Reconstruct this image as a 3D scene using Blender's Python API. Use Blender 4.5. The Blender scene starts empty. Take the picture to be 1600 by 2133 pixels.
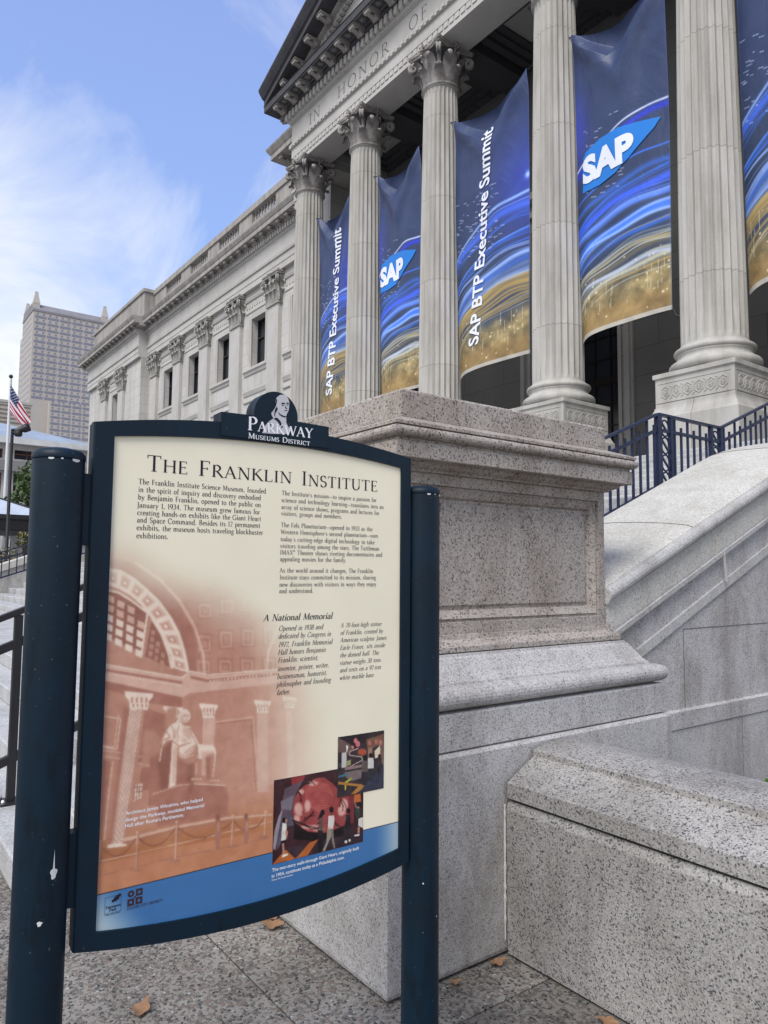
import bpy, bmesh, math, random
import numpy as np
from mathutils import Vector, Matrix
R = math.radians
PI = math.pi
S = bpy.context.scene
COL = S.collection
random.seed(7)
rng = np.random.default_rng(11)

# ------------------------------------------------------------------ camera
cam_d = bpy.data.cameras.new("camera")
cam = bpy.data.objects.new("camera", cam_d)
COL.objects.link(cam)
yaw, pitch, roll = R(53.3474), R(4.56526), R(0.483845)
Fw = Vector((-math.sin(yaw) * math.cos(pitch), math.cos(yaw) * math.cos(pitch), math.sin(pitch)))
Rt = Vector((math.cos(yaw), math.sin(yaw), 0))
Up = Rt.cross(Fw)
R2 = Rt * math.cos(roll) + Up * math.sin(roll)
U2 = -Rt * math.sin(roll) + Up * math.cos(roll)
mw = Matrix((R2, U2, -Fw)).transposed().to_4x4()
mw.translation = Vector((0, 0, 1.5))
cam.matrix_world = mw
cam_d.sensor_fit = 'VERTICAL'
cam_d.sensor_height = 24
cam_d.lens = 1523.52 / 2133 * 24
cam_d.clip_start = 0.05
cam_d.clip_end = 5000
S.camera = cam

# ------------------------------------------------------------------ sky and sun
SUN_EL, SUN_AZ = R(50), R(152)          # azimuth from +Y towards +X
W = bpy.data.worlds.new("World")
S.world = W
W.use_nodes = True
nt = W.node_tree
nt.nodes.clear()


def nd(t, kind, **kw):
    n = t.nodes.new(kind)
    for k, v in kw.items():
        if k.startswith('i_'):
            key = k[2:]
            n.inputs[int(key) if key.isdigit() else key].default_value = v
        else:
            setattr(n, k, v)
    return n


def ramp(t, stops, interp='LINEAR'):
    n = t.nodes.new('ShaderNodeValToRGB')
    cr = n.color_ramp
    cr.interpolation = interp
    while len(cr.elements) < len(stops):
        cr.elements.new(0.5)
    for e, (p, c) in zip(cr.elements, stops):
        e.position = p
        e.color = (*c, 1) if len(c) == 3 else c
    return n


L_ = nt.links.new
out = nd(nt, 'ShaderNodeOutputWorld')
bg = nd(nt, 'ShaderNodeBackground', i_Strength=0.1)
sky = nd(nt, 'ShaderNodeTexSky', sky_type='NISHITA', sun_disc=False, sun_elevation=SUN_EL, sun_rotation=SUN_AZ)
sky.altitude = 20
sky.air_density = 1.0
sky.dust_density = 1.5
tc = nd(nt, 'ShaderNodeTexCoord')
sep = nd(nt, 'ShaderNodeSeparateXYZ')
L_(tc.outputs['Generated'], sep.inputs[0])
# thin high cloud: noise looked up on a plane above (direction / height)
zc = nd(nt, 'ShaderNodeMath', operation='MAXIMUM', i_1=0.02)
L_(sep.outputs['Z'], zc.inputs[0])
za = nd(nt, 'ShaderNodeMath', operation='ADD', i_1=0.22)
L_(zc.outputs[0], za.inputs[0])
dv = nd(nt, 'ShaderNodeVectorMath', operation='DIVIDE')
cz = nd(nt, 'ShaderNodeCombineXYZ')
for k in 'XYZ':
    L_(za.outputs[0], cz.inputs[k])
L_(tc.outputs['Generated'], dv.inputs[0])
L_(cz.outputs[0], dv.inputs[1])
mp = nd(nt, 'ShaderNodeMapping')
mp.inputs['Scale'].default_value = (1.05, 1.9, 1)
mp.inputs['Rotation'].default_value = (0, 0, R(38))
mp.inputs['Location'].default_value = (7.7, 4.1, 0)
L_(dv.outputs[0], mp.inputs[0])
n1 = nd(nt, 'ShaderNodeTexNoise', i_Scale=1.35, i_Detail=11.0, i_Roughness=0.62, i_Distortion=0.6)
L_(mp.outputs[0], n1.inputs['Vector'])
n2 = nd(nt, 'ShaderNodeTexNoise', i_Scale=0.75, i_Detail=4.0, i_Roughness=0.5)
L_(mp.outputs[0], n2.inputs['Vector'])
cl = ramp(nt, [(0.46, (0, 0, 0)), (0.60, (0.45, 0.45, 0.45)), (0.76, (1, 1, 1))])
ad = nd(nt, 'ShaderNodeMath', operation='MULTIPLY_ADD', i_1=0.75)
L_(n1.outputs[0], ad.inputs[0])
m05 = nd(nt, 'ShaderNodeMath', operation='MULTIPLY', i_1=0.25)
L_(n2.outputs[0], m05.inputs[0])
L_(m05.outputs[0], ad.inputs[2])
# more cloud towards the horizon and towards -X
hz = nd(nt, 'ShaderNodeMapRange', i_1=0.05, i_2=0.54, i_3=0.38, i_4=-0.045)
L_(sep.outputs['Z'], hz.inputs[0])
wx = nd(nt, 'ShaderNodeMapRange', i_1=-1.0, i_2=-0.55, i_3=0.06, i_4=0.0)
wy = nd(nt, 'ShaderNodeMapRange', i_1=-0.05, i_2=0.26, i_3=0.13, i_4=-0.01)
L_(sep.outputs['Y'], wy.inputs[0])
L_(sep.outputs['X'], wx.inputs[0])
a1 = nd(nt, 'ShaderNodeMath', operation='ADD')
L_(ad.outputs[0], a1.inputs[0]); L_(hz.outputs[0], a1.inputs[1])
a2 = nd(nt, 'ShaderNodeMath', operation='ADD')
L_(a1.outputs[0], a2.inputs[0]); L_(wy.outputs[0], a2.inputs[1])
L_(a2.outputs[0], cl.inputs[0])
# pale blue veil over the clear sky, then cloud
veil = nd(nt, 'ShaderNodeMix', data_type='RGBA')
veil.inputs[0].default_value = 0.82
zr = nd(nt, 'ShaderNodeMapRange', i_1=0.10, i_2=0.75)
L_(sep.outputs['Z'], zr.inputs[0])
vr = ramp(nt, [(0.0, (0.55, 0.74, 1.02)), (0.35, (0.36, 0.55, 1.03)), (1.0, (0.29, 0.40, 0.84))])
L_(zr.outputs[0], vr.inputs[0])
vs = nd(nt, 'ShaderNodeVectorMath', operation='SCALE')
vs.inputs['Scale'].default_value = 6.5
L_(vr.outputs[0], vs.inputs[0])
L_(sky.outputs[0], veil.inputs[6]); L_(vs.outputs[0], veil.inputs[7])
cm = nd(nt, 'ShaderNodeMix', data_type='RGBA')
cm.inputs[7].default_value = (6.1, 6.3, 6.6, 1)
L_(cl.outputs[0], cm.inputs[0]); L_(veil.outputs[2], cm.inputs[6])
L_(cm.outputs[2], bg.inputs[0]); L_(bg.outputs[0], out.inputs[0])

sl = bpy.data.lights.new("sun", 'SUN')
sl.energy = 2.05
sl.angle = R(30)
sl.color = (1.0, 0.97, 0.92)
so = bpy.data.objects.new("sun", sl)
COL.objects.link(so)
sd = Vector((math.sin(SUN_AZ) * math.cos(SUN_EL), math.cos(SUN_AZ) * math.cos(SUN_EL), math.sin(SUN_EL)))
so.rotation_euler = sd.to_track_quat('Z', 'Y').to_euler()
so.location = (0, -20, 40)
S.view_settings.view_transform = 'Standard'
S.view_settings.look = 'None'
S.view_settings.exposure = 0.70
S.view_settings.gamma = 1.0


# ------------------------------------------------------------------ helpers
class MB:
    def __init__(self):
        self.v = []
        self.f = []
        self.smooth = set()

    def add(self, vs, fs, smooth=False):
        o = len(self.v)
        self.v += [tuple(p) for p in vs]
        for f in fs:
            if smooth:
                self.smooth.add(len(self.f))
            self.f.append(tuple(i + o for i in f))

    def box(self, x0, x1, y0, y1, z0, z1):
        self.add([(x0, y0, z0), (x1, y0, z0), (x1, y1, z0), (x0, y1, z0), (x0, y0, z1), (x1, y0, z1), (x1, y1, z1), (x0, y1, z1)],
                 [(3, 2, 1, 0), (4, 5, 6, 7), (0, 1, 5, 4), (1, 2, 6, 5), (2, 3, 7, 6), (3, 0, 4, 7)])

    def beam(self, a, b, w, h, up=(0, 0, 1)):
        a = Vector(a); b = Vector(b)
        d = (b - a).normalized()
        s = d.cross(Vector(up)).normalized()
        u = s.cross(d)
        vs = []
        for p in (a, b):
            for i, j in ((-1, -1), (1, -1), (1, 1), (-1, 1)):
                vs.append(p + s * (i * w / 2) + u * (j * h / 2))
        self.add(vs, [(3, 2, 1, 0), (4, 5, 6, 7), (0, 1, 5, 4), (1, 2, 6, 5), (2, 3, 7, 6), (3, 0, 4, 7)])

    def ext(self, prof, axis, a, b, cap=True):
        """closed profile polygon extruded; axis 'x': prof=(y,z); axis 'y': prof=(x,z); axis 'z': prof=(x,y)"""
        def P(p, t):
            return {'x': (t, p[0], p[1]), 'y': (p[0], t, p[1]), 'z': (p[0], p[1], t)}[axis]
        n = len(prof)
        vs = [P(p, a) for p in prof] + [P(p, b) for p in prof]
        fs = [(i, (i + 1) % n, n + (i + 1) % n, n + i) for i in range(n)]
        if cap:
            fs += [tuple(range(n - 1, -1, -1)), tuple(range(n, 2 * n))]
        self.add(vs, fs)

    def frames(self, prof, mats, smooth=False, cap=True, closed=True):
        """profile of local 2D points swept over a list of (origin, U, V)"""
        n = len(prof)
        vs = []
        for o, u, v in mats:
            o = Vector(o); u = Vector(u); v = Vector(v)
            vs += [o + u * p[0] + v * p[1] for p in prof]
        fs = []
        for k in range(len(mats) - 1):
            for i in range(n if closed else n - 1):
                j = (i + 1) % n
                fs.append((k * n + i, k * n + j, (k + 1) * n + j, (k + 1) * n + i))
        self.add(vs, fs, smooth)
        if cap and closed:
            self.add(vs[:n], [tuple(range(n - 1, -1, -1))])
            self.add(vs[-n:], [tuple(range(n))])

    def tube(self, pts, r, n=8, smooth=True, cap=True):
        pts = [Vector(p) for p in pts]
        rs = r if isinstance(r, (list, tuple)) else [r] * len(pts)
        mats = []
        u = None
        for i, p in enumerate(pts):
            d = (pts[min(i + 1, len(pts) - 1)] - pts[max(i - 1, 0)]).normalized()
            if u is None:
                u = d.orthogonal().normalized()
            else:
                u = (u - d * u.dot(d)).normalized()
            v = d.cross(u)
            mats.append((p, u * rs[i], v * rs[i]))
        prof = [(math.cos(2 * PI * k / n), math.sin(2 * PI * k / n)) for k in range(n)]
        self.frames(prof, mats, smooth, cap)

    def lathe(self, prof, n=32, c=(0, 0), smooth=True, rad=None, cap=True):
        """prof [(r,z)]; rad(theta, k) optional multiplier"""
        vs = []
        for k, (r, z) in enumerate(prof):
            for i in range(n):
                t = 2 * PI * i / n
                rr = r * (rad(t, k) if rad else 1)
                vs.append((c[0] + rr * math.cos(t), c[1] + rr * math.sin(t), z))
        fs = []
        for k in range(len(prof) - 1):
            for i in range(n):
                j = (i + 1) % n
                fs.append((k * n + i, k * n + j, (k + 1) * n + j, (k + 1) * n + i))
        self.add(vs, fs, smooth)
        if cap:
            m = len(prof) - 1
            self.add(vs[:n], [tuple(range(n - 1, -1, -1))])
            self.add(vs[m * n:], [tuple(range(n))])

    def loops(self, prof, hx, hy, cx, cy, smooth=False):
        """square moulded block: prof [(projection, z)] round a rectangle of half sizes hx, hy"""
        vs = []
        for p, z in prof:
            a, b = hx + p, hy + p
            vs += [(cx - a, cy - b, z), (cx + a, cy - b, z), (cx + a, cy + b, z), (cx - a, cy + b, z)]
        fs = []
        for k in range(len(prof) - 1):
            for i in range(4):
                j = (i + 1) % 4
                fs.append((k * 4 + i, k * 4 + j, k * 4 + 4 + j, k * 4 + 4 + i))
        m = len(prof) - 1
        fs += [(3, 2, 1, 0), (m * 4, m * 4 + 1, m * 4 + 2, m * 4 + 3)]
        self.add(vs, fs, smooth)

    def build(self, name, mat, parent=None, bevel=0.0, auto=None):
        me = bpy.data.meshes.new(name)
        me.from_pydata(self.v, [], self.f)
        if self.smooth:
            sm = [i in self.smooth for i in range(len(self.f))]
            me.polygons.foreach_set('use_smooth', sm)
        bm = bmesh.new()
        bm.from_mesh(me)
        bmesh.ops.recalc_face_normals(bm, faces=bm.faces)
        bm.to_mesh(me)
        bm.free()
        for m in (mat if isinstance(mat, (list, tuple)) else [mat]):
            me.materials.append(m)
        me.update()
        o = bpy.data.objects.new(name, me)
        COL.objects.link(o)
        if parent is not None:
            o.parent = parent
        if bevel:
            md = o.modifiers.new('bevel', 'BEVEL')
            md.width = bevel
            md.segments = 2
            md.limit_method = 'ANGLE'
            md.angle_limit = R(40)
        return o


def thing(name, label, cat, loc=(0, 0, 0), rz=0.0, group=None):
    o = bpy.data.objects.new(name, None)
    o.empty_display_size = 0.2
    COL.objects.link(o)
    o.location = loc
    o.rotation_euler = (0, 0, rz)
    return tag(o, label, cat, group)


def tag(o, label, cat, group=None):
    o['label'] = label
    o['category'] = cat
    if group:
        o['group'] = group
    return o


def struct(o, kind='structure'):
    o['kind'] = kind
    return o


def copy_tree(o, parent=None):
    c = o.copy()
    COL.objects.link(c)
    if parent is not None:
        c.parent = parent
    for ch in list(o.children):
        copy_tree(ch, c)
    return c


# ------------------------------------------------------------------ materials
def newmat(name):
    m = bpy.data.materials.new(name)
    m.use_nodes = True
    t = m.node_tree
    b = t.nodes['Principled BSDF']
    return m, t, b


def flat(name, c, rough=0.6, metal=0.0, spec=0.5, emit=None):
    m, t, b = newmat(name)
    b.inputs['Base Color'].default_value = (*c, 1)
    b.inputs['Roughness'].default_value = rough
    b.inputs['Metallic'].default_value = metal
    b.inputs['Specular IOR Level'].default_value = spec
    if emit:
        b.inputs['Emission Color'].default_value = (*emit[0], 1)
        b.inputs['Emission Strength'].default_value = emit[1]
    return m


def mixc(t, fac, a, b):
    n = nd(t, 'ShaderNodeMix', data_type='RGBA')
    for sock, v in ((0, fac), (6, a), (7, b)):
        if isinstance(v, (int, float)):
            n.inputs[sock].default_value = v
        elif isinstance(v, tuple):
            n.inputs[sock].default_value = (*v, 1)
        else:
            t.links.new(v, n.inputs[sock])
    return n.outputs[2]


def bump(t, b, height, strength=0.3, dist=0.01):
    n = nd(t, 'ShaderNodeBump', i_Strength=strength, i_Distance=dist)
    t.links.new(height, n.inputs['Height'])
    t.links.new(n.outputs[0], b.inputs['Normal'])


def granite(name, base, dark, light, sc=190.0, amt=0.5, rough=0.75, stain=(0.75, 0.7, 0.66), stain_amt=0.5, bs=0.25, warm=None):
    m, t, b = newmat(name)
    tc = nd(t, 'ShaderNodeTexCoord')
    co = tc.outputs['Object']
    v = nd(t, 'ShaderNodeTexNoise', i_Scale=sc, i_Detail=3.0, i_Roughness=0.65)
    t.links.new(co, v.inputs['Vector'])
    r1 = ramp(t, [(0.385, (1, 1, 1)), (0.44, (0, 0, 0))])
    t.links.new(v.outputs[0], r1.inputs[0])
    v2 = nd(t, 'ShaderNodeTexNoise', i_Scale=sc * 0.62, i_Detail=4.0, i_Roughness=0.7)
    mp = nd(t, 'ShaderNodeMapping')
    mp.inputs['Location'].default_value = (3.1, 7.7, 1.3)
    t.links.new(co, mp.inputs[0]); t.links.new(mp.outputs[0], v2.inputs['Vector'])
        # crystal grains: distorted cells, a few of them dark, some pale
    wv = nd(t, 'ShaderNodeVectorMath', operation='MULTIPLY_ADD')
    wv.inputs[1].default_value = (.9 / sc,) * 3
    t.links.new(v2.outputs['Color'], wv.inputs[0]); t.links.new(co, wv.inputs[2])
    v3 = nd(t, 'ShaderNodeTexVoronoi', i_Scale=sc * 1.25)
    t.links.new(wv.outputs[0], v3.inputs['Vector'])
    sp = nd(t, 'ShaderNodeSeparateColor')
    t.links.new(v3.outputs['Color'], sp.inputs[0])
    md_ = tuple(x * .62 for x in base)
    gr = ramp(t, [(0.0, (1, 1, 1)), (.10, (1, 1, 1)), (.13, (.45, .45, .45)), (.30, (.30, .30, .30)), (.40, (0, 0, 0))])
    t.links.new(sp.outputs[0], gr.inputs[0])
    c = mixc(t, sp.outputs[1], base, light)
    mx = nd(t, 'ShaderNodeMath', operation='MULTIPLY', i_1=.55)
    t.links.new(r1.outputs[0], mx.inputs[0])
    my = nd(t, 'ShaderNodeMath', operation='MAXIMUM')
    t.links.new(mx.outputs[0], my.inputs[0]); t.links.new(gr.outputs[0], my.inputs[1])
    mm = nd(t, 'ShaderNodeMath', operation='MULTIPLY', i_1=amt)
    t.links.new(my.outputs[0], mm.inputs[0])
    c = mixc(t, mm.outputs[0], c, dark)
    st = nd(t, 'ShaderNodeTexNoise', i_Scale=3.4, i_Detail=8.0, i_Roughness=0.66, i_Distortion=.4)
    sm = nd(t, 'ShaderNodeMapping')
    sm.inputs['Scale'].default_value = (1.0, 1.0, .42)
    t.links.new(co, sm.inputs[0]); t.links.new(sm.outputs[0], st.inputs['Vector'])
    r3 = ramp(t, [(0.44, (0, 0, 0)), (0.62, (1, 1, 1))])
    t.links.new(st.outputs[0], r3.inputs[0])
    ms = nd(t, 'ShaderNodeMath', operation='MULTIPLY', i_1=stain_amt)
    t.links.new(r3.outputs[0], ms.inputs[0])
    mul = nd(t, 'ShaderNodeMix', data_type='RGBA', blend_type='MULTIPLY')
    t.links.new(ms.outputs[0], mul.inputs[0]); t.links.new(c, mul.inputs[6])
    mul.inputs[7].default_value = (*stain, 1)
    t.links.new(mul.outputs[2], b.inputs['Base Color'])
    b.inputs['Roughness'].default_value = rough
    b.inputs['Specular IOR Level'].default_value = 0.35
    bump(t, b, v.outputs[0], bs, 0.004)
    return m


def stone(name, base, var=0.12, joints=None, dirt=(0.5, 0.47, 0.45), dirt_amt=0.5, dscale=0.8, rough=0.85, bs=0.15, fine=30.0, streak=False):
    m, t, b = newmat(name)
    tc = nd(t, 'ShaderNodeTexCoord')
    co = tc.outputs['Object']
    n = nd(t, 'ShaderNodeTexNoise', i_Scale=fine, i_Detail=6.0, i_Roughness=0.7)
    t.links.new(co, n.inputs['Vector'])
    lo = tuple(x * (1 - var) for x in base)
    hi = tuple(min(1, x * (1 + var)) for x in base)
    c = mixc(t, n.outputs[0], lo, hi)
    d = nd(t, 'ShaderNodeTexNoise', i_Scale=dscale, i_Detail=8.0, i_Roughness=0.65)
    if streak:
        mp = nd(t, 'ShaderNodeMapping')
        mp.inputs['Scale'].default_value = (1.6, 1.6, 0.25)
        t.links.new(co, mp.inputs[0]); t.links.new(mp.outputs[0], d.inputs['Vector'])
    else:
        t.links.new(co, d.inputs['Vector'])
    r = ramp(t, [(0.42, (0, 0, 0)), (0.75, (1, 1, 1))])
    t.links.new(d.outputs[0], r.inputs[0])
    ms = nd(t, 'ShaderNodeMath', operation='MULTIPLY', i_1=dirt_amt)
    t.links.new(r.outputs[0], ms.inputs[0])
    mul = nd(t, 'ShaderNodeMix', data_type='RGBA', blend_type='MULTIPLY')
    t.links.new(ms.outputs[0], mul.inputs[0]); t.links.new(c, mul.inputs[6])
    mul.inputs[7].default_value = (*dirt, 1)
    c = mul.outputs[2]
    if joints:
        w, h, ax = joints
        sp = nd(t, 'ShaderNodeSeparateXYZ')
        cb = nd(t, 'ShaderNodeCombineXYZ')
        t.links.new(co, sp.inputs[0])
        t.links.new(sp.outputs[ax], cb.inputs['X']); t.links.new(sp.outputs['Z'], cb.inputs['Y'])
        br = nd(t, 'ShaderNodeTexBrick', offset=0.5, i_Scale=1.0)
        br.inputs['Color1'].default_value = (1, 1, 1, 1)
        br.inputs['Color2'].default_value = (0.93, 0.93, 0.92, 1)
        br.inputs['Mortar'].default_value = (0.62, 0.60, 0.57, 1)
        br.inputs['Mortar Size'].default_value = 0.009
        br.inputs['Brick Width'].default_value = w
        br.inputs['Row Height'].default_value = h
        t.links.new(cb.outputs[0], br.inputs['Vector'])
        m2 = nd(t, 'ShaderNodeMix', data_type='RGBA', blend_type='MULTIPLY')
        m2.inputs[0].default_value = 1.0
        t.links.new(c, m2.inputs[6]); t.links.new(br.outputs['Color'], m2.inputs[7])
        c = m2.outputs[2]
    t.links.new(c, b.inputs['Base Color'])
    b.inputs['Roughness'].default_value = rough
    b.inputs['Specular IOR Level'].default_value = 0.25
    bump(t, b, n.outputs[0], bs, 0.01)
    return m


def paint(name, c, rough=0.42, wear=0.35, sc=6.0):
    m, t, b = newmat(name)
    tc = nd(t, 'ShaderNodeTexCoord')
    co = tc.outputs['Object']
    n = nd(t, 'ShaderNodeTexNoise', i_Scale=sc, i_Detail=8.0, i_Roughness=0.7)
    t.links.new(co, n.inputs['Vector'])
    r = ramp(t, [(0.40, (1, 1, 1)), (0.70, (1 - wear,) * 3)])
    t.links.new(n.outputs[0], r.inputs[0])
    mul = nd(t, 'ShaderNodeMix', data_type='RGBA', blend_type='MULTIPLY')
    mul.inputs[0].default_value = 1.0
    mul.inputs[6].default_value = (*c, 1)
    t.links.new(r.outputs[0], mul.inputs[7])
    sp = nd(t, 'ShaderNodeTexNoise', i_Scale=sc * 9, i_Detail=3.0)
    t.links.new(co, sp.inputs['Vector'])
    r2 = ramp(t, [(0.70, (0, 0, 0)), (0.715, (1, 1, 1))])
    t.links.new(sp.outputs[0], r2.inputs[0])
    mm = nd(t, 'ShaderNodeMath', operation='MULTIPLY', i_1=0.5)
    t.links.new(r2.outputs[0], mm.inputs[0])
    c2 = mixc(t, mm.outputs[0], mul.outputs[2], tuple(x * 0.55 for x in c))
    t.links.new(c2, b.inputs['Base Color'])
    mp = nd(t, 'ShaderNodeMapping')
    mp.inputs['Scale'].default_value = (9, 9, 2.2)
    t.links.new(co, mp.inputs[0])
    sm = nd(t, 'ShaderNodeTexNoise', i_Scale=2.6, i_Detail=9.0, i_Roughness=0.75)
    t.links.new(mp.outputs[0], sm.inputs['Vector'])
    r4 = ramp(t, [(0.55, (0, 0, 0)), (0.60, (.55, .55, .55)), (0.75, (1, 1, 1))])
    t.links.new(sm.outputs[0], r4.inputs[0])
    c2 = mixc(t, r4.outputs[0], c2, tuple(x * 0.35 for x in c))
    du = nd(t, 'ShaderNodeTexNoise', i_Scale=160.0, i_Detail=2.0)
    t.links.new(co, du.inputs['Vector'])
    r5 = ramp(t, [(0.735, (0, 0, 0)), (0.76, (.5, .5, .5))])
    t.links.new(du.outputs[0], r5.inputs[0])
    c2 = mixc(t, r5.outputs[0], c2, (.20, .21, .21))
    t.links.new(c2, b.inputs['Base Color'])
    rr = nd(t, 'ShaderNodeMapRange', i_3=rough - 0.08, i_4=rough + 0.18)
    t.links.new(n.outputs[0], rr.inputs[0]); t.links.new(rr.outputs[0], b.inputs['Roughness'])
    b.inputs['Specular IOR Level'].default_value = 0.28
    bump(t, b, n.outputs[0], 0.06, 0.003)
    return m


def vcol(name, rough=0.5, spec=0.4, bumpn=None):
    m, t, b = newmat(name)
    a = nd(t, 'ShaderNodeVertexColor', layer_name='print')
    t.links.new(a.outputs[0], b.inputs['Base Color'])
    b.inputs['Roughness'].default_value = rough
    b.inputs['Specular IOR Level'].default_value = spec
    if bumpn:
        tc = nd(t, 'ShaderNodeTexCoord')
        mp = nd(t, 'ShaderNodeMapping')
        mp.inputs['Scale'].default_value = (1.0, 1.0, .55)
        mp.inputs['Rotation'].default_value = (0, R(25), 0)
        t.links.new(tc.outputs['Object'], mp.inputs[0])
        n = nd(t, 'ShaderNodeTexNoise', i_Scale=bumpn, i_Detail=5.0, i_Roughness=0.6, i_Distortion=1.2)
        t.links.new(mp.outputs[0], n.inputs['Vector'])
        bump(t, b, n.outputs[0], .5, .08)
    return m


def lin(c):
    c = np.asarray(c, float) / 255.0
    return np.where(c <= 0.04045, c / 12.92, ((c + 0.055) / 1.055) ** 2.4)


def grid_mesh(name, P, C, mat, parent=None, smooth=True):
    """P (h,w,3) positions, C (h,w,3) linear colours -> one mesh with a 'print' colour attribute"""
    h, w = P.shape[:2]
    me = bpy.data.meshes.new(name)
    idx = np.arange(h * w).reshape(h, w)
    q = np.stack([idx[:-1, :-1], idx[:-1, 1:], idx[1:, 1:], idx[1:, :-1]], -1).reshape(-1, 4)
    me.vertices.add(h * w)
    me.vertices.foreach_set('co', P.reshape(-1).astype(np.float32))
    me.loops.add(q.size)
    me.loops.foreach_set('vertex_index', q.reshape(-1).astype(np.int32))
    me.polygons.add(len(q))
    me.polygons.foreach_set('loop_start', np.arange(0, q.size, 4, dtype=np.int32))
    me.polygons.foreach_set('loop_total', np.full(len(q), 4, dtype=np.int32))
    if smooth:
        me.polygons.foreach_set('use_smooth', np.ones(len(q), dtype=bool))
    ca = me.color_attributes.new('print', 'FLOAT_COLOR', 'POINT')
    ca.data.foreach_set('color', np.concatenate([C, np.ones((h, w, 1))], -1).reshape(-1).astype(np.float32))
    me.update(calc_edges=True)
    me.validate()
    me.materials.append(mat)
    o = bpy.data.objects.new(name, me)
    COL.objects.link(o)
    if parent is not None:
        o.parent = parent
    return o


LIME = (0.40, 0.385, 0.36)
M_wall = stone('limestone_wall', (0.545, 0.53, 0.505), joints=(1.9, 0.62, 'X'), dirt=(0.62, 0.60, 0.575), dirt_amt=0.75, streak=True)
M_lime = stone('limestone', (0.49, 0.475, 0.45), dirt=(0.68, 0.66, 0.63), dirt_amt=0.6)
M_trim = stone('limestone_trim', (0.36, 0.34, 0.315), dirt=(0.42, 0.41, 0.41), dirt_amt=0.8, dscale=1.6, streak=True)
M_col = stone('limestone_column', (0.46, 0.445, 0.418), joints=(50.0, 2.27, 'X'), dirt=(0.50, 0.48, 0.45), dirt_amt=0.75, dscale=1.7, streak=True)
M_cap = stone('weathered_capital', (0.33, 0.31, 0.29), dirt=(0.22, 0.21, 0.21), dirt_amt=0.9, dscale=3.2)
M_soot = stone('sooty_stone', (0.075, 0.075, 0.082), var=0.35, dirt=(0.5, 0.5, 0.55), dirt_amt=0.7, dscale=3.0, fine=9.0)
M_sootlite = stone('stained_soffit', (0.20, 0.19, 0.185), var=0.25, dirt=(0.35, 0.34, 0.34), dirt_amt=0.8, dscale=2.0)
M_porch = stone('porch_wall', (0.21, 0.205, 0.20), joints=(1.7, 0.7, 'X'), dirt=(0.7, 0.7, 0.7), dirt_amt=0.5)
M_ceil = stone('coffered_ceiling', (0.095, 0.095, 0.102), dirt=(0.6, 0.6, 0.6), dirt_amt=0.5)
M_gran = granite('brown_granite', (0.35, 0.318, 0.285), (0.035, 0.032, 0.03), (0.45, 0.395, 0.35), sc=112, amt=0.74, stain=(0.58, 0.52, 0.47))
M_gran2 = granite('pedestal_base_granite', (0.425, 0.412, 0.40), (0.08, 0.08, 0.085), (0.53, 0.515, 0.50), sc=165, amt=0.68, stain=(0.60, 0.56, 0.53), stain_amt=0.75)
M_gran3 = granite('bluish_granite', (0.31, 0.298, 0.282), (0.022, 0.026, 0.042), (0.42, 0.40, 0.375), sc=158, amt=0.84, stain=(0.62, 0.60, 0.58), stain_amt=0.7)
M_coping = granite('pale_granite', (0.47, 0.455, 0.41), (0.17, 0.165, 0.15), (0.60, 0.58, 0.53), sc=110, amt=0.5, stain=(0.72, 0.71, 0.68), stain_amt=0.5)
M_roll = granite('moulding_granite', (0.40, 0.39, 0.375), (0.13, 0.13, 0.13), (0.50, 0.49, 0.47), sc=140, amt=0.55, stain=(0.66, 0.64, 0.62), stain_amt=0.7)
M_step = granite('step_granite', (0.42, 0.42, 0.42), (0.15, 0.15, 0.16), (0.54, 0.54, 0.54), sc=105, amt=0.5, stain=(0.70, 0.69, 0.68), stain_amt=0.7)
M_sign = paint('teal_sign_paint', (0.0004, 0.0120, 0.0255), rough=0.46)
M_rail = paint('navy_railing_paint', (0.013, 0.022, 0.060), rough=0.38)
M_iron = flat('black_iron', (0.012, 0.012, 0.015), 0.5)
M_ink = flat('dark_ink', (0.010, 0.009, 0.020), 0.5, spec=0.3)
M_white = flat('white_print', (0.80, 0.80, 0.82), 0.5, spec=0.3)
M_dark = flat('window_dark', (0.016, 0.02, 0.026), 0.18)
M_joint = flat('mortar_pale', (0.50, 0.48, 0.44), 0.9)
M_gap = flat('joint_dark', (0.03, 0.028, 0.026), 0.95)
M_steel = flat('galvanised_bolt', (0.45, 0.45, 0.46), 0.35, metal=0.9)
M_chip = flat('bare_chip', (0.62, 0.63, 0.62), 0.6)

# ------------------------------------------------------------------ lettering: a small hand-made serif alphabet
def _arc(cx, cy, rx, ry, a0, a1):
    n = max(5, int(abs(a1 - a0) / 22))
    return [(cx + rx * math.cos(R(a0 + (a1 - a0) * i / n)), cy + ry * math.sin(R(a0 + (a1 - a0) * i / n))) for i in range(n + 1)]


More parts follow.
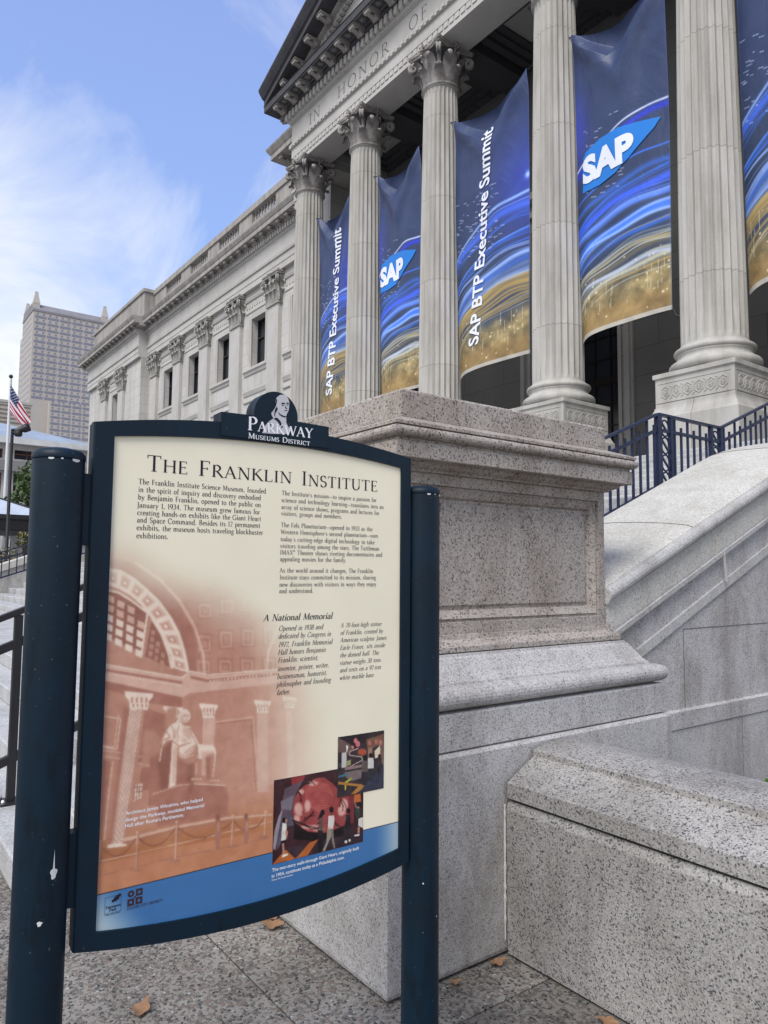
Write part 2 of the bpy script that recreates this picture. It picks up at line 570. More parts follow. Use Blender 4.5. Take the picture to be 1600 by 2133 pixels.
X = 0.62
GL = {
    'a': (.52, [('a', .25, .45, .15, .17, 165, 0), ('l', .40, .45, .40, .08), ('a', .46, .08, .06, .07, 180, 290), ('a', .24, .18, .16, .18, 70, 320)]),
    'b': (.60, [('l', .13, 1.05, .13, .03), ('a', .32, .31, .20, .31, 150, -150), ('s', .08, 1.03, .07)]),
    'c': (.50, [('a', .29, .31, .21, .31, 45, 315)]),
    'd': (.60, [('l', .46, 1.05, .46, 0), ('a', .27, .31, .20, .31, 35, 325), ('s', .41, 1.03, .07), ('s', .51, .02, .07)]),
    'e': (.51, [('a', .28, .31, .21, .31, 5, 315), ('h', .09, .36, .47)]),
    'f': (.36, [('l', .17, 0, .17, .82), ('a', .30, .82, .13, .23, 180, 55), ('h', .05, .60, .33), ('s', .17, .02, .12)]),
    'g': (.53, [('a', .25, .42, .16, .20, 0, 360), ('a', .26, -.13, .21, .17, 0, 360), ('h', .38, .58, .52)]),
    'h': (.62, [('l', .14, 1.05, .14, 0), ('a', .31, .40, .17, .22, 160, 0), ('l', .48, .42, .48, 0), ('s', .14, .02, .11), ('s', .48, .02, .11), ('s', .09, 1.03, .07)]),
    'i': (.30, [('l', .15, .60, .15, 0), ('d', .15, .86), ('s', .15, .02, .11), ('s', .10, .59, .07)]),
    'j': (.30, [('l', .16, .60, .16, -.15), ('a', .06, -.15, .10, .15, 0, -100), ('d', .16, .86), ('s', .11, .59, .07)]),
    'k': (.60, [('l', .14, 1.05, .14, 0), ('t', .16, .28, .46, .60), ('l', .26, .38, .52, .0), ('s', .14, .02, .11), ('s', .52, .02, .1), ('s', .46, .6, .1), ('s', .09, 1.03, .07)]),
    'l': (.30, [('l', .15, 1.05, .15, 0), ('s', .15, .02, .11), ('s', .10, 1.03, .07)]),
    'm': (.94, [('l', .14, .60, .14, 0), ('a', .30, .40, .16, .22, 160, 0), ('l', .46, .42, .46, 0), ('a', .62, .40, .16, .22, 160, 0), ('l', .78, .42, .78, 0), ('s', .14, .02, .11), ('s', .46, .02, .1), ('s', .80, .02, .11), ('s', .09, .59, .07)]),
    'n': (.62, [('l', .14, .60, .14, 0), ('a', .31, .40, .17, .22, 160, 0), ('l', .48, .42, .48, 0), ('s', .14, .02, .11), ('s', .48, .02, .11), ('s', .09, .59, .07)]),
    'o': (.58, [('a', .29, .31, .22, .31, 0, 360)]),
    'p': (.60, [('l', .13, .60, .13, -.32), ('a', .31, .31, .21, .31, 150, -150), ('s', .13, -.30, .12), ('s', .08, .59, .07)]),
    'q': (.60, [('l', .46, .60, .46, -.32), ('a', .27, .31, .20, .31, 30, 330), ('s', .46, -.30, .12)]),
    'r': (.42, [('l', .14, .60, .14, 0), ('a', .30, .40, .16, .20, 165, 60), ('s', .14, .02, .12), ('s', .09, .59, .07)]),
    's': (.44, [('a', .22, .46, .14, .16, 40, 270), ('a', .22, .15, .15, .15, 90, -140)]),
    't': (.38, [('l', .17, .80, .17, .10), ('a', .26, .10, .09, .10, 180, 310), ('h', .05, .60, .33)]),
    'u': (.62, [('l', .14, .60, .14, .2), ('a', .30, .20, .16, .20, 180, 350), ('l', .46, .60, .46, 0), ('s', .52, .02, .06), ('s', .09, .59, .07), ('s', .41, .59, .07)]),
    'v': (.56, [('l', .08, .60, .29, .0), ('t', .29, 0, .48, .60), ('s', .08, .60, .1), ('s', .48, .60, .1)]),
    'w': (.84, [('l', .08, .60, .25, .0), ('t', .25, 0, .42, .60), ('l', .42, .60, .60, 0), ('t', .60, 0, .77, .60), ('s', .08, .60, .1), ('s', .77, .60, .1)]),
    'x': (.56, [('l', .08, .60, .48, 0), ('t', .08, 0, .47, .60), ('s', .08, .6, .09), ('s', .47, .6, .09), ('s', .08, .01, .09), ('s', .48, .01, .09)]),
    'y': (.56, [('l', .08, .60, .29, .0), ('t', .17, -.30, .48, .60), ('s', .08, .60, .1), ('s', .48, .60, .1), ('d', .13, -.27)]),
    'z': (.50, [('h', .07, .58, .43), ('t', .07, .02, .42, .58), ('h', .07, .02, .44)]),
    'A': (.80, [('t', .08, 0, .38, 1), ('l', .36, 1, .70, 0), ('h', .20, .36, .58), ('s', .08, .02, .10), ('s', .70, .02, .12)]),
    'B': (.68, [('l', .16, 1, .16, 0), ('a', .30, .76, .22, .24, 90, -90), ('a', .30, .26, .27, .26, 90, -90), ('h', .08, .98, .32), ('h', .16, .52, .32), ('h', .08, .02, .32)]),
    'C': (.80, [('a', .44, .5, .36, .51, 40, 320), ('l', .72, .98, .72, .78)]),
    'D': (.86, [('l', .16, 1, .16, 0), ('a', .34, .5, .42, .5, 90, -90), ('h', .08, .98, .36), ('h', .08, .02, .36)]),
    'E': (.64, [('l', .16, 1, .16, 0), ('h', .08, .98, .54), ('h', .16, .52, .46), ('h', .08, .02, .58), ('v', .54, .98, .84), ('v', .58, .02, .18), ('v', .46, .44, .60)]),
    'F': (.60, [('l', .16, 1, .16, 0), ('h', .08, .98, .54), ('h', .16, .50, .44), ('v', .54, .98, .82), ('v', .44, .42, .58), ('s', .16, .02, .12)]),
    'G': (.86, [('a', .44, .5, .36, .51, 40, 330), ('l', .74, .42, .74, .06), ('s', .72, .43, .12), ('v', .72, .96, .78)]),
    'H': (.88, [('l', .16, 1, .16, 0), ('l', .72, 1, .72, 0), ('h', .16, .52, .72), ('s', .16, .98, .12), ('s', .16, .02, .12), ('s', .72, .98, .12), ('s', .72, .02, .12)]),
    'I': (.36, [('l', .18, 1, .18, 0), ('s', .18, .98, .13), ('s', .18, .02, .13)]),
    'J': (.38, [('l', .22, 1, .22, .0), ('a', .08, .0, .14, .26, 0, -90), ('s', .22, .98, .13)]),
    'K': (.80, [('l', .16, 1, .16, 0), ('t', .18, .46, .62, 1), ('l', .30, .60, .74, 0), ('s', .16, .98, .12), ('s', .16, .02, .12), ('s', .62, .98, .10), ('s', .74, .02, .10)]),
    'L': (.64, [('l', .16, 1, .16, 0), ('s', .16, .98, .12), ('h', .08, .02, .58), ('v', .58, .02, .22)]),
    'M': (1.0, [('t', .14, 0, .18, 1), ('l', .18, 1, .50, .05), ('t', .50, .05, .82, 1), ('l', .82, 1, .86, 0), ('s', .14, .02, .11), ('s', .86, .02, .12), ('s', .14, .98, .08), ('s', .86, .98, .08)]),
    'N': (.88, [('t', .16, 0, .16, 1), ('l', .16, 1, .74, 0), ('t', .74, 0, .74, 1), ('s', .16, .02, .12), ('s', .10, .98, .10), ('s', .74, .98, .12)]),
    'O': (.92, [('a', .46, .5, .38, .51, 0, 360)]),
    'P': (.64, [('l', .16, 1, .16, 0), ('a', .30, .74, .26, .26, 90, -90), ('h', .08, .98, .32), ('h', .16, .48, .32), ('s', .16, .02, .13)]),
    'Q': (.92, [('a', .46, .5, .38, .51, 0, 360), ('l', .5, .1, .84, -.2)]),
    'R': (.76, [('l', .16, 1, .16, 0), ('a', .30, .75, .24, .25, 90, -90), ('h', .08, .98, .32), ('h', .16, .50, .32), ('l', .34, .50, .70, 0), ('s', .16, .02, .12), ('s', .70, .02, .08)]),
    'S': (.58, [('a', .29, .75, .20, .26, 35, 270), ('a', .29, .25, .22, .26, 90, -150), ('v', .47, .78, .96), ('v', .09, .04, .24)]),
    'T': (.72, [('l', .36, 1, .36, 0), ('h', .05, .98, .67), ('v', .05, .80, 1.0), ('v', .67, .80, 1.0), ('s', .36, .02, .13)]),
    'U': (.84, [('l', .16, 1, .16, .32), ('a', .42, .32, .26, .33, 180, 360), ('t', .68, .32, .68, 1), ('s', .16, .98, .12), ('s', .68, .98, .12)]),
    'V': (.78, [('l', .08, 1, .40, 0), ('t', .40, 0, .70, 1), ('s', .08, .98, .11), ('s', .70, .98, .10)]),
    'W': (1.1, [('l', .06, 1, .34, 0), ('t', .34, 0, .56, .95), ('l', .54, .95, .78, 0), ('t', .78, 0, 1.04, 1), ('s', .06, .98, .10), ('s', 1.04, .98, .09)]),
    'X': (.76, [('l', .08, 1, .66, 0), ('t', .08, 0, .64, 1), ('s', .08, .98, .1), ('s', .66, .98, .1), ('s', .08, .02, .1), ('s', .66, .02, .1)]),
    'Y': (.74, [('l', .08, 1, .37, .48), ('t', .37, .48, .66, 1), ('l', .37, .5, .37, 0), ('s', .08, .98, .1), ('s', .66, .98, .09), ('s', .37, .02, .12)]),
    'Z': (.70, [('h', .08, .98, .62), ('t', .08, .02, .62, .98), ('h', .08, .02, .62)]),
    '0': (.58, [('a', .29, .48, .21, .48, 0, 360)]), '1': (.40, [('l', .2, .96, .2, 0), ('s', .2, .02, .12), ('t', .08, .82, .2, .96)]),
    '2': (.54, [('a', .26, .72, .18, .24, 160, -20), ('t', .08, .03, .43, .62), ('h', .08, .03, .48)]),
    '3': (.54, [('a', .25, .74, .17, .22, 150, -90), ('a', .24, .26, .22, .27, 90, -150)]),
    '4': (.58, [('l', .40, .96, .40, 0), ('t', .05, .30, .40, .96), ('h', .05, .30, .54)]),
    '5': (.54, [('h', .14, .94, .46), ('l', .14, .94, .12, .55), ('a', .22, .30, .23, .30, 110, -150)]),
    '6': (.56, [('a', .28, .30, .20, .30, 0, 360), ('a', .44, .36, .37, .60, 100, 190)]),
    '7': (.52, [('h', .06, .94, .48), ('l', .47, .94, .22, 0)]),
    '8': (.56, [('a', .28, .72, .17, .24, 0, 360), ('a', .28, .25, .21, .25, 0, 360)]),
    '9': (.56, [('a', .28, .66, .20, .30, 0, 360), ('a', .12, .60, .37, .60, -80, 10)]),
    '.': (.28, [('d', .13, .05)]), ',': (.28, [('d', .13, .05), ('t', .08, -.15, .16, .04)]), ':': (.28, [('d', .13, .05), ('d', .13, .5)]),
    '-': (.36, [('H', .05, .30, .30)]), '\u2014': (1.0, [('H', .02, .30, .98)]), "'": (.24, [('t', .08, .80, .15, 1.02)]),
    '\u00ae': (.5, [('a', .22, .86, .14, .14, 0, 360)]), ' ': (.40, []),
}


class Serif:
    def __init__(self, thick=.12, thin=.045, slant=0.0, track=0.0, small=0.0):
        self.tk, self.tn, self.sl, self.tr, self.small = thick, thin, slant, track, small
        self.k = 0

    def strokes(self, ch):
        w, st = GL[ch]
        tk, tn = self.tk, self.tn
        for s in st:
            k = s[0]
            if k == 'l':
                yield [(s[1], s[2]), (s[3], s[4])], tk
            elif k == 't':
                yield [(s[1], s[2]), (s[3], s[4])], tn * 1.15
            elif k in 'hH':
                yield [(s[1], s[2]), (s[3], s[2])], tn if k == 'h' else tn * 1.3
            elif k == 'v':
                yield [(s[1], s[2]), (s[1], s[3])], tn
            elif k == 's':
                yield [(s[1] - s[3], s[2]), (s[1] + s[3], s[2])], tn * .9
            elif k == 'd':
                yield [(s[1] - tk * .55, s[2]), (s[1] + tk * .55, s[2])], tk * 1.1
            elif k == 'a':
                yield _arc(*s[1:]), None

    def width(self, text):
        w = 0
        for ch in text:
            c, sc = self._c(ch)
            w += (GL[c][0] + self.tr) * sc
        return w

    def _c(self, ch):
        if self.small and ch.islower():
            return ch.upper(), self.small
        return (ch if ch in GL else ' '), 1.0

    def put(self, mb, text, s0, s1, z, cap, y=0.0, dy=1.2e-5):
        """text from s0 to s1 (metres) with its baseline at z, facing local -Y"""
        sx = (s1 - s0) / max(1e-6, self.width(text))
        pen = 0
        for ch in text:
            c, sc = self._c(ch)
            for pts, wd in self.strokes(c):
                n = len(pts)
                L, Rr = [], []
                for i, (px, py) in enumerate(pts):
                    ax, ay = pts[max(0, i - 1)]
                    bx, by = pts[min(n - 1, i + 1)]
                    dx, dyy = bx - ax, by - ay
                    l = math.hypot(dx, dyy) or 1
                    dx /= l; dyy /= l
                    w = wd if wd else self.tn + (self.tk * 1.05 - self.tn) * abs(dx * math.sin(R(15)) - dyy * math.cos(R(15))) ** 1.3
                    w /= (1 if sc == 1 else sc ** .35)
                    ox, oy = -dyy * w / 2, dx * w / 2
                    for lst, sg in ((L, 1), (Rr, -1)):
                        gx = (px + sg * ox) * sc
                        gy = (py + sg * oy) * sc
                        gx = pen + gx + self.sl * gy
                        lst.append((s0 + gx * sx, y - self.k * dy, z + gy * cap))
                self.k = (self.k + 1) % 7
                mb.add(L + Rr, [(i, i + 1, n + i + 1, n + i) for i in range(n - 1)])
            pen += (GL[c][0] + self.tr) * sc


def sans_mesh(text, off=0.0, shear=0.0):
    """built-in sans lettering as vertices and faces in its own XY plane, baseline at 0, scaled to cap height 1"""
    cu = bpy.data.curves.new('lettering_curve', 'FONT')
    cu.body = text
    cu.size = 1.0
    cu.offset = off
    cu.shear = shear
    cu.resolution_u = 4
    ob = bpy.data.objects.new('lettering_curve', cu)
    COL.objects.link(ob)
    bpy.context.view_layer.update()
    dg = bpy.context.evaluated_depsgraph_get()
    me = bpy.data.meshes.new_from_object(ob.evaluated_get(dg))
    vs = [tuple(v.co) for v in me.vertices]
    fs = [tuple(p.vertices) for p in me.polygons]
    bpy.data.objects.remove(ob)
    bpy.data.curves.remove(cu)
    bpy.data.meshes.remove(me)
    return vs, fs


def sans_put(mb, text, s0, s1, z, cap=None, y=0.0, off=0.0, shear=0.0):
    vs, fs = sans_mesh(text, off, shear)
    x0 = min(v[0] for v in vs); x1 = max(v[0] for v in vs)
    k = (s1 - s0) / (x1 - x0)
    kz = k if cap is None else cap / 0.70
    mb.add([(s0 + (v[0] - x0) * k, y, z + v[1] * kz) for v in vs], fs)


# ------------------------------------------------------------------ numpy print painter (flat printed sheets only)
def blur(a, k):
    if k < 1:
        return a
    ker = np.ones(2 * k + 1) / (2 * k + 1)
    for _ in range(2):
        p = np.pad(a, [(k, k)] + [(0, 0)] * (a.ndim - 1), 'edge')
        cs = np.cumsum(np.concatenate([np.zeros_like(p[:1]), p], 0), 0)
        a = (cs[2 * k + 1:] - cs[:-2 * k - 1]) / (2 * k + 1)
        p = np.pad(a, [(0, 0), (k, k)] + [(0, 0)] * (a.ndim - 2), 'edge')
        cs = np.cumsum(np.concatenate([np.zeros_like(p[:, :1]), p], 1), 1)
        a = (cs[:, 2 * k + 1:] - cs[:, :-2 * k - 1]) / (2 * k + 1)
    return a


def polymask(xs, zs, pts):
    """even-odd fill mask on a regular grid xs (w), zs (h)"""
    m = np.zeros((len(zs), len(xs)), bool)
    Zg = zs[:, None]
    n = len(pts)
    for i in range(n):
        (x0, z0), (x1, z1) = pts[i], pts[(i + 1) % n]
        if z0 == z1:
            continue
        c = (Zg >= min(z0, z1)) & (Zg < max(z0, z1))
        xi = x0 + (Zg - z0) * (x1 - x0) / (z1 - z0)
        m ^= c & (xs[None, :] < xi)
    return m


def noise2(h, w, cells, octv=4):
    a = np.zeros((h, w))
    amp = 1.0
    tot = 0
    for o in range(octv):
        c = max(2, int(cells * 2 ** o))
        g = rng.random((max(2, int(c * h / w)) + 2, c + 2))
        yy = np.linspace(0, g.shape[0] - 1.001, h)
        xx = np.linspace(0, g.shape[1] - 1.001, w)
        y0 = yy.astype(int); x0 = xx.astype(int)
        fy = (yy - y0)[:, None]; fx = (xx - x0)[None]
        fy = fy * fy * (3 - 2 * fy); fx = fx * fx * (3 - 2 * fx)
        a += amp * ((g[y0][:, x0] * (1 - fx) + g[y0][:, x0 + 1] * fx) * (1 - fy) + (g[y0 + 1][:, x0] * (1 - fx) + g[y0 + 1][:, x0 + 1] * fx) * fy)
        tot += amp
        amp *= .5
    return a / tot


def sstep(a, b, x):
    t = np.clip((x - a) / (b - a), 0, 1)
    return t * t * (3 - 2 * t)


def pts_of(s):
    a = [int(q) * 1e-4 for q in s.split()]
    return list(zip(a[0::2], a[1::2]))


def line_poly(pts, w):
    out = []
    for (x0, z0), (x1, z1) in zip(pts[:-1], pts[1:]):
        dx, dz = x1 - x0, z1 - z0
        l = math.hypot(dx, dz) or 1
        ox, oz = -dz / l * w / 2, dx / l * w / 2
        out.append([(x0 + ox, z0 + oz), (x1 + ox, z1 + oz), (x1 - ox, z1 - oz), (x0 - ox, z0 - oz)])
    return out


def paint_shapes(img, xs, zs, shapes, pal):
    for kind, col, a, s in shapes:
        pts = pts_of(s)
        c = np.array(pal[col] if isinstance(col, str) else col, float)
        polys = [pts] if kind == 'P' else line_poly(pts, max(a, .0017))
        for p in polys:
            px = [q[0] for q in p]; pz = [q[1] for q in p]
            i0, i1 = np.searchsorted(zs, min(pz)) - 2, np.searchsorted(zs, max(pz)) + 2
            j0, j1 = np.searchsorted(xs, min(px)) - 2, np.searchsorted(xs, max(px)) + 2
            i0, j0 = max(i0, 0), max(j0, 0)
            if i1 <= i0 or j1 <= j0 or i0 >= len(zs) or j0 >= len(xs):
                continue
            m = polymask(xs[j0:j1], zs[i0:i1], p).astype(float)
            if kind == 'P' and a:
                m = blur(m, 2)
            sub = img[i0:i1, j0:j1]
            img[i0:i1, j0:j1] = sub * (1 - m[..., None]) + c * m[..., None]

# printed artwork of the sign: (shape, colour, width, outline in 0.1 mm on the board)
SEPIA=[('P', 'md', 0, '965 15223 1365 15149 1738 14968 2082 14720 2438 14340 2762 13824 2977 13347 3109 12701 2786 12759 2743 12981 2668 13279 2548 13621 2341 13985 2096 14304 1836 14556 1539 14803 1251 14965 973 15011'),
('P', 'w', 0, '973 15011 1251 14965 1539 14803 1836 14556 2096 14304 2341 13985 2548 13621 2668 13279 2743 12981 2786 12759 2398 12900 2346 13173 2208 13470 2073 13724 1897 13978 1681 14250 1471 14437 1225 14581 986 14663'),
('P', 'l', 0, '1017 14933 1198 14898 1173 14676 1019 14722'),
('P', 'm', 0, '1052 14869 1156 14846 1145 14721 1050 14748'),
('P', 'w', 0, '1069 14833 1136 14817 1132 14755 1067 14772'),
('P', 'l', 0, '1283 14867 1470 14761 1403 14557 1245 14649'),
('P', 'm', 0, '1309 14788 1416 14727 1382 14610 1284 14666'),
('P', 'w', 0, '1320 14746 1390 14706 1373 14647 1306 14685'),
('P', 'l', 0, '1558 14701 1746 14543 1622 14390 1477 14511'),
('P', 'm', 0, '1573 14622 1678 14532 1613 14441 1523 14519'),
('P', 'w', 0, '1576 14580 1644 14522 1612 14476 1550 14530'),
('P', 'l', 0, '1829 14470 1997 14302 1826 14178 1687 14332'),
('P', 'm', 0, '1823 14403 1919 14303 1826 14232 1739 14328'),
('P', 'w', 0, '1816 14368 1879 14301 1833 14266 1773 14332'),
('P', 'l', 0, '2073 14215 2231 14009 2020 13928 1891 14099'),
('P', 'm', 0, '2055 14144 2145 14026 2030 13976 1950 14082'),
('P', 'w', 0, '2042 14108 2101 14031 2044 14005 1989 14078'),
('P', 'l', 0, '2298 13908 2431 13678 2181 13676 2074 13849'),
('P', 'm', 0, '2264 13850 2340 13721 2203 13713 2134 13823'),
('P', 'w', 0, '2242 13822 2292 13739 2224 13734 2176 13810'),
('P', 'l', 0, '2480 13575 2562 13356 2304 13424 2222 13597'),
('P', 'm', 0, '2427 13540 2476 13417 2330 13451 2281 13558'),
('P', 'w', 0, '2396 13525 2429 13446 2356 13461 2323 13535'),
('P', 'l', 0, '2595 13259 2653 13059 2419 13151 2341 13337'),
('P', 'm', 0, '2539 13241 2577 13123 2443 13174 2398 13286'),
('P', 'w', 0, '2508 13233 2535 13156 2467 13181 2438 13257'),
('P', 'l', 0, '2671 12978 2700 12823 2467 12910 2436 13073'),
('P', 'm', 0, '2614 12972 2632 12878 2500 12928 2481 13025'),
('P', 'w', 0, '2582 12970 2594 12907 2528 12932 2515 12996'),
('P', 'm', 0, '988 14623 1227 14541 1472 14396 1898 13937 2188 13430 2376 12902 1759 13168 988 13570'),
('P', 'd', 0, '991 14523 1189 14489 1433 14356 1819 14054 1740 13242 1005 13629'),
('P', 'l', 0, '1001 14475 1144 14409 1138 14273 998 14339'),
('P', 'l', 0, '1209 14360 1355 14293 1348 14156 1206 14223'),
('P', 'l', 0, '1421 14243 1569 14175 1562 14037 1418 14105'),
('P', 'l', 0, '996 14284 1140 14217 1133 14081 994 14148'),
('P', 'l', 0, '1205 14167 1350 14099 1343 13963 1202 14031'),
('P', 'l', 0, '1416 14049 1564 13980 1556 13842 1413 13912'),
('P', 'l', 0, '1631 13929 1781 13859 1773 13720 1627 13791'),
('P', 'w', 0, '992 14093 1135 14025 1128 13890 989 13958'),
('P', 'w', 0, '1200 13975 1345 13906 1338 13770 1197 13839'),
('P', 'w', 0, '1411 13856 1558 13785 1551 13648 1408 13719'),
('P', 'w', 0, '1625 13734 1775 13663 1767 13525 1622 13596'),
('P', 'w', 0, '987 13902 1130 13834 1123 13699 985 13768'),
('P', 'w', 0, '1195 13783 1340 13714 1333 13578 1192 13648'),
('P', 'w', 0, '1406 13663 1553 13592 1546 13455 1403 13526'),
('P', 'w', 0, '1620 13540 1769 13468 1762 13330 1616 13402'),
('P', 'w', 0, '983 13713 1125 13643 1119 13508 980 13578'),
('P', 'w', 0, '1190 13592 1335 13521 1328 13386 1187 13457'),
('P', 'w', 0, '1401 13470 1548 13398 1541 13262 1398 13334'),
('P', 'w', 0, '1614 13346 1764 13273 1756 13135 1611 13209'),
('L', 'w', 0.004, '982 14555 1228 14500 1515 14314 1831 14070 1737 13209'),
('P', 'd', 0, '1932 13936 2119 13599 2268 13219 2346 12916 1809 13165'),
('P', 'm', 0, '1922 13730 2003 13690 1998 13592 1917 13632'),
('P', 'm', 0, '1910 13583 1991 13543 1986 13444 1905 13485'),
('P', 'm', 0, '2039 13487 2120 13446 2115 13347 2034 13389'),
('P', 'm', 0, '1899 13437 1979 13396 1974 13298 1894 13339'),
('P', 'm', 0, '2027 13340 2108 13298 2103 13200 2022 13242'),
('P', 'm', 0, '2156 13242 2238 13200 2233 13101 2151 13143'),
('P', 'm', 0, '1887 13290 1967 13249 1962 13151 1882 13193'),
('P', 'm', 0, '2015 13193 2096 13151 2091 13053 2010 13095'),
('P', 'm', 0, '2144 13094 2226 13052 2221 12954 2139 12996'),
('P', 'm', 0, '1875 13144 1956 13102 1951 13005 1870 13047'),
('P', 'm', 0, '2003 13046 2084 13004 2079 12906 1998 12948'),
('P', 'm', 0, '2132 12947 2214 12905 2209 12806 2127 12849'),
('L', 'w', 0.0035, '1918 13957 2140 13618 2311 13196 2390 12880'),
('P', 'cd', 0, '2894 14946 3279 14930 3288 14599 2922 14601'),
('P', 'cl', 0, '2950 14886 3243 14874 3250 14634 2966 14635'),
('P', 'cd', 0, '2997 14834 3198 14826 3203 14678 3010 14678'),
('P', 'm', 0, '3044 14773 3163 14765 3165 14712 3055 14713'),
('P', 'cd', 0, '3406 15037 3792 15022 3801 14684 3435 14686'),
('P', 'cl', 0, '3464 14975 3755 14964 3761 14720 3481 14720'),
('P', 'cd', 0, '3513 14923 3708 14915 3712 14764 3527 14764'),
('P', 'm', 0, '3562 14861 3672 14853 3673 14800 3573 14800'),
('P', 'cd', 0, '3940 15088 4326 15074 4334 14730 3969 14730'),
('P', 'cl', 0, '4000 15026 4287 15015 4293 14766 4017 14766'),
('P', 'cd', 0, '4051 14972 4239 14965 4242 14811 4065 14811'),
('P', 'm', 0, '4101 14910 4201 14901 4202 14847 4113 14847'),
('P', 'cd', 0, '4496 15131 4881 15117 4889 14765 4524 14766'),
('P', 'cl', 0, '4558 15067 4841 15056 4846 14802 4574 14802'),
('P', 'cd', 0, '4610 15013 4790 15005 4794 14848 4624 14848'),
('P', 'm', 0, '4663 14949 4750 14940 4752 14885 4675 14885'),
('P', 'cd', 0, '2895 14301 3279 14277 3289 13904 2924 13916'),
('P', 'cl', 0, '2951 14240 3243 14221 3251 13940 2969 13948'),
('P', 'cd', 0, '2998 14188 3199 14175 3204 13984 3012 13990'),
('P', 'm', 0, '3045 14127 3164 14115 3166 14020 3057 14023'),
('P', 'cd', 0, '3406 14380 3790 14356 3800 13976 3436 13986'),
('P', 'cl', 0, '3464 14317 3753 14299 3761 14012 3481 14020'),
('P', 'cd', 0, '3512 14264 3707 14252 3712 14058 3527 14063'),
('P', 'm', 0, '3561 14202 3670 14191 3673 14094 3573 14096'),
('P', 'cd', 0, '3938 14418 4322 14395 4332 14008 3968 14017'),
('P', 'cl', 0, '3998 14355 4284 14337 4291 14045 4016 14052'),
('P', 'cd', 0, '4048 14301 4235 14288 4240 14091 4063 14095'),
('P', 'm', 0, '4099 14237 4197 14226 4200 14128 4111 14130'),
('P', 'cd', 0, '4492 14447 4875 14425 4884 14029 4521 14039'),
('P', 'cl', 0, '4554 14383 4835 14365 4842 14067 4571 14074'),
('P', 'cd', 0, '4606 14328 4785 14316 4790 14114 4621 14118'),
('P', 'm', 0, '4658 14263 4745 14252 4748 14152 4671 14153'),
('P', 'cd', 0, '2897 13618 3280 13585 3292 13149 2929 13171'),
('P', 'cl', 0, '2953 13556 3245 13530 3255 13186 2973 13202'),
('P', 'cd', 0, '3000 13503 3200 13485 3208 13232 3017 13242'),
('P', 'm', 0, '3047 13441 3165 13427 3170 13268 3061 13274'),
('P', 'cd', 0, '3407 13683 3790 13651 3801 13207 3438 13227'),
('P', 'cl', 0, '3465 13620 3753 13595 3762 13244 3484 13259'),
('P', 'cd', 0, '3513 13566 3707 13549 3714 13290 3529 13300'),
('P', 'm', 0, '3561 13503 3670 13489 3675 13327 3575 13333'),
('P', 'cd', 0, '3937 13708 4320 13676 4331 13224 3969 13243'),
('P', 'cl', 0, '3997 13644 4282 13619 4291 13262 4016 13276'),
('P', 'cd', 0, '4047 13589 4233 13572 4240 13309 4064 13318'),
('P', 'm', 0, '4097 13525 4196 13511 4200 13346 4111 13351'),
('P', 'cd', 0, '4489 13724 4871 13691 4881 13230 4520 13249'),
('P', 'cl', 0, '4551 13658 4831 13633 4839 13269 4569 13283'),
('P', 'cd', 0, '4602 13602 4781 13585 4787 13317 4619 13325'),
('P', 'm', 0, '4655 13536 4741 13523 4745 13355 4669 13359'),
('P', 'cd', 0, '2896 13076 3277 13035 3287 12688 2925 12715'),
('P', 'cl', 0, '2951 13014 3242 12982 3250 12725 2968 12746'),
('P', 'cd', 0, '2998 12960 3198 12938 3203 12771 3012 12785'),
('P', 'm', 0, '3045 12897 3163 12880 3165 12808 3056 12816'),
('P', 'cd', 0, '3406 13057 3787 13016 3797 12662 3435 12690'),
('P', 'cl', 0, '3463 12993 3751 12962 3758 12700 3480 12721'),
('P', 'cd', 0, '3511 12938 3705 12917 3709 12747 3526 12760'),
('P', 'm', 0, '3560 12875 3668 12859 3670 12785 3572 12792'),
('P', 'cd', 0, '3935 13038 4317 12996 4326 12636 3964 12663'),
('P', 'cl', 0, '3995 12972 4279 12941 4285 12674 4012 12694'),
('P', 'cd', 0, '4045 12916 4231 12895 4235 12722 4059 12735'),
('P', 'm', 0, '4095 12851 4193 12836 4195 12761 4107 12767'),
('P', 'cd', 0, '4485 13017 4867 12976 4875 12608 4515 12635'),
('P', 'cl', 0, '4547 12951 4827 12919 4833 12648 4564 12667'),
('P', 'cd', 0, '4599 12894 4777 12873 4781 12697 4613 12709'),
('P', 'm', 0, '4651 12827 4737 12812 4739 12736 4663 12741'),
('L', 'l', 0.006, '3132 12700 3088 13128 2876 13735 2527 14296 2081 14762 1527 15131'),
('L', 'l', 0.006, '4630 12653 4669 13123 4849 13522 5077 13788'),
('P', 'l', 0, '988 13058 2622 12655 2634 12258 981 12745'),
('P', 'md', 0, '991 12979 2624 12592 2626 12538 993 12928'),
('P', 'l', 0, '2622 12655 2803 12783 3201 12660 4945 12676 5105 12459 4799 12357 2808 12326 2635 12237'),
('P', 'md', 0, '2805 12703 3203 12588 4947 12608 4948 12553 3205 12524 2807 12640'),
('L', 'w', 0.0025, '988 13066 2621 12671 2802 12796 3210 12685 4945 12689'),
('P', 'w', 0, '1091 12885 1123 12879 1124 12851 1092 12858'),
('P', 'w', 0, '1158 12869 1189 12863 1190 12835 1159 12841'),
('P', 'w', 0, '1225 12853 1257 12846 1258 12818 1226 12825'),
('P', 'w', 0, '1293 12836 1324 12830 1325 12802 1294 12808'),
('P', 'w', 0, '1360 12819 1392 12813 1393 12785 1361 12791'),
('P', 'w', 0, '1429 12802 1461 12796 1462 12768 1430 12775'),
('P', 'w', 0, '1497 12786 1529 12779 1530 12751 1498 12758'),
('P', 'w', 0, '1566 12769 1598 12762 1599 12734 1567 12741'),
('P', 'w', 0, '1635 12752 1668 12745 1669 12717 1636 12724'),
('P', 'w', 0, '1705 12735 1738 12728 1739 12700 1706 12706'),
('P', 'w', 0, '1775 12717 1808 12711 1809 12682 1776 12689'),
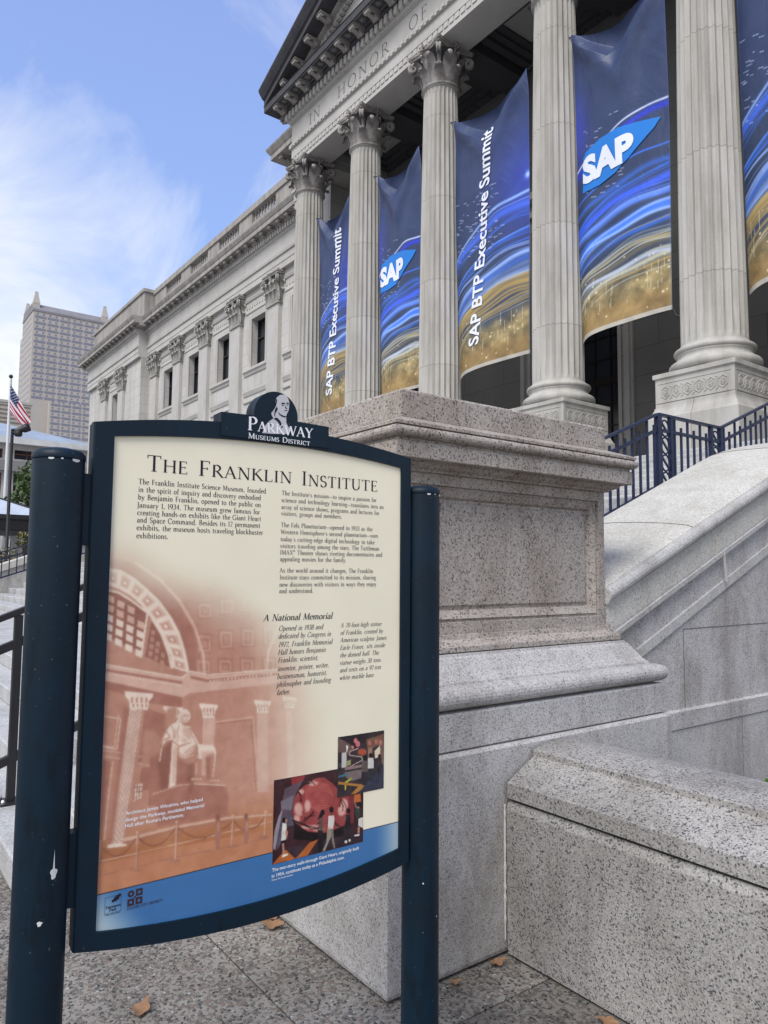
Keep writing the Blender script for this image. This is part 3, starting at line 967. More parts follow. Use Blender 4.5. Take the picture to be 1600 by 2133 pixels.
('P', 'w', 0, '1845 12700 1878 12693 1879 12665 1846 12672'),
('P', 'w', 0, '1916 12683 1949 12676 1950 12647 1917 12654'),
('P', 'w', 0, '1987 12665 2021 12658 2021 12630 1988 12637'),
('P', 'w', 0, '2058 12648 2092 12641 2093 12612 2059 12619'),
('P', 'w', 0, '2130 12630 2164 12623 2165 12594 2131 12601'),
('P', 'w', 0, '2203 12612 2237 12605 2238 12577 2203 12583'),
('P', 'w', 0, '2275 12594 2309 12587 2310 12559 2276 12566'),
('P', 'w', 0, '2348 12576 2383 12569 2384 12541 2349 12548'),
('P', 'w', 0, '2422 12558 2456 12551 2457 12522 2422 12529'),
('P', 'w', 0, '2495 12540 2530 12533 2531 12504 2496 12511'),
('P', 'w', 0, '2570 12522 2605 12515 2605 12486 2570 12493'),
('P', 'w', 0, '3250 12563 3286 12564 3287 12534 3251 12533'),
('P', 'w', 0, '3332 12565 3369 12566 3370 12536 3333 12535'),
('P', 'w', 0, '3415 12567 3452 12568 3453 12538 3416 12536'),
('P', 'w', 0, '3498 12568 3536 12570 3536 12540 3499 12538'),
('P', 'w', 0, '3582 12570 3620 12572 3621 12541 3583 12540'),
('P', 'w', 0, '3667 12572 3704 12574 3705 12543 3668 12542'),
('P', 'w', 0, '3752 12574 3790 12576 3790 12545 3753 12544'),
('P', 'w', 0, '3837 12576 3875 12578 3876 12547 3838 12546'),
('P', 'w', 0, '3923 12578 3962 12580 3962 12549 3924 12548'),
('P', 'w', 0, '4010 12580 4048 12582 4049 12551 4011 12550'),
('P', 'w', 0, '4097 12583 4136 12584 4137 12553 4098 12552'),
('P', 'w', 0, '4184 12585 4224 12586 4224 12555 4185 12554'),
('P', 'w', 0, '4273 12587 4312 12588 4313 12557 4273 12556'),
('P', 'w', 0, '4361 12589 4401 12590 4402 12559 4362 12558'),
('P', 'w', 0, '4451 12591 4491 12592 4491 12561 4451 12560'),
('P', 'w', 0, '4541 12593 4581 12594 4581 12563 4541 12562'),
('P', 'w', 0, '4631 12595 4671 12597 4672 12565 4632 12564'),
('P', 'w', 0, '4722 12597 4763 12599 4763 12567 4723 12566'),
('P', 'md', 0, '981 12745 2634 12258 2641 12029 2041 12172 986 12588'),
('L', 'w', 0.0018, '1007 12040 1361 11943 1304 11342 1022 11438'),
('L', 'l', 0.0025, '3413 11653 4315 11661 4503 9995'),
('L', 'md', 0.002, '3460 11605 4268 11609 4429 10007'),
('P', 'md', 0, '1857 12109 2387 11891 2193 11385 1734 10967'),
('P', 'md', 0, '1032 11185 1176 11126 1140 10553 1024 10572'),
('P', 'w', 0, '1420 12491 2009 12392 2003 12323 1923 12235 1912 12063 1537 12102 1515 12293 1431 12395'),
('P', 'm', 0, '1553 12346 1592 12362 1605 12247 1557 12232'),
('P', 'md', 0, '1578 12211 1618 12215 1617 12124'),
('P', 'm', 0, '1650 12337 1690 12353 1702 12237 1654 12223'),
('P', 'md', 0, '1667 12203 1707 12206 1706 12115'),
('P', 'm', 0, '1747 12328 1788 12343 1800 12228 1751 12213'),
('P', 'md', 0, '1756 12194 1797 12197 1796 12106'),
('P', 'm', 0, '1846 12319 1887 12334 1899 12218 1850 12204'),
('P', 'md', 0, '1846 12185 1887 12188 1886 12097'),
('P', 'l', 0, '3127 11778 3410 11747 3390 10515 3127 10555'),
('L', 'ml', 0.0017, '3184 11754 3180 10547'),
('L', 'ml', 0.0017, '3240 11748 3232 10539'),
('L', 'ml', 0.0017, '3297 11742 3285 10531'),
('L', 'ml', 0.0017, '3354 11736 3337 10523'),
('P', 'ml', 0, '3368 11751 3410 11747 3390 10515 3351 10521'),
('P', 'w', 0, '3026 12095 3461 12014 3456 11957 3397 11883 3389 11740 3112 11771 3096 11930 3034 12016'),
('P', 'm', 0, '3124 11975 3154 11988 3162 11892 3127 11880'),
('P', 'md', 0, '3142 11862 3172 11866 3171 11790'),
('P', 'm', 0, '3196 11968 3226 11980 3234 11884 3199 11872'),
('P', 'md', 0, '3208 11855 3238 11859 3237 11782'),
('P', 'm', 0, '3268 11960 3298 11973 3307 11877 3271 11865'),
('P', 'md', 0, '3274 11848 3305 11851 3304 11775'),
('P', 'm', 0, '3341 11953 3371 11966 3380 11869 3344 11857'),
('P', 'md', 0, '3341 11841 3371 11844 3370 11768'),
('P', 'l', 0, '4411 11752 4702 11721 4753 9932 4464 9980'),
('L', 'ml', 0.0017, '4469 11728 4522 9970'),
('L', 'ml', 0.0017, '4527 11722 4579 9961'),
('L', 'ml', 0.0017, '4585 11716 4637 9951'),
('L', 'ml', 0.0017, '4644 11710 4695 9941'),
('P', 'ml', 0, '4658 11726 4702 11721 4753 9932 4709 9939'),
('P', 'w', 0, '4329 12043 4763 11966 4758 11913 4699 11845 4690 11714 4414 11743 4398 11890 4337 11969'),
('P', 'm', 0, '4427 11931 4456 11943 4464 11854 4429 11843'),
('P', 'md', 0, '4444 11827 4474 11830 4473 11760'),
('P', 'm', 0, '4499 11924 4528 11936 4536 11847 4501 11836'),
('P', 'md', 0, '4510 11820 4540 11823 4538 11753'),
('P', 'm', 0, '4571 11917 4600 11929 4608 11840 4573 11829'),
('P', 'md', 0, '4576 11814 4606 11817 4605 11746'),
('P', 'm', 0, '4643 11910 4673 11921 4681 11832 4645 11821'),
('P', 'md', 0, '4642 11807 4672 11810 4671 11739'),
('P', 'l', 0, '5173 11726 5331 11710 5396 9825 5239 9851'),
('L', 'ml', 0.0017, '5226 11703 5291 9842'),
('L', 'ml', 0.0017, '5278 11697 5343 9833'),
('P', 'ml', 0, '5307 11712 5331 11710 5396 9825 5372 9829'),
('P', 'w', 0, '5057 12055 5436 11987 5432 11937 5380 11874 5372 11751 5130 11776 5117 11913 5064 11986'),
('P', 'm', 0, '5142 11951 5168 11963 5175 11880 5144 11870'),
('P', 'md', 0, '5157 11855 5183 11858 5182 11792'),
('P', 'm', 0, '5205 11945 5231 11957 5238 11874 5207 11863'),
('P', 'md', 0, '5215 11849 5241 11852 5240 11787'),
('P', 'm', 0, '5268 11939 5294 11951 5301 11868 5270 11857'),
('P', 'md', 0, '5273 11843 5299 11846 5298 11781'),
('P', 'm', 0, '5331 11933 5357 11945 5364 11862 5333 11851'),
('P', 'md', 0, '5331 11838 5357 11840 5356 11775'),
('P', 'w', 0, '2230 12112 2665 12039 2660 11994 2601 11938 2592 11828 2315 11858 2299 11982 2238 12050'),
('P', 'm', 0, '2328 12016 2357 12026 2366 11951 2330 11942'),
('P', 'md', 0, '2346 11928 2375 11930 2374 11871'),
('P', 'm', 0, '2400 12009 2429 12018 2438 11943 2402 11935'),
('P', 'md', 0, '2412 11921 2441 11923 2440 11864'),
('P', 'm', 0, '2472 12001 2502 12011 2510 11936 2474 11927'),
('P', 'md', 0, '2478 11914 2508 11916 2507 11857'),
('P', 'm', 0, '2545 11994 2575 12003 2583 11928 2547 11919'),
('P', 'md', 0, '2544 11907 2575 11909 2573 11850'),
('P', 'w', 0, '1534 12109 1820 12080 1506 9436 1259 9487'),
('L', 'ml', 0.0017, '1566 12094 1287 9481'),
('L', 'ml', 0.0017, '1598 12091 1314 9475'),
('L', 'ml', 0.0017, '1629 12088 1341 9470'),
('L', 'ml', 0.0017, '1661 12084 1369 9464'),
('L', 'ml', 0.0017, '1693 12081 1396 9458'),
('L', 'ml', 0.0017, '1725 12078 1424 9453'),
('L', 'ml', 0.0017, '1756 12075 1451 9447'),
('L', 'ml', 0.0017, '1788 12071 1479 9441'),
('P', 'ml', 0, '1777 12084 1820 12080 1506 9436 1469 9443'),
('P', 'm', 1, '1657 12096 1820 12080 1506 9436 1406 9456'),
('L', 'md', 0.0016, '1566 12094 1287 9481'),
('L', 'w', 0.0016, '1554 12096 1275 9483'),
('L', 'md', 0.0016, '1598 12091 1314 9475'),
('L', 'w', 0.0016, '1586 12092 1303 9478'),
('L', 'md', 0.0016, '1629 12088 1341 9470'),
('L', 'w', 0.0016, '1618 12089 1330 9472'),
('L', 'md', 0.0016, '1661 12084 1369 9464'),
('L', 'w', 0.0016, '1649 12086 1357 9466'),
('L', 'md', 0.0016, '1693 12081 1396 9458'),
('L', 'w', 0.0016, '1681 12082 1385 9461'),
('L', 'md', 0.0016, '1725 12078 1424 9453'),
('L', 'w', 0.0016, '1713 12079 1412 9455'),
('L', 'md', 0.0016, '1756 12075 1451 9447'),
('L', 'w', 0.0016, '1745 12076 1440 9449'),
('L', 'md', 0.0016, '1788 12071 1479 9441'),
('L', 'w', 0.0016, '1777 12072 1467 9444'),
('P', 'w', 0, '1195 9500 1562 9466 1579 9392 1183 9433'),
('P', 'md', 1, '1407 12203 1525 12133 1292 9508 1208 9525'),
('P', 'd', 0, '1026 11031 1139 10987 1078 10772 1028 10780'),
('P', 'md', 1, '1008 11146 1205 11118 1065 9637'),
('L', 'l', 0.003, '1233 11114 1173 10449 1122 9598'),
('L', 'l', 0.002, '1014 11369 1398 11260'),
('L', 'l', 0.002, '1010 11257 1373 11150'),
('L', 'l', 0.002, '1734 11157 1974 11065'),
('L', 'l', 0.002, '1730 11014 1979 10920'),
('L', 'l', 0.002, '1312 12041 1251 11394 1024 11452'),
('P', 'md', 0, '1810 10913 2378 10829 2391 10422 1789 10448'),
('P', 'w', 0, '1693 10590 1847 10583 1831 10298 1669 10255'),
('L', 'd', 0.002, '1693 10590 1679 10271'),
('L', 'd', 0.002, '1745 10581 1730 10262'),
('L', 'd', 0.002, '1796 10573 1782 10253'),
('L', 'd', 0.002, '1695 10528 1842 10526'),
('L', 'd', 0.002, '1699 10435 1845 10432'),
('L', 'd', 0.002, '1702 10342 1848 10338'),
('P', 'm', 1, '2320 12052 2537 12090 2518 11703 2241 11646'),
('P', 'm', 1, '1821 11661 2048 11634 2208 11429 2006 11215 1976 10962 1846 10944'),
('P', 'md', 0, '2230 11352 2443 11380 2443 11081 2396 10400 1979 10341 1982 11071 2025 11194'),
('P', 'd', 1, '2272 11253 2444 11343 2424 10748 2396 10419 2243 10388 2148 10937'),
('P', 'm', 1, '1989 11162 2173 11340 2197 11189 2011 11067'),
('P', 'md', 0, '2531 11069 3016 10926 2950 10404 2571 10446'),
('P', 'd', 1, '2777 10808 2958 10820 2919 10447 2808 10445'),
('P', 'w', 0, '2448 11352 2565 11252 2557 10990 2551 10431 2404 10402 2424 10748'),
('P', 'l', 1, '2476 11264 2556 11216 2549 10505 2491 10477'),
('P', 'md', 0, '1979 10332 2650 10433 2950 10404 3671 10254 3715 10204 3736 9804 1987 10114'),
('P', 'd', 1, '2830 10395 2951 10394 2931 10049 2840 10064'),
('L', 'l', 0.0018, '2055 10328 2650 10422 2870 10398'),
('L', 'w', 0.0018, '2951 10400 3671 10250'),
('L', 'm', 0.0018, '3671 10240 3715 9808'),
('P', 'md', 1, '2166 10313 3754 10085 3755 9565 2188 9657'),
('L', 'l', 0.004, '1497 9509 2573 9565 3769 9536 4850 9414'),
('L', 'md', 0.003, '1499 9456 2575 9509 3771 9474'),
('P', 'm', 0, '2886 10527 3131 10508 3143 10449 2888 10480'),
('P', 'm', 0, '3339 10438 3550 10385 3509 10353 3320 10393'),
('L', 'w', 0.0014, '2897 10507 3121 10476'),
('L', 'w', 0.0014, '3329 10410 3529 10379'),
('P', 'm', 0, '3218 11051 3444 11020 3414 10754 3370 10433 3236 10435 3215 10782'),
('P', 'md', 1, '3221 10935 3315 10922 3308 10442 3236 10435'),
('P', 'w', 0, '3416 11024 3444 11001 3424 10752 3385 10450 3370 10452 3403 10755'),
('P', 'w', 0, '3007 11232 3214 11182 3339 11170 3414 11102 3444 11001 3219 10993 3099 10895 3016 10926'),
('P', 'l', 1, '3094 11068 3427 11023 3387 10970 3200 10957 3120 10882'),
('P', 'm', 0, '2596 11210 2924 11291 3007 11232 3016 10926 2958 10839 2777 10827 2613 10982 2578 11137'),
('P', 'w', 0, '2606 11209 2924 11285 2997 11234 2926 11205 2670 11050 2598 11135'),
('P', 'l', 1, '2689 11066 2926 11205 2989 11158 2811 11030 2631 11027'),
('L', 'w', 0.0016, '2598 11135 2750 11039 2927 11166'),
('L', 'w', 0.0016, '2600 11086 2751 11004 2930 11090'),
('L', 'w', 0.0016, '2601 11037 2752 10970 2932 11013'),
('L', 'md', 0.0016, '2613 10982 2776 10837 2978 10836'),
('L', 'md', 0.0018, '3008 11194 3036 10923 3079 10879'),
('P', 'm', 1, '2967 10856 3099 10876 3109 10531 2987 10531'),
('L', 'w', 0.0016, '2998 10833 2996 10586'),
('P', 'w', 0, '2510 11729 2650 11694 2792 11640 2919 11453 3048 11227 2924 11281 2763 11283 2604 11247 2462 11378 2344 11411 2242 11294 2204 10984 2185 10969 2207 11188 2265 11459 2337 11618 2412 11712'),
('P', 'l', 1, '2672 11616 2793 11602 2877 11478 2862 11327 2718 11421 2655 11542'),
('P', 'ml', 1, '2476 11564 2533 11632 2520 11408 2462 11397'),
('P', 'm', 1, '2541 11368 2658 11429 2682 11312 2604 11247'),
('P', 'l', 1, '2305 11435 2461 11415 2345 11374 2243 11257 2226 11185'),
('L', 'm', 0.0016, '2413 11703 2486 11544 2501 11411'),
('L', 'm', 0.0016, '2591 11682 2556 11535 2579 11419'),
('L', 'm', 0.0018, '2792 11621 2900 11399 2986 11254'),
('L', 'md', 0.0014, '2299 11604 2401 11460 2267 11403'),
('P', 'w', 0, '2619 11415 2738 11422 2791 11336 2763 11264 2682 11293 2614 11245 2562 11327'),
('L', 'm', 0.0012, '2640 11374 2743 11285'),
('L', 'm', 0.0012, '2679 11403 2772 11310'),
('P', 'w', 0, '2838 11845 2824 11909 2790 11963 2742 11996 2691 12002 2645 11978 2614 11931 2605 11870 2618 11806 2652 11752 2699 11719 2751 11713 2797 11736 2828 11783 2838 11845'),
('P', 'w', 0, '2603 11927 2576 11835 2529 11765 2481 11710 2631 11668 2668 11768'),
('P', 'l', 1, '2624 11887 2664 11883 2678 11748 2589 11739'),
('P', 'ml', 1, '2663 11902 2825 11865 2816 11828 2665 11852'),
('P', 'm', 0, '2694 11879 2740 11874 2741 11855 2695 11864'),
('P', 'm', 0, '2769 11868 2809 11856 2806 11841 2769 11852'),
('P', 'ml', 1, '2741 11855 2769 11852 2783 11794 2747 11790'),
('P', 'm', 0, '2711 11779 2788 11770 2778 11752 2724 11762'),
('P', 'ml', 1, '2646 11809 2708 11745 2789 11717 2750 11679 2670 11702'),
('P', 'md', 1, '2670 11688 2790 11688 2812 11638 2732 11638'),
('P', 'w', 0, '2772 11642 2874 11592 2834 11586 2752 11626'),
('P', 'fl', 0, '1004 9163 2586 9160 4858 9082 4870 8545 1027 8578'),
('L', 'l', 0.002, '1003 9205 2584 9215 4854 9262'),
('L', 'l', 0.003, '1496 9545 2572 9583 3747 9548 4850 9414'),
('L', 'md', 0.002, '1031 8925 2592 8958 3892 8906 4861 8923'),
('L', 'l', 0.0022, '1050 9594 1038 9190'),
('L', 'md', 0.001, '1078 9571 1065 9184'),
('P', 'md', 0, '1156 9164 1120 9187 1037 9211 954 9223 921 9216 955 9194 1038 9170 1121 9157 1156 9164'),
('P', 'l', 0, '1078 9588 1069 9609 1049 9621 1029 9617 1022 9599 1031 9578 1051 9566 1070 9570 1078 9588'),
('L', 'l', 0.0022, '1774 9623 1771 8881'),
('L', 'md', 0.001, '1804 9599 1801 8874'),
('P', 'md', 0, '1896 8853 1859 8876 1771 8902 1683 8916 1648 8909 1684 8886 1772 8860 1860 8846 1896 8853'),
('P', 'l', 0, '1804 9617 1794 9639 1773 9652 1753 9647 1745 9629 1754 9607 1775 9595 1796 9599 1804 9617'),
('L', 'l', 0.0022, '2600 9677 2595 8884'),
('L', 'md', 0.001, '2632 9652 2626 8877'),
('P', 'md', 0, '2728 8855 2688 8879 2594 8906 2501 8920 2463 8913 2502 8889 2595 8862 2689 8848 2728 8855'),
('P', 'l', 0, '2632 9671 2622 9693 2600 9706 2578 9702 2569 9683 2579 9660 2601 9647 2623 9652 2632 9671'),
('L', 'l', 0.0022, '3874 9570 3858 8913'),
('L', 'md', 0.001, '3909 9545 3892 8906'),
('P', 'md', 0, '4004 8883 3960 8908 3857 8937 3755 8951 3713 8944 3756 8919 3858 8890 3961 8876 4004 8883'),
('P', 'l', 0, '3909 9564 3898 9588 3873 9601 3849 9597 3840 9577 3851 9553 3875 9539 3899 9544 3909 9564'),
('L', 'l', 0.0022, '4680 9501 4657 8952'),
('L', 'md', 0.001, '4717 9474 4693 8945'),
('P', 'md', 0, '4811 8921 4766 8947 4656 8976 4548 8991 4504 8983 4549 8957 4657 8928 4766 8913 4811 8921'),
('P', 'l', 0, '4716 9494 4705 9519 4679 9533 4654 9528 4644 9508 4655 9483 4681 9469 4706 9474 4716 9494'),
('L', 'dk2', 0.0022, '1107 9444 1173 9365 1239 9305 1304 9264 1368 9241 1433 9238 1497 9253 1560 9288 1624 9343 1687 9417 1749 9511'),
('L', 'dk2', 0.0022, '1804 9511 1882 9423 1960 9356 2037 9308 2114 9282 2191 9276 2268 9291 2345 9327 2421 9385 2497 9464 2573 9565'),
('L', 'dk2', 0.0022, '2632 9553 2714 9475 2797 9407 2879 9350 2962 9305 3045 9270 3128 9247 3212 9235 3295 9234 3379 9245 3462 9267'),
('L', 'dk2', 0.0022, '3627 9341 3650 9341 3673 9344 3696 9348 3719 9355 3742 9365 3765 9377 3788 9392 3811 9409 3833 9428 3856 9451'),
('L', 'dk2', 0.0022, '3912 9456 3935 9416 3958 9379 3981 9347 4004 9318 4027 9293 4050 9271 4073 9253 4096 9239 4119 9229 4142 9222'),
('L', 'dk2', 0.0022, '4282 9195 4320 9189 4358 9190 4396 9196 4434 9207 4471 9224 4509 9248 4547 9276 4584 9311 4622 9351 4660 9398'),
('P', 'md', 0, '3475 9568 3583 9548 3601 9202 3576 8904 3501 8920 3468 9229'),
('P', 'd', 0, '3578 9594 3561 9646 3522 9673 3484 9660 3469 9615 3486 9563 3525 9536 3563 9549 3578 9594'),
('P', 'm', 0, '3510 9486 3569 9474 3566 9285 3516 9295'),
('P', 'md', 0, '4149 9454 4263 9432 4279 9149 4250 8890 4172 8906 4139 9176'),
('P', 'd', 0, '4257 9480 4239 9533 4198 9561 4159 9548 4143 9501 4161 9448 4202 9420 4242 9433 4257 9480'),
('P', 'm', 0, '4186 9369 4247 9357 4244 9163 4191 9174')]
PHOTOS=[('P', (58, 30, 34), 0, '4879 10168 6606 10177 6617 9486 7363 9476 7378 8292 4880 8304'),
('P', (140, 50, 52), 0, '5314 10161 5703 10170 5647 10035 5362 9909'),
('P', (96, 78, 88), 0, '5163 9941 5417 9998 5646 10060 5450 9771 5358 9397 5406 9120 5039 9214 5073 9569'),
('P', (120, 108, 118), 0, '5057 9668 5393 9757 5343 9424 5088 9494'),
('P', (150, 138, 146), 0, '5008 9340 5116 9489 5041 9093 4942 8611 4886 8647 4905 9000'),
('P', (88, 80, 92), 0, '5092 9324 5345 9326 5407 9071 5181 9066 5051 8660 4956 8585'),
('P', (150, 66, 64), 0, '5423 9703 5649 9911 5970 10046 6210 10034 6457 9856 6598 9706 6601 9489 7057 9476 7063 9062 6814 8801 6324 8720 5786 8851 5492 9104 5367 9346'),
('P', (172, 84, 78), 0, '5709 9852 6061 9969 6365 9845 6492 9571 6435 9328 6074 9242 5716 9505'),
('L', (150, 62, 60), 0.0015, '5770 9693 6006 9728 6308 9653 6462 9525'),
('L', (150, 62, 60), 0.0015, '5771 9638 6007 9673 6309 9602 6463 9485'),
('L', (150, 62, 60), 0.0015, '5772 9584 6008 9618 6309 9551 6464 9444'),
('L', (150, 62, 60), 0.0015, '5773 9529 6009 9563 6310 9501 6464 9404'),
('L', (150, 62, 60), 0.0015, '5775 9474 6010 9508 6311 9450 6465 9363'),
('L', (150, 62, 60), 0.0015, '5776 9420 6011 9453 6312 9400 6466 9322'),
('P', (214, 160, 148), 1, '5645 9394 5628 9471 5584 9532 5526 9562 5469 9553 5428 9506 5414 9435 5431 9359 5474 9298 5532 9267 5589 9276 5631 9323 5645 9394'),
('P', (214, 160, 148), 1, '5863 9429 5850 9499 5817 9555 5772 9581 5729 9570 5698 9526 5687 9460 5700 9390 5733 9335 5778 9308 5821 9319 5853 9363 5863 9429'),
('P', (214, 160, 148), 1, '5681 9782 5669 9815 5636 9843 5592 9858 5549 9857 5518 9840 5507 9811 5519 9778 5551 9750 5595 9735 5638 9736 5670 9753 5681 9782'),
('P', (214, 160, 148), 1, '6062 9919 6042 9947 5986 9974 5912 9993 5838 9998 5784 9988 5765 9966 5785 9938 5840 9911 5914 9893 5988 9888 6042 9897 6062 9919'),
('P', (214, 160, 148), 1, '6917 9268 6901 9348 6860 9411 6805 9441 6750 9430 6711 9381 6697 9307 6713 9228 6754 9164 6809 9134 6864 9145 6903 9194 6917 9268'),
('P', (214, 160, 148), 1, '6809 9134 6796 9194 6761 9242 6714 9266 6667 9259 6634 9223 6622 9168 6635 9108 6670 9060 6717 9036 6764 9043 6797 9079 6809 9134'),
('P', (214, 160, 148), 1, '5577 9186 5564 9237 5532 9279 5488 9300 5446 9295 5415 9264 5404 9218 5417 9167 5449 9125 5492 9104 5535 9109 5566 9139 5577 9186'),
('P', (214, 160, 148), 1, '6051 8898 6018 8927 5931 8960 5813 8988 5696 9005 5611 9005 5581 8989 5612 8961 5698 8928 5815 8899 5932 8883 6019 8882 6051 8898'),
('P', (214, 160, 148), 1, '6262 8807 6237 8832 6171 8860 6081 8882 5991 8894 5927 8893 5903 8877 5927 8853 5993 8826 6082 8803 6172 8790 6238 8792 6262 8807'),
('L', (40, 18, 22), 0.0022, '5376 9199 5608 9082 5813 8969 6081 8867'),
('L', (40, 18, 22), 0.0022, '5608 9082 5809 9191 5955 9289'),
('L', (40, 18, 22), 0.0022, '5694 9127 5721 9208'),
('L', (40, 18, 22), 0.0022, '5376 9199 5552 8995 5671 8825'),
('L', (40, 18, 22), 0.0022, '5506 9836 5595 9722 5584 9577'),
('L', (40, 18, 22), 0.0022, '5506 9836 5678 9956 5824 9957'),
('L', (40, 18, 22), 0.0022, '6081 8867 6230 8888'),
('L', (40, 18, 22), 0.0022, '5809 9191 5986 9184'),
('L', (40, 18, 22), 0.0022, '6679 9463 6776 9267 6762 9142'),
('P', (24, 12, 16), 0, '5435 9115 5816 8833 6324 8708 6783 8782 6819 8470 6086 8569 5414 8754'),
('P', (52, 38, 46), 0, '5248 8571 6027 8581 7375 8539 7378 8292 5196 8390'),
('P', (178, 98, 48), 0, '4880 8304 5206 8568 5466 8308 5850 8592 6085 8618 5797 8309 5338 8299'),
('P', (60, 42, 50), 0, '5248 8595 5821 8574 5508 8323'),
('P', (190, 104, 52), 0, '7089 9470 7281 9477 7300 9279 7091 9289'),
('P', (120, 46, 52), 0, '6930 9497 7088 9496 7098 8798 6940 8803'),
('P', (22, 16, 20), 0, '5228 9217 5208 9266 5163 9293 5118 9283 5101 9241 5120 9191 5165 9164 5210 9174 5228 9217'),
('P', (176, 128, 110), 0, '5186 9262 5245 9238 5235 9166 5188 9162'),
('P', (228, 220, 208), 0, '5116 9176 5218 9144 5239 8966 5100 8993'),
('P', (206, 200, 190), 0, '5100 8993 5227 8981 5214 8786 5088 8786'),
('P', (176, 128, 110), 0, '5214 9045 5265 8936 5231 8770 5194 8926'),
('P', (22, 16, 20), 0, '5088 8786 5220 8777 5212 8712 5106 8716'),
('P', (176, 128, 110), 0, '5112 8720 5163 8719 5189 8457 5141 8456'),
('P', (228, 220, 208), 0, '5118 8460 5261 8467 5276 8426 5125 8402'),
('P', (22, 16, 20), 0, '6255 9204 6235 9258 6191 9287 6148 9274 6131 9226 6150 9172 6194 9143 6237 9156 6255 9204'),
('P', (22, 16, 20), 0, '6134 9226 6218 9159 6137 9059 6057 9081'),
('P', (96, 72, 66), 0, '6096 9105 6197 9106 6224 8824 6179 8769 6069 8880'),
('P', (28, 22, 28), 0, '6061 8856 6209 8776 6228 8567 6187 8320 6079 8323 6090 8595'),
('P', (120, 84, 72), 0, '6201 8931 6246 8794 6210 8724'),
('P', (22, 16, 20), 0, '6504 9223 6485 9282 6440 9313 6396 9298 6378 9246 6398 9187 6442 9157 6487 9171 6504 9223'),
('P', (96, 66, 56), 0, '6414 9175 6471 9164 6465 9098 6421 9106'),
('P', (216, 206, 196), 0, '6353 9108 6516 9089 6537 8971 6490 8772 6348 8800'),
('P', (70, 46, 42), 0, '6517 9000 6582 8897 6727 8791 6718 8754 6551 8851'),
('P', (70, 46, 42), 0, '6344 9032 6299 8938 6347 8903'),
('P', (150, 138, 124), 0, '6333 8813 6496 8782 6491 8669 6354 8465 6279 8314 6202 8317 6307 8500'),
('P', (128, 116, 104), 0, '6427 8785 6502 8770 6525 8507 6566 8318 6522 8314 6462 8520'),
('P', (22, 16, 20), 0, '6989 9109 6972 9161 6930 9189 6889 9176 6873 9131 6890 9079 6932 9051 6973 9064 6989 9109'),
('P', (34, 28, 34), 0, '6851 9043 6991 9030 7001 8778 6839 8809'),
('P', (36, 32, 38), 0, '6829 8816 6994 8790 6999 8437 6934 8450 6911 8690 6892 8458 6844 8468'),
('P', (120, 84, 72), 0, '6804 8973 6861 9014 6851 8859'),
('P', (228, 220, 208), 0, '6835 8431 6909 8429 6903 8357 6835 8379'),
('P', (228, 220, 208), 0, '6947 8447 7006 8436 7000 8374 6948 8390'),
('P', (22, 16, 20), 0, '7330 9195 7310 9240 7263 9265 7216 9256 7198 9218 7218 9173 7265 9148 7311 9156 7330 9195'),
('P', (176, 128, 110), 0, '7185 9167 7258 9167 7245 9130 7179 9136'),
('P', (46, 66, 56), 0, '7133 9123 7285 9136 7281 8910 7163 8879'),
('P', (150, 110, 90), 0, '7074 9346 7124 9305 7179 9168 7146 9147'),
('P', (222, 214, 204), 0, '7229 8880 7368 8894 7371 8627 7231 8708'),
('P', (176, 128, 110), 0, '7215 8684 7271 8687 7273 8527 7207 8527'),
('P', (228, 220, 208), 0, '7109 8507 7260 8516 7267 8462 7119 8481'),
('L', (44, 20, 22), 0.0016, '5406 9158 5690 9016 5902 8887 6055 8857'),
('L', (44, 20, 22), 0.0016, '5659 9035 5807 9158 5956 9258'),
('L', (44, 20, 22), 0.0016, '5731 9172 5881 9195 5988 9181'),
('L', (44, 20, 22), 0.0016, '5406 9158 5602 8945 5722 8871'),
('L', (44, 20, 22), 0.0016, '5933 8881 6052 8985 6144 8993'),
('L', (44, 20, 22), 0.0016, '5496 9820 5587 9704 5620 9547'),
('L', (44, 20, 22), 0.0016, '5525 9841 5672 9943 5882 9961'),
('L', (44, 20, 22), 0.0016, '5731 9946 5851 10017 5975 9894'),
('L', (44, 20, 22), 0.0016, '6701 9436 6672 9258'),
('L', (44, 20, 22), 0.0016, '6717 9447 6831 9309 6882 9142'),
('P', (218, 170, 158), 1, '5550 9408 5536 9453 5503 9476 5470 9464 5458 9424 5472 9379 5505 9355 5537 9367 5550 9408'),
('P', (218, 170, 158), 1, '5815 9436 5801 9467 5770 9484 5740 9477 5728 9452 5741 9421 5772 9404 5802 9410 5815 9436'),
('P', (218, 170, 158), 1, '5649 9263 5633 9284 5595 9298 5557 9297 5542 9283 5558 9263 5596 9249 5634 9249 5649 9263'),
('P', (218, 170, 158), 1, '5780 9316 5769 9333 5743 9343 5718 9342 5707 9329 5718 9312 5744 9301 5769 9302 5780 9316'),
('P', (218, 170, 158), 1, '6102 8924 6070 8946 5992 8967 5914 8976 5883 8967 5915 8945 5992 8924 6070 8915 6102 8924'),
('P', (218, 170, 158), 1, '6762 9190 6745 9233 6704 9257 6663 9248 6647 9211 6664 9168 6705 9144 6746 9153 6762 9190'),
('P', (218, 170, 158), 1, '6845 9096 6832 9132 6801 9151 6772 9143 6760 9112 6773 9076 6803 9057 6833 9065 6845 9096'),
('P', (218, 170, 158), 1, '5956 9897 5935 9916 5883 9931 5831 9933 5810 9921 5832 9902 5884 9888 5935 9886 5956 9897'),
('P', (218, 170, 158), 1, '6451 8806 6435 8822 6395 8835 6355 8837 6339 8827 6355 8811 6395 8798 6435 8796 6451 8806'),
('P', (52, 42, 46), 0, '6600 10930 7988 10925 7992 9491 6601 9489'),
('P', (110, 84, 78), 0, '6610 10909 7072 10668 6948 10450 6606 10575'),
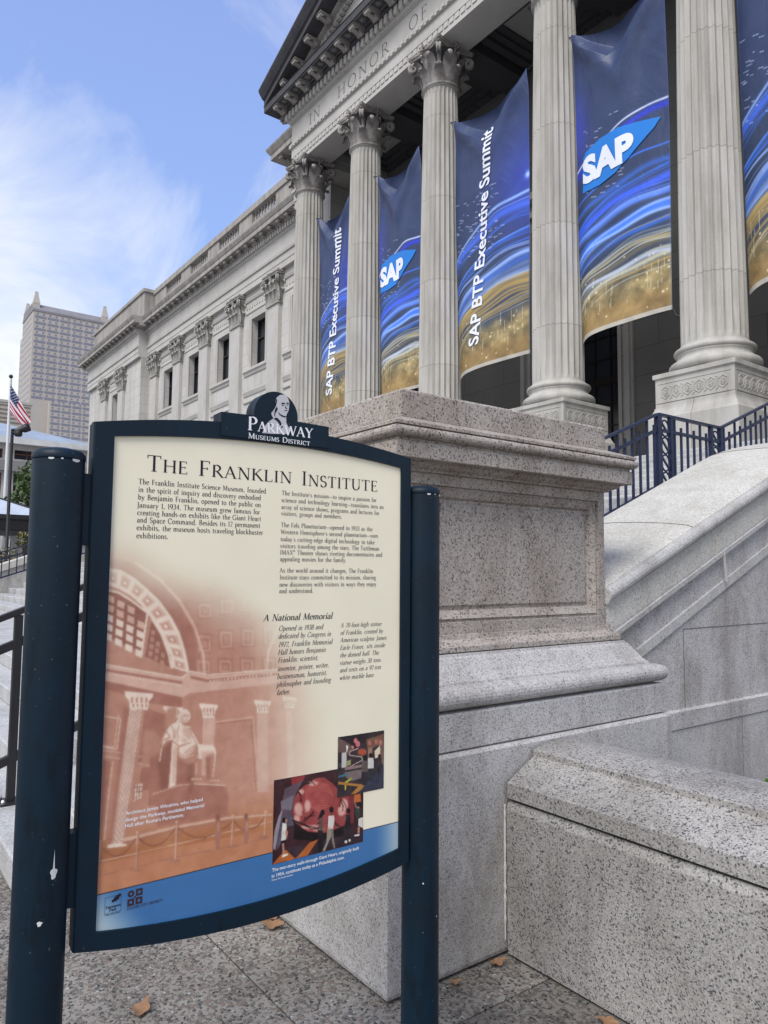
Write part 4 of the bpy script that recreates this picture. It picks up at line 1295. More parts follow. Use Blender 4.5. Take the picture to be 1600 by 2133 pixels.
('P', (38, 28, 36), 0, '6626 10920 7492 10918 7428 10727 7105 10611'),
('P', (120, 84, 66), 0, '7428 10767 7979 10845 7981 10576 7695 10560 7498 10454'),
('P', (226, 206, 178), 0, '7696 10453 7863 10564 7965 10524 7967 10309 7715 10264'),
('P', (150, 116, 96), 0, '7496 10560 7629 10569 7634 10117 7501 10136'),
('P', (120, 92, 80), 0, '7862 10672 7980 10684 7987 10066 7884 10134'),
('P', (176, 110, 96), 0, '7598 10660 7590 10696 7570 10724 7544 10736 7517 10730 7498 10707 7492 10674 7499 10639 7519 10611 7545 10598 7572 10604 7591 10627 7598 10660'),
('P', (176, 110, 96), 0, '7798 10667 7790 10702 7770 10730 7743 10743 7717 10737 7697 10714 7691 10680 7698 10645 7718 10617 7745 10604 7772 10610 7791 10633 7798 10667'),
('P', (176, 110, 96), 0, '7926 10630 7919 10666 7899 10694 7872 10706 7845 10700 7825 10677 7818 10644 7826 10608 7846 10580 7873 10567 7900 10573 7920 10596 7926 10630'),
('P', (208, 120, 118), 0, '7177 10772 7169 10807 7147 10835 7118 10848 7089 10842 7068 10820 7061 10787 7069 10752 7091 10724 7120 10711 7149 10717 7170 10739 7177 10772'),
('P', (196, 110, 112), 0, '7256 10683 7246 10724 7219 10756 7183 10771 7148 10765 7122 10740 7113 10702 7124 10661 7150 10629 7186 10614 7221 10620 7247 10645 7256 10683'),
('P', (206, 126, 120), 0, '7070 10629 7064 10651 7050 10668 7030 10676 7011 10673 6997 10659 6993 10639 6998 10618 7012 10601 7032 10592 7051 10595 7065 10609 7070 10629'),
('P', (176, 84, 60), 1, '7461 10459 7441 10506 7388 10546 7316 10568 7245 10565 7193 10539 7174 10497 7194 10450 7247 10410 7318 10389 7390 10391 7442 10416 7461 10459'),
('P', (196, 190, 186), 0, '6710 10535 6851 10541 6856 10179 6715 10174'),
('P', (230, 226, 220), 0, '6842 10711 6906 10677 6867 10539 6845 10542'),
('P', (150, 150, 96), 0, '6854 10321 6987 10341 6983 10212 6840 10207'),
('L', (200, 178, 170), 0.0022, '7202 10585 6946 10541 6948 10450 7302 10362 7336 10278 7110 10219 6952 10165'),
('L', (70, 50, 50), 0.0018, '7106 10559 7118 9699'),
('P', (140, 116, 112), 0, '6793 10188 7337 10173 7322 10110 6826 10106'),
('P', (120, 104, 104), 0, '6795 10059 7306 10060 7309 9850 7020 9818 6860 9920'),
('P', (178, 176, 60), 0, '6799 9827 6956 9892 7035 9919 6988 9849 6862 9791 6849 9626 6817 9632'),
('P', (66, 110, 120), 0, '6624 10008 6890 10019 6891 9967 6625 9957'),
('P', (176, 120, 58), 0, '6626 9867 7311 9693 7540 9657 7120 9491 6993 9512 7215 9657 6627 9803'),
('P', (52, 54, 72), 0, '7441 9699 7987 10066 7992 9491 7249 9495'),
('P', (24, 18, 20), 0, '7465 10320 7446 10369 7400 10395 7355 10382 7337 10338 7356 10288 7401 10262 7447 10275 7465 10320'),
('P', (96, 84, 80), 0, '7310 10268 7493 10249 7506 9967 7305 9983'),
('P', (40, 36, 44), 0, '7314 9996 7497 9976 7464 9643 7336 9663'),
('P', (24, 18, 20), 0, '7642 10352 7623 10399 7580 10423 7538 10410 7521 10369 7539 10323 7582 10299 7624 10311 7642 10352'),
('P', (210, 206, 198), 0, '7496 10304 7668 10286 7680 10023 7491 10037'),
('P', (44, 42, 52), 0, '7499 10050 7671 10031 7640 9720 7520 9739'),
('P', (24, 18, 20), 0, '7894 10306 7880 10340 7848 10358 7817 10349 7804 10318 7817 10284 7849 10266 7881 10275 7894 10306'),
('P', (52, 46, 52), 0, '7785 10270 7913 10257 7922 10063 7781 10073'),
('P', (40, 36, 42), 0, '7788 10083 7915 10069 7892 9839 7803 9853'),
('P', (24, 18, 20), 0, '6692 10332 6684 10353 6665 10364 6647 10358 6640 10340 6648 10319 6666 10308 6685 10314 6692 10332'),
('P', (60, 60, 70), 0, '6629 10311 6704 10303 6709 10185 6627 10191'),
('P', (40, 40, 50), 0, '6631 10197 6706 10189 6693 10049 6640 10057')]
PORTRAIT=[('P', 'lt', 0, '4722 19087 4789 19138 4880 19158 4961 19137 5009 19067 5033 18998 5035 18915 5025 18840 5015 18777 4981 18720 4955 18644 4985 18534 5045 18459 5117 18343 5038 18230 4584 18177 4340 18168 4403 18338 4489 18450 4621 18549 4574 18625 4550 18703 4582 18789 4648 18860 4668 18966 4682 19040'),
('P', 'dk', 0, '4682 19040 4668 18945 4614 18835 4553 18765 4551 18662 4605 18731 4649 18799 4681 18865 4706 18992'),
('P', 'dk', 0, '4661 18780 4704 18848 4728 18789 4696 18723 4652 18656 4676 18587 4630 18632'),
('P', 'dk', 0, '4805 18928 4850 18961 4907 18963 4935 18946 4885 18935 4839 18920'),
('P', 'dk', 0, '4942 18953 4987 18987 5022 18971 5023 18955 4976 18948'),
('P', 'dk', 0, '4822 18895 4897 18916 4908 18901 4840 18883'),
('P', 'dk', 0, '4949 18919 5018 18937 5012 18920 4954 18907'),
('P', 'dk', 0, '4936 18901 4955 18852 4990 18836 4951 18824 4921 18836'),
('P', 'dk', 0, '4900 18776 4968 18801 5003 18794 4957 18775 4911 18765'),
('P', 'dk', 0, '4741 18729 4799 18675 4891 18646 4955 18644 4942 18611 4846 18619 4765 18660'),
('P', 'dk', 0, '4621 18549 4710 18581 4803 18511 4874 18376 4829 18349 4735 18482'),
('P', 'dk', 0, '4956 18613 4997 18515 5081 18401 5035 18375 4963 18490'),
('P', 'dk', 0, '4489 18450 4578 18441 4536 18334 4473 18184 4450 18202 4491 18349')]

# ------------------------------------------------------------------ information sign
sign = thing('information_sign', 'dark teal museum district information board with cream printed panel between two round posts', 'sign', (-1.5304, 0.3429, 0), R(89.3))
for s, h in ((0.0, 1.712), (0.931, 1.706)):
    mb = MB()
    mb.lathe([(.049, 0), (.049, h)], 40, (s, .02))
    post = mb.build('post', M_sign, sign)
    mb = MB()
    mb.lathe([(.0498, h + .0015), (.0505, h + .004), (.0500, h + .012), (.044, h + .019), (.026, h + .0245), (.001, h + .026)], 40, (s, .02))
    mb.build('post_cap', M_sign, post)
    mb = MB()
    for a, w, dz in ((-118, 12, .003), (-62, 20, .005), (-95, 5, .002)):
        if s > .5:
            a += 12
        vs = []
        for i in range(7):
            t = R(a - w / 2 + w * i / 6)
            for z in (h - dz * (.4 + .6 * math.sin(PI * (i + .4) / 6.8)), h + .0008):
                vs.append((s + .0495 * math.cos(t), .02 + .0495 * math.sin(t), z))
        mb.add(vs, [(2 * i, 2 * i + 2, 2 * i + 3, 2 * i + 1) for i in range(6)])
    mb.build('chipped_paint', M_chip, post)
    spots = [(-75, .93, .0062, .010), (-100, .845, .0042, .0045)] if s < .5 else [(-50, .86, .003, .004), (-120, .70, .002, .002), (-70, .61, .0016, .0024)]
    for a, z, w, hh in spots:      # dried droppings and nicks
        mb = MB()
        t0 = R(a)
        vs = [(s + .0494 * math.cos(t0), .02 + .0494 * math.sin(t0), z)]
        for i in range(20):
            p = 2 * PI * i / 20
            r = 1 + .14 * math.sin(3 * p + a) + .10 * math.sin(5 * p)
            t = t0 + w * r * math.cos(p) / .049
            vs.append((s + .0494 * math.cos(t), .02 + .0494 * math.sin(t), z + hh * r * math.sin(p) + (hh * 3.4 if s < .5 and i == 5 and z > .9 else 0)))
        mb.add(vs, [(0, i + 1, (i + 1) % 20 + 1) for i in range(20)])
        mb.build('bird_dropping', M_chip, post)
for s0, s1 in ((.046, .064), (.874, .889)):
    for z0, z1 in ((1.545, 1.690), (.845, .985)):
        mb = MB()
        mb.box(s0, s1, .006, .036, z0, z1)
        mb.build('bracket', M_sign, sign)


def arcz(a, zl, zm, zr, s):
    t = (s - a[0]) / (a[1] - a[0])
    return zl + (zr - zl) * t + (zm - (zl + zr) / 2) * 4 * t * (1 - t)


NS = 24
ob_, ib = (.0595, .8795), (.101, .8465)
outl, inl = [], []
for i in range(NS + 1):
    t = i / NS
    so_ = ob_[0] + (ob_[1] - ob_[0]) * t; si_ = ib[0] + (ib[1] - ib[0]) * t
    outl.append((so_, arcz(ob_, 1.797, 1.836, 1.800, so_))); inl.append((si_, arcz(ib, 1.772, 1.7965, 1.772, si_)))
for i in range(NS + 1):
    t = 1 - i / NS
    so_ = ob_[0] + (ob_[1] - ob_[0]) * t; si_ = ib[0] + (ib[1] - ib[0]) * t
    outl.append((so_, arcz(ob_, .7615, .716, .7530, so_))); inl.append((si_, arcz(ib, .789, .7585, .792, si_)))
n = len(outl)
mb = MB()
vs = []
for o, i in zip(outl, inl):
    vs += [(o[0], .003, o[1]), (o[0] + (.003 if o[0] < .4 else -.003), 0, o[1]), (i[0], 0, i[1]), (i[0], .010, i[1]), (o[0], .020, o[1])]
fs = []
for k in range(n):
    j = (k + 1) % n
    for q in range(4):
        if q == 3:
            continue
        fs.append((k * 5 + q, j * 5 + q, j * 5 + q + 1, k * 5 + q + 1))
    fs.append((k * 5 + 0, k * 5 + 4, j * 5 + 4, j * 5 + 0))
mb.add(vs, fs)
frame = mb.build('frame', M_sign, sign)
mb = MB()   # rear half of the board, a second shallow tray
off = [(p[0] + (.002 if p[0] < .4 else -.002), p[1] - .001) for p in outl]
mb.add([(p[0], .0215, p[1]) for p in off] + [(p[0], .041, p[1]) for p in off], [(k, (k + 1) % n, n + (k + 1) % n, n + k) for k in range(n)] + [tuple(range(n - 1, -1, -1)), tuple(range(n, 2 * n))])
mb.build('back_panel', M_sign, sign)

# header plate with the round emblem
hp = []
hp += [(.3315, 1.800), (.3315, 1.8535), (.4105, 1.8535 + .002)]
for i in range(25):
    a = R(186 - 192 * i / 24)
    hp.append((.470 + .0575 * math.cos(a), 1.8625 + .0575 * math.sin(a)))
hp += [(.5275, 1.8560), (.6155, 1.8535), (.6155, 1.800)]
mb = MB()
mb.ext([(p[0], p[1]) for p in hp], 'y', -.003, .0195)
header = mb.build('header_plate', M_sign, sign)
mb = MB()
mb.ext([(p[0] * .999 + .0004, p[1] - .0005) for p in hp], 'y', .0213, .041)
mb.build('header_back', M_sign, header)
mb = MB(); mb2 = MB()
for k, (kind, col, a, st) in enumerate(PORTRAIT):
    p = pts_of(st)
    # keep the portrait above the word
    p = [(x, z) for x, z in p]
    (mb if col == 'lt' else mb2).add([(x, -.0034 - (0 if col == 'lt' else .0004), z) for x, z in p], [tuple(range(len(p)))])
M_emb = flat('emblem_grey', (0.52, 0.50, 0.53), 0.5, spec=0.3)
mb.build('emblem', M_emb, header)
mb2.build('emblem_lines', M_sign, header)
mb = MB()
F1 = Serif(.15, .055, small=.74, track=.02)
F1.put(mb, 'Parkway', .396, .570, 1.8196, .0315, y=-.0042)
F2 = Serif(.14, .06, small=.76, track=.05)
F2.put(mb, 'Museums District', .398, .5625, 1.8005, .0128, y=-.0042)
mb.build('header_lettering', M_white, header)

# the printed sheet
px = .0012
xs = np.arange(.098, .850, px); zs = np.arange(.752, 1.802, px)
Xg, Zg = np.meshgrid(xs, zs)
h_, w_ = Xg.shape
CREAM = np.array([237, 229, 203.])
img = np.ones((h_, w_, 3)) * CREAM
sep_ = np.ones((h_, w_, 3)) * np.array([186, 134, 112.])
gn = noise2(h_, w_, 5, 5)
sep_ += (gn[..., None] - .5) * np.array([26, 26, 24.])
# broad tone of the sepia photograph: darker dome, lighter right wall, orange floor
sep_ += (-6 * sstep(1.30, 1.42, Zg) * sstep(.12, .25, Xg) * (1 - sstep(.42, .55, Xg)))[..., None]
sep_ += (16 * sstep(.33, .50, Xg) * (1 - sstep(1.20, 1.30, Zg)))[..., None]
sep_ += sstep(1.02, .90, Zg)[..., None] * np.array([-2, -14, -34.])
sep_ += (-14 * sstep(1.08, .98, Zg) * (1 - sstep(.93, .99, Zg)))[..., None]
pal = dict(w=(236, 216, 196), l=(214, 174, 152), ml=(206, 164, 142), md=(164, 108, 90), m=(184, 134, 112), d=(142, 90, 74), dk=(146, 92, 76), dk2=(128, 74, 58), cl=(196, 148, 126), cd=(172, 118, 98), md2=(176, 120, 98), fl=(188, 124, 88))
paint_shapes(sep_, xs, zs, SEPIA, {k: np.array(v, float) for k, v in pal.items()})
sep_ = sep_ * .88 + np.array([206, 160, 138.]) * .12
sep_ = blur(sep_, 2) * .35 + blur(sep_, 1) * .35 + sep_ * .3 + (noise2(h_, w_, 40, 3)[..., None] - .5) * 20
sep_ += (rng.random((h_, w_, 1)) - .5) * 6
edge = np.minimum((1.635 - .40 * (Xg - .10) - 1.6 * np.clip(Xg - .36, 0, 1) ** 2) - Zg + .07 * (noise2(h_, w_, 4, 3) - .5), 9)
al = sstep(0, .20, edge) * (1 - sstep(.40, .66, Xg + .04 * sstep(1.05, 1.45, Zg)))
al = np.maximum(al, sstep(1.04, 1.0, Zg) * sstep(.62, .50, Xg)) * sstep(0, .20, edge)
img = img * (1 - al[..., None]) + sep_ * al[..., None]
# blue band with pale corners
band = Zg < .8572
bl = np.ones((h_, w_, 3)) * np.array([62, 112, 164.]) + (noise2(h_, w_, 6, 3)[..., None] - .5) * 10
pale = np.maximum(sstep(.21, .095, Xg + (Zg - .79) * .8) * .85, sstep(.765, .86, Xg) * .75)
bl = bl * (1 - pale[..., None]) + np.array([206, 214, 206.]) * pale[..., None]
img = np.where(band[..., None], bl, img)
ln = (np.abs(Zg - .8572) < .0011)
img[ln] = (52, 60, 74)
# faint grime near the frame edges of the sheet
img -= (noise2(h_, w_, 9, 4)[..., None] - .45) * 7
img = np.clip(img, 4, 250)
Pm = np.stack([Xg, np.full_like(Xg, .0065), Zg], -1)
M_print = vcol('printed_panel', 0.30, 0.5)
panel = grid_mesh('printed_panel', Pm, lin(img) * .98, M_print, sign)


def photo(name, s0, s1, z0, z1, bgc, y, only, res=.0009):
    xs = np.arange(s0, s1 + res, res); zs = np.arange(z0, z1 + res, res)
    xs[-1] = s1; zs[-1] = z1
    im = np.ones((len(zs), len(xs), 3)) * np.array(bgc, float)
    paint_shapes(im, xs, zs, only, {})
    im = blur(im, 1) * .5 + im * .5
    im += (noise2(len(zs), len(xs), 14, 4)[..., None] - .5) * 26
    Xg, Zg = np.meshgrid(xs, zs)
    return grid_mesh(name, np.stack([Xg, np.full_like(Xg, y), Zg], -1), lin(np.clip(im, 4, 250)) * .95, M_print, panel)


cut = next(i for i, p in enumerate(PHOTOS) if i > 2 and p[2] == 0 and p[1] == (52, 42, 46))
photo('heart_photograph', .4875, .7372, .8300, 1.0172, (58, 30, 34), .0061, PHOTOS[:cut])
photo('gallery_photograph', .6600, .7990, .9490, 1.0930, (52, 42, 46), .0057, PHOTOS[cut:])
TY = .0060
for tx, a, b, z, cap in (('The', .1707, .2631, 1.7060, .0345), ('Franklin', .2854, .5214, 1.7056, .0340), ('Institute', .5455, .7738, 1.7040, .0340)):
    title = MB()
    Serif(.115, .042, small=.80, track=.055).put(title, tx, a, b, z, cap, TY)
    title.build('title_lettering', M_ink, panel)
BODY1 = [('The Franklin Institute Science Museum, founded', .1547, .4522, 1.6770), ('in the spirit of inquiry and discovery embodied', .1550, .4392, 1.6605), ('by Benjamin Franklin, opened to the public on', .1549, .4396, 1.6443), ('January 1, 1934. The museum grew famous for', .1535, .4378, 1.6275), ('creating hands-on exhibits like the Giant Heart', .1543, .4409, 1.6117), ('and Space Command. Besides its 12 permanent', .1544, .4391, 1.5962), ('exhibits, the museum hosts traveling blockbuster', .1541, .4467, 1.5801), ('exhibitions.', .1542, .2230, 1.5633)]
BODY2 = [("The Institute's mission\u2014to inspire a passion for", .4930, .7693, 1.6764), ('science and technology learning\u2014translates into an', .4922, .7923, 1.6598), ('array of science shows, programs and lectures for', .4925, .7786, 1.6432), ('visitors, groups and members.', .4923, .6638, 1.6280),
         ('The Fels Planetarium\u2014opened in 1933 as the', .4923, .7572, 1.6003), ("Western Hemisphere's second planetarium\u2014uses", .4921, .7751, 1.5841), ("today's cutting-edge digital technology to take", .4919, .7644, 1.5669), ('visitors traveling among the stars. The Tuttleman', .4917, .7796, 1.5509), ('IMAX\u00ae Theater shows riveting documentaries and', .4915, .7894, 1.5353), ('appealing movies for the family.', .4918, .6789, 1.5198),
         ('As the world around it changes, The Franklin', .4913, .7605, 1.4931), ('Institute stays committed to its mission, sharing', .4916, .7695, 1.4768), ('new discoveries with visitors in ways they enjoy', .4914, .7710, 1.4599), ('and understand.', .4912, .5842, 1.4448)]
HEAD = [('A National Memorial', .4512, .6389, 1.3808)]
IT1 = [('Opened in 1938 and', .4915, .6127, 1.3568), ('dedicated by Congress in', .4909, .6356, 1.3389), ('1972, Franklin Memorial', .4920, .6399, 1.3196), ('Hall honors Benjamin', .4907, .6209, 1.3016), ('Franklin: scientist,', .4911, .6011, 1.2836), ('inventor, printer, writer,', .4905, .6312, 1.2641), ('businessman, humorist,', .4898, .6258, 1.2460), ('philosopher and founding', .4892, .6369, 1.2278), ('father.', .4896, .5260, 1.2096)]
IT2 = [('A 20-foot-high statue', .6628, .7871, 1.3582), ('of Franklin, created by', .6625, .7929, 1.3399), ('American sculptor James', .6622, .8044, 1.3219), ('Earle Fraser, sits inside', .6619, .7996, 1.3033), ('the domed hall. The', .6622, .7803, 1.2852), ('statue weighs 30 tons', .6619, .7868, 1.2668), ('and rests on a 92-ton', .6622, .7870, 1.2487), ('white marble base.', .6619, .7673, 1.2304)]
for nm, blk, f, cap in (('body_lettering', BODY1, Serif(.125, .055, track=.045), .0112), ('body_lettering', BODY2, Serif(.122, .055, track=.045), .0106), ('heading_lettering', HEAD, Serif(.145, .055, slant=.22, track=.02), .0150), ('italic_lettering', IT1, Serif(.112, .05, slant=.26, track=.03), .0118), ('italic_lettering', IT2, Serif(.108, .05, slant=.26, track=.03), .0110)):
    mb = MB()
    for tx, a, b, z in blk:
        f.put(mb, tx, a, b, z, cap, TY)
    mb.build(nm, M_ink, panel)
for cap_ in ((('Architect James Windrim, who helped', .1525, .3163, 1.0010), ('design the Parkway, modeled Memorial', .1526, .3199, .9880), ("Hall after Rome's Parthenon.", .1523, .2751, .9762)), (('The two-story walk-through Giant Heart, originally built', .4870, .7257, .8144), ('in 1954, continues today as a Philadelphia icon.', .4867, .6826, .8012), ('Photos: The Franklin Institute', .4869, .5408, .7944))):
    mb = MB()
    for tx, a, b, z in cap_:
        sans_put(mb, tx, a, b, z, y=TY, off=.012)
    mb.build('caption_lettering', M_white, panel)
# two small logos in the blue band
mb = MB()
a0, a1, b0, b1, t = .1180, .1500, .8160, .8480, .0005
for q in ((a0, a1, b0, b0 + t), (a0, a1, b1 - t, b1), (a0, a0 + t, b0, b1), (a1 - t, a1, b0, b1)):
    mb.add([(q[0], TY, q[2]), (q[1], TY, q[2]), (q[1], TY, q[3]), (q[0], TY, q[3])], [(0, 1, 2, 3)])
leaf = [(.131, .837), (.134, .8355), (.1365, .8375), (.139, .836), (.142, .839), (.1455, .8395), (.1455, .843), (.149, .8455), (.1475, .8475), (.149, .850), (.1455, .8500), (.143, .8475), (.141, .849), (.1385, .8455), (.136, .846), (.1355, .842), (.132, .841)]
mb.add([(x, TY - .0002, z) for x, z in leaf], [tuple(range(len(leaf)))])
fl = Serif(.16, .07)
fl.put(mb, 'Fairmount', .1200, .1490, .8258, .0056, TY); fl.put(mb, 'Park', .1271, .1411, .8195, .0056, TY)
fl.put(mb, 'PHILADELPHIA', .1190, .1490, .8128, .0022, TY)
mb.build('park_logo', M_ink, panel)
mb = MB()
for i in range(4):
    ca, cb = (.1690 + (i % 2) * .0165, .8270 + (i // 2) * .0165)
    r, q = .0068, .0026
    if i in (0, 1, 3):
        o4 = [(ca - r, cb - r), (ca + r, cb - r), (ca + r, cb + r), (ca - r, cb + r)]
        i4 = [(ca - q, cb - q), (ca + q, cb - q), (ca + q, cb + q), (ca - q, cb + q)]
    else:
        o4 = [(ca + r * math.cos(2 * PI * k / 12), cb + r * math.sin(2 * PI * k / 12)) for k in range(12)]
        i4 = [(ca + q * math.cos(2 * PI * k / 12), cb + q * math.sin(2 * PI * k / 12)) for k in range(12)]
    m = len(o4)
    mb.add([(x, TY, z) for x, z in o4 + i4], [(k, (k + 1) % m, m + (k + 1) % m, m + k) for k in range(m)])
mb.add([(x, TY, z) for x, z in ((.1755, .8335), (.1790, .8335), (.1790, .8370), (.1755, .8370))], [(0, 1, 2, 3)])
Serif(.16, .07).put(mb, 'CENTER CITY DISTRICT', .1618, .2344, .8130, .0052, TY)
mb.build('district_logo', flat('logo_brown', (.035, .012, .018), .5), panel)


# ------------------------------------------------------------------ pavement and ground
def pebbles(name, sc=70.0, tone=1.0):
    m, t, b = newmat(name)
    tc = nd(t, 'ShaderNodeTexCoord')
    co = tc.outputs['Object']
    wn = nd(t, 'ShaderNodeTexNoise', i_Scale=sc * .6, i_Detail=2.0)
    t.links.new(co, wn.inputs['Vector'])
    wv = nd(t, 'ShaderNodeVectorMath', operation='MULTIPLY_ADD')
    wv.inputs[1].default_value = (.008, .008, .008)
    t.links.new(wn.outputs['Color'], wv.inputs[0]); t.links.new(co, wv.inputs[2])
    v = nd(t, 'ShaderNodeTexVoronoi', i_Scale=sc, i_Randomness=1.0)
    t.links.new(wv.outputs[0], v.inputs['Vector'])
    sp = nd(t, 'ShaderNodeSeparateColor')
    t.links.new(v.outputs['Color'], sp.inputs[0])
    k = tone
    cr = ramp(t, [(0, (.035 * k, .035 * k, .04 * k)), (.18, (.09 * k, .085 * k, .085 * k)), (.45, (.20 * k, .175 * k, .155 * k)), (.72, (.30 * k, .26 * k, .225 * k)), (.86, (.25 * k, .155 * k, .12 * k)), (.95, (.36 * k, .35 * k, .34 * k)), (1, (.55 * k, .54 * k, .53 * k))])
    t.links.new(sp.outputs[0], cr.inputs[0])
    e = nd(t, 'ShaderNodeTexVoronoi', i_Scale=sc, feature='DISTANCE_TO_EDGE')
    t.links.new(wv.outputs[0], e.inputs['Vector'])
    # only some cells are stones; the rest is cement
    em = ramp(t, [(.05, (0, 0, 0)), (.14, (1, 1, 1))])
    t.links.new(e.outputs['Distance'], em.inputs[0])
    st = nd(t, 'ShaderNodeMath', operation='GREATER_THAN', i_1=.36)
    t.links.new(sp.outputs[1], st.inputs[0])
    mk = nd(t, 'ShaderNodeMath', operation='MULTIPLY')
    t.links.new(em.outputs[0], mk.inputs[0]); t.links.new(st.outputs[0], mk.inputs[1])
    f = nd(t, 'ShaderNodeTexNoise', i_Scale=420.0, i_Detail=4.0)
    t.links.new(co, f.inputs['Vector'])
    cem = mixc(t, f.outputs[0], (.15 * k, .14 * k, .125 * k), (.46 * k, .43 * k, .385 * k))
    c = mixc(t, mk.outputs[0], cem, cr.outputs[0])
    d = nd(t, 'ShaderNodeTexNoise', i_Scale=3.0, i_Detail=6.0)
    t.links.new(co, d.inputs['Vector'])
    dr = ramp(t, [(.35, (.68, .67, .66)), (.65, (1.08, 1.08, 1.08))])
    t.links.new(d.outputs[0], dr.inputs[0])
    mul = nd(t, 'ShaderNodeMix', data_type='RGBA', blend_type='MULTIPLY')
    mul.inputs[0].default_value = 1
    t.links.new(c, mul.inputs[6]); t.links.new(dr.outputs[0], mul.inputs[7])
    t.links.new(mul.outputs[2], b.inputs['Base Color'])
    b.inputs['Roughness'].default_value = .8
    hs = nd(t, 'ShaderNodeMath', operation='MULTIPLY_ADD', i_1=.25)
    t.links.new(f.outputs[0], hs.inputs[0]); t.links.new(mk.outputs[0], hs.inputs[2])
    bump(t, b, hs.outputs[0], .9, .008)
    return m


M_pave = pebbles('exposed_aggregate', 88, .84)
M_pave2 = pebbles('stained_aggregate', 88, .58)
M_far = stone('far_paving', (.25, .245, .24), dscale=.15)
mb = MB()
mb.add([(-1500, -1500, -.03), (1500, -1500, -.03), (1500, 1500, -.03), (-1500, 1500, -.03)], [(0, 1, 2, 3)])
struct(mb.build('ground', M_far))
# slabs with open joints over a dark bed
mb = MB()
mb.box(-32, 8, -16, 6, -.028, -.008)
bed = struct(mb.build('pavement_bed', M_gap))
mb = MB(); mbd = MB()
xe = [-1.9 + 1.5 * k for k in range(-20, 6)]
ye = [1.3 + 1.5 * k for k in range(-11, 3)]
g = .0035
for i in range(len(xe) - 1):
    for j in range(len(ye) - 1):
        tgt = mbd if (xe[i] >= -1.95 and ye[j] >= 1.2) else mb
        a, b_, c, d = xe[i] + g, xe[i + 1] - g, ye[j] + g, ye[j + 1] - g
        tgt.box(a, b_, c, d, -.010, 0)
struct(mb.build('pavement', M_pave, bevel=.003))
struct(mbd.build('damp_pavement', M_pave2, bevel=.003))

# ------------------------------------------------------------------ granite pedestal
ped = thing('granite_pedestal', 'big moulded granite pedestal with recessed side panel at the foot of the stair wall', 'pedestal', (-2.93, 2.48, 0))


def pbuild(mb, name, mat, parent=ped, bevel=.006):
    mb.v = [(x + 2.93, y - 2.48, z) for x, y, z in mb.v]
    return mb.build(name, mat, parent, bevel)


HX, HY, CX, CY = .60, .66, -2.93, 2.48
mb = MB()
mb.loops([(.215, .012), (.22, .03), (.22, .795), (.212, .806)], HX, HY, CX, CY)
mb.loops([(.185, .8061), (.185, .812), (.197, .8125), (.197, .946), (.190, .953), (.14, .9585)], HX, HY, CX, CY)
pbuild(mb, 'base', M_gran2)
mb = MB()
tor = [(.140, .9586), (.150, .9620), (.160, .9625)] + [(.172 + .042 * math.sin(PI * k / 10), 1.005 - .042 * math.cos(PI * k / 10)) for k in range(11)]
tor += [(.150, 1.0485), (.148, 1.058), (.140, 1.060), (.120, 1.082), (.082, 1.140), (.068, 1.149), (.066, 1.158)]
mb.loops(tor, HX, HY, CX, CY)
pbuild(mb, 'torus', M_gran2, bevel=0)
mb = MB()
mb.loops([(.040, 1.1585), (.040, 1.1625), (.052, 1.163), (.052, 1.185), (.030, 1.207), (.022, 1.212), (.018, 1.2325)], HX, HY, CX, CY)
pbuild(mb, 'die_base', M_gran, bevel=.002)
# die with sunk panels: four rails round a recess on each face
mb = MB()
mb.box(CX - HX + .05, CX + HX - .05, CY - HY + .05, CY + HY - .05, 1.233, 1.909)


def panel_face(mb, o, u, w, z0, z1, m0, m1, dep):
    """moulded frame: flat border, then a sloped band, then the sunk field; o = lower left corner, u = unit along, n = outward"""
    o = Vector(o); u = Vector(u); zv = Vector((0, 0, 1)); nn = u.cross(zv)
    def ring(ins, d):
        return [o + u * ins + zv * ins + nn * d, o + u * (w - ins) + zv * ins + nn * d, o + u * (w - ins) + zv * (z1 - z0 - ins) + nn * d, o + u * ins + zv * (z1 - z0 - ins) + nn * d]
    rs = [ring(0, 0), ring(m0, 0), ring(m0 + .003, -.014), ring(m0 + .010, -.014), ring(m0 + .016, -.006), ring(m1 - .016, -.024), ring(m1 - .008, -dep - .010), ring(m1 + .004, -dep - .008), ring(m1 + .012, -dep)]
    vs = [p for r in rs for p in r]
    fs = []
    for k in range(len(rs) - 1):
        for i in range(4):
            j = (i + 1) % 4
            fs.append((k * 4 + i, k * 4 + j, k * 4 + 4 + j, k * 4 + 4 + i))
    q = (len(rs) - 1) * 4
    fs.append((q, q + 1, q + 2, q + 3))
    mb.add(vs, fs)


z0, z1 = 1.2328, 1.9092
for o, u, w in (((CX + HX, CY - HY, z0), (0, 1, 0), 2 * HY), ((CX - HX, CY - HY, z0), (1, 0, 0), 2 * HX), ((CX - HX, CY + HY, z0), (0, -1, 0), 2 * HY), ((CX + HX, CY + HY, z0), (-1, 0, 0), 2 * HX)):
    panel_face(mb, o, u, w, z0, z1, .048, .108, .030)
pbuild(mb, 'die', M_gran, bevel=0)
mb = MB()
cor = [(.004, 1.9095), (.018, 1.9095), (.022, 1.916), (.046, 1.926), (.058, 1.936), (.060, 1.9445), (.098, 1.9455), (.102, 1.949), (.102, 2.012), (.094, 2.016), (.094, 2.0245), (.104, 2.026)]
cor += [(.104 + .022 * math.sin(PI * k / 8), 2.049 - .022 * math.cos(PI * k / 8)) for k in range(9)]
cor += [(.118, 2.074), (.118, 2.086), (.114, 2.089), (.016, 2.126)]
mb.loops(cor, HX, HY, CX, CY)
pbuild(mb, 'cornice', M_gran, bevel=0)
mb = MB()
mb.loops([(.010, 2.1265), (.010, 2.236), (.004, 2.246), (-.30, 2.300)], HX, HY, CX, CY)
pbuild(mb, 'cap_block', M_gran, bevel=.004)

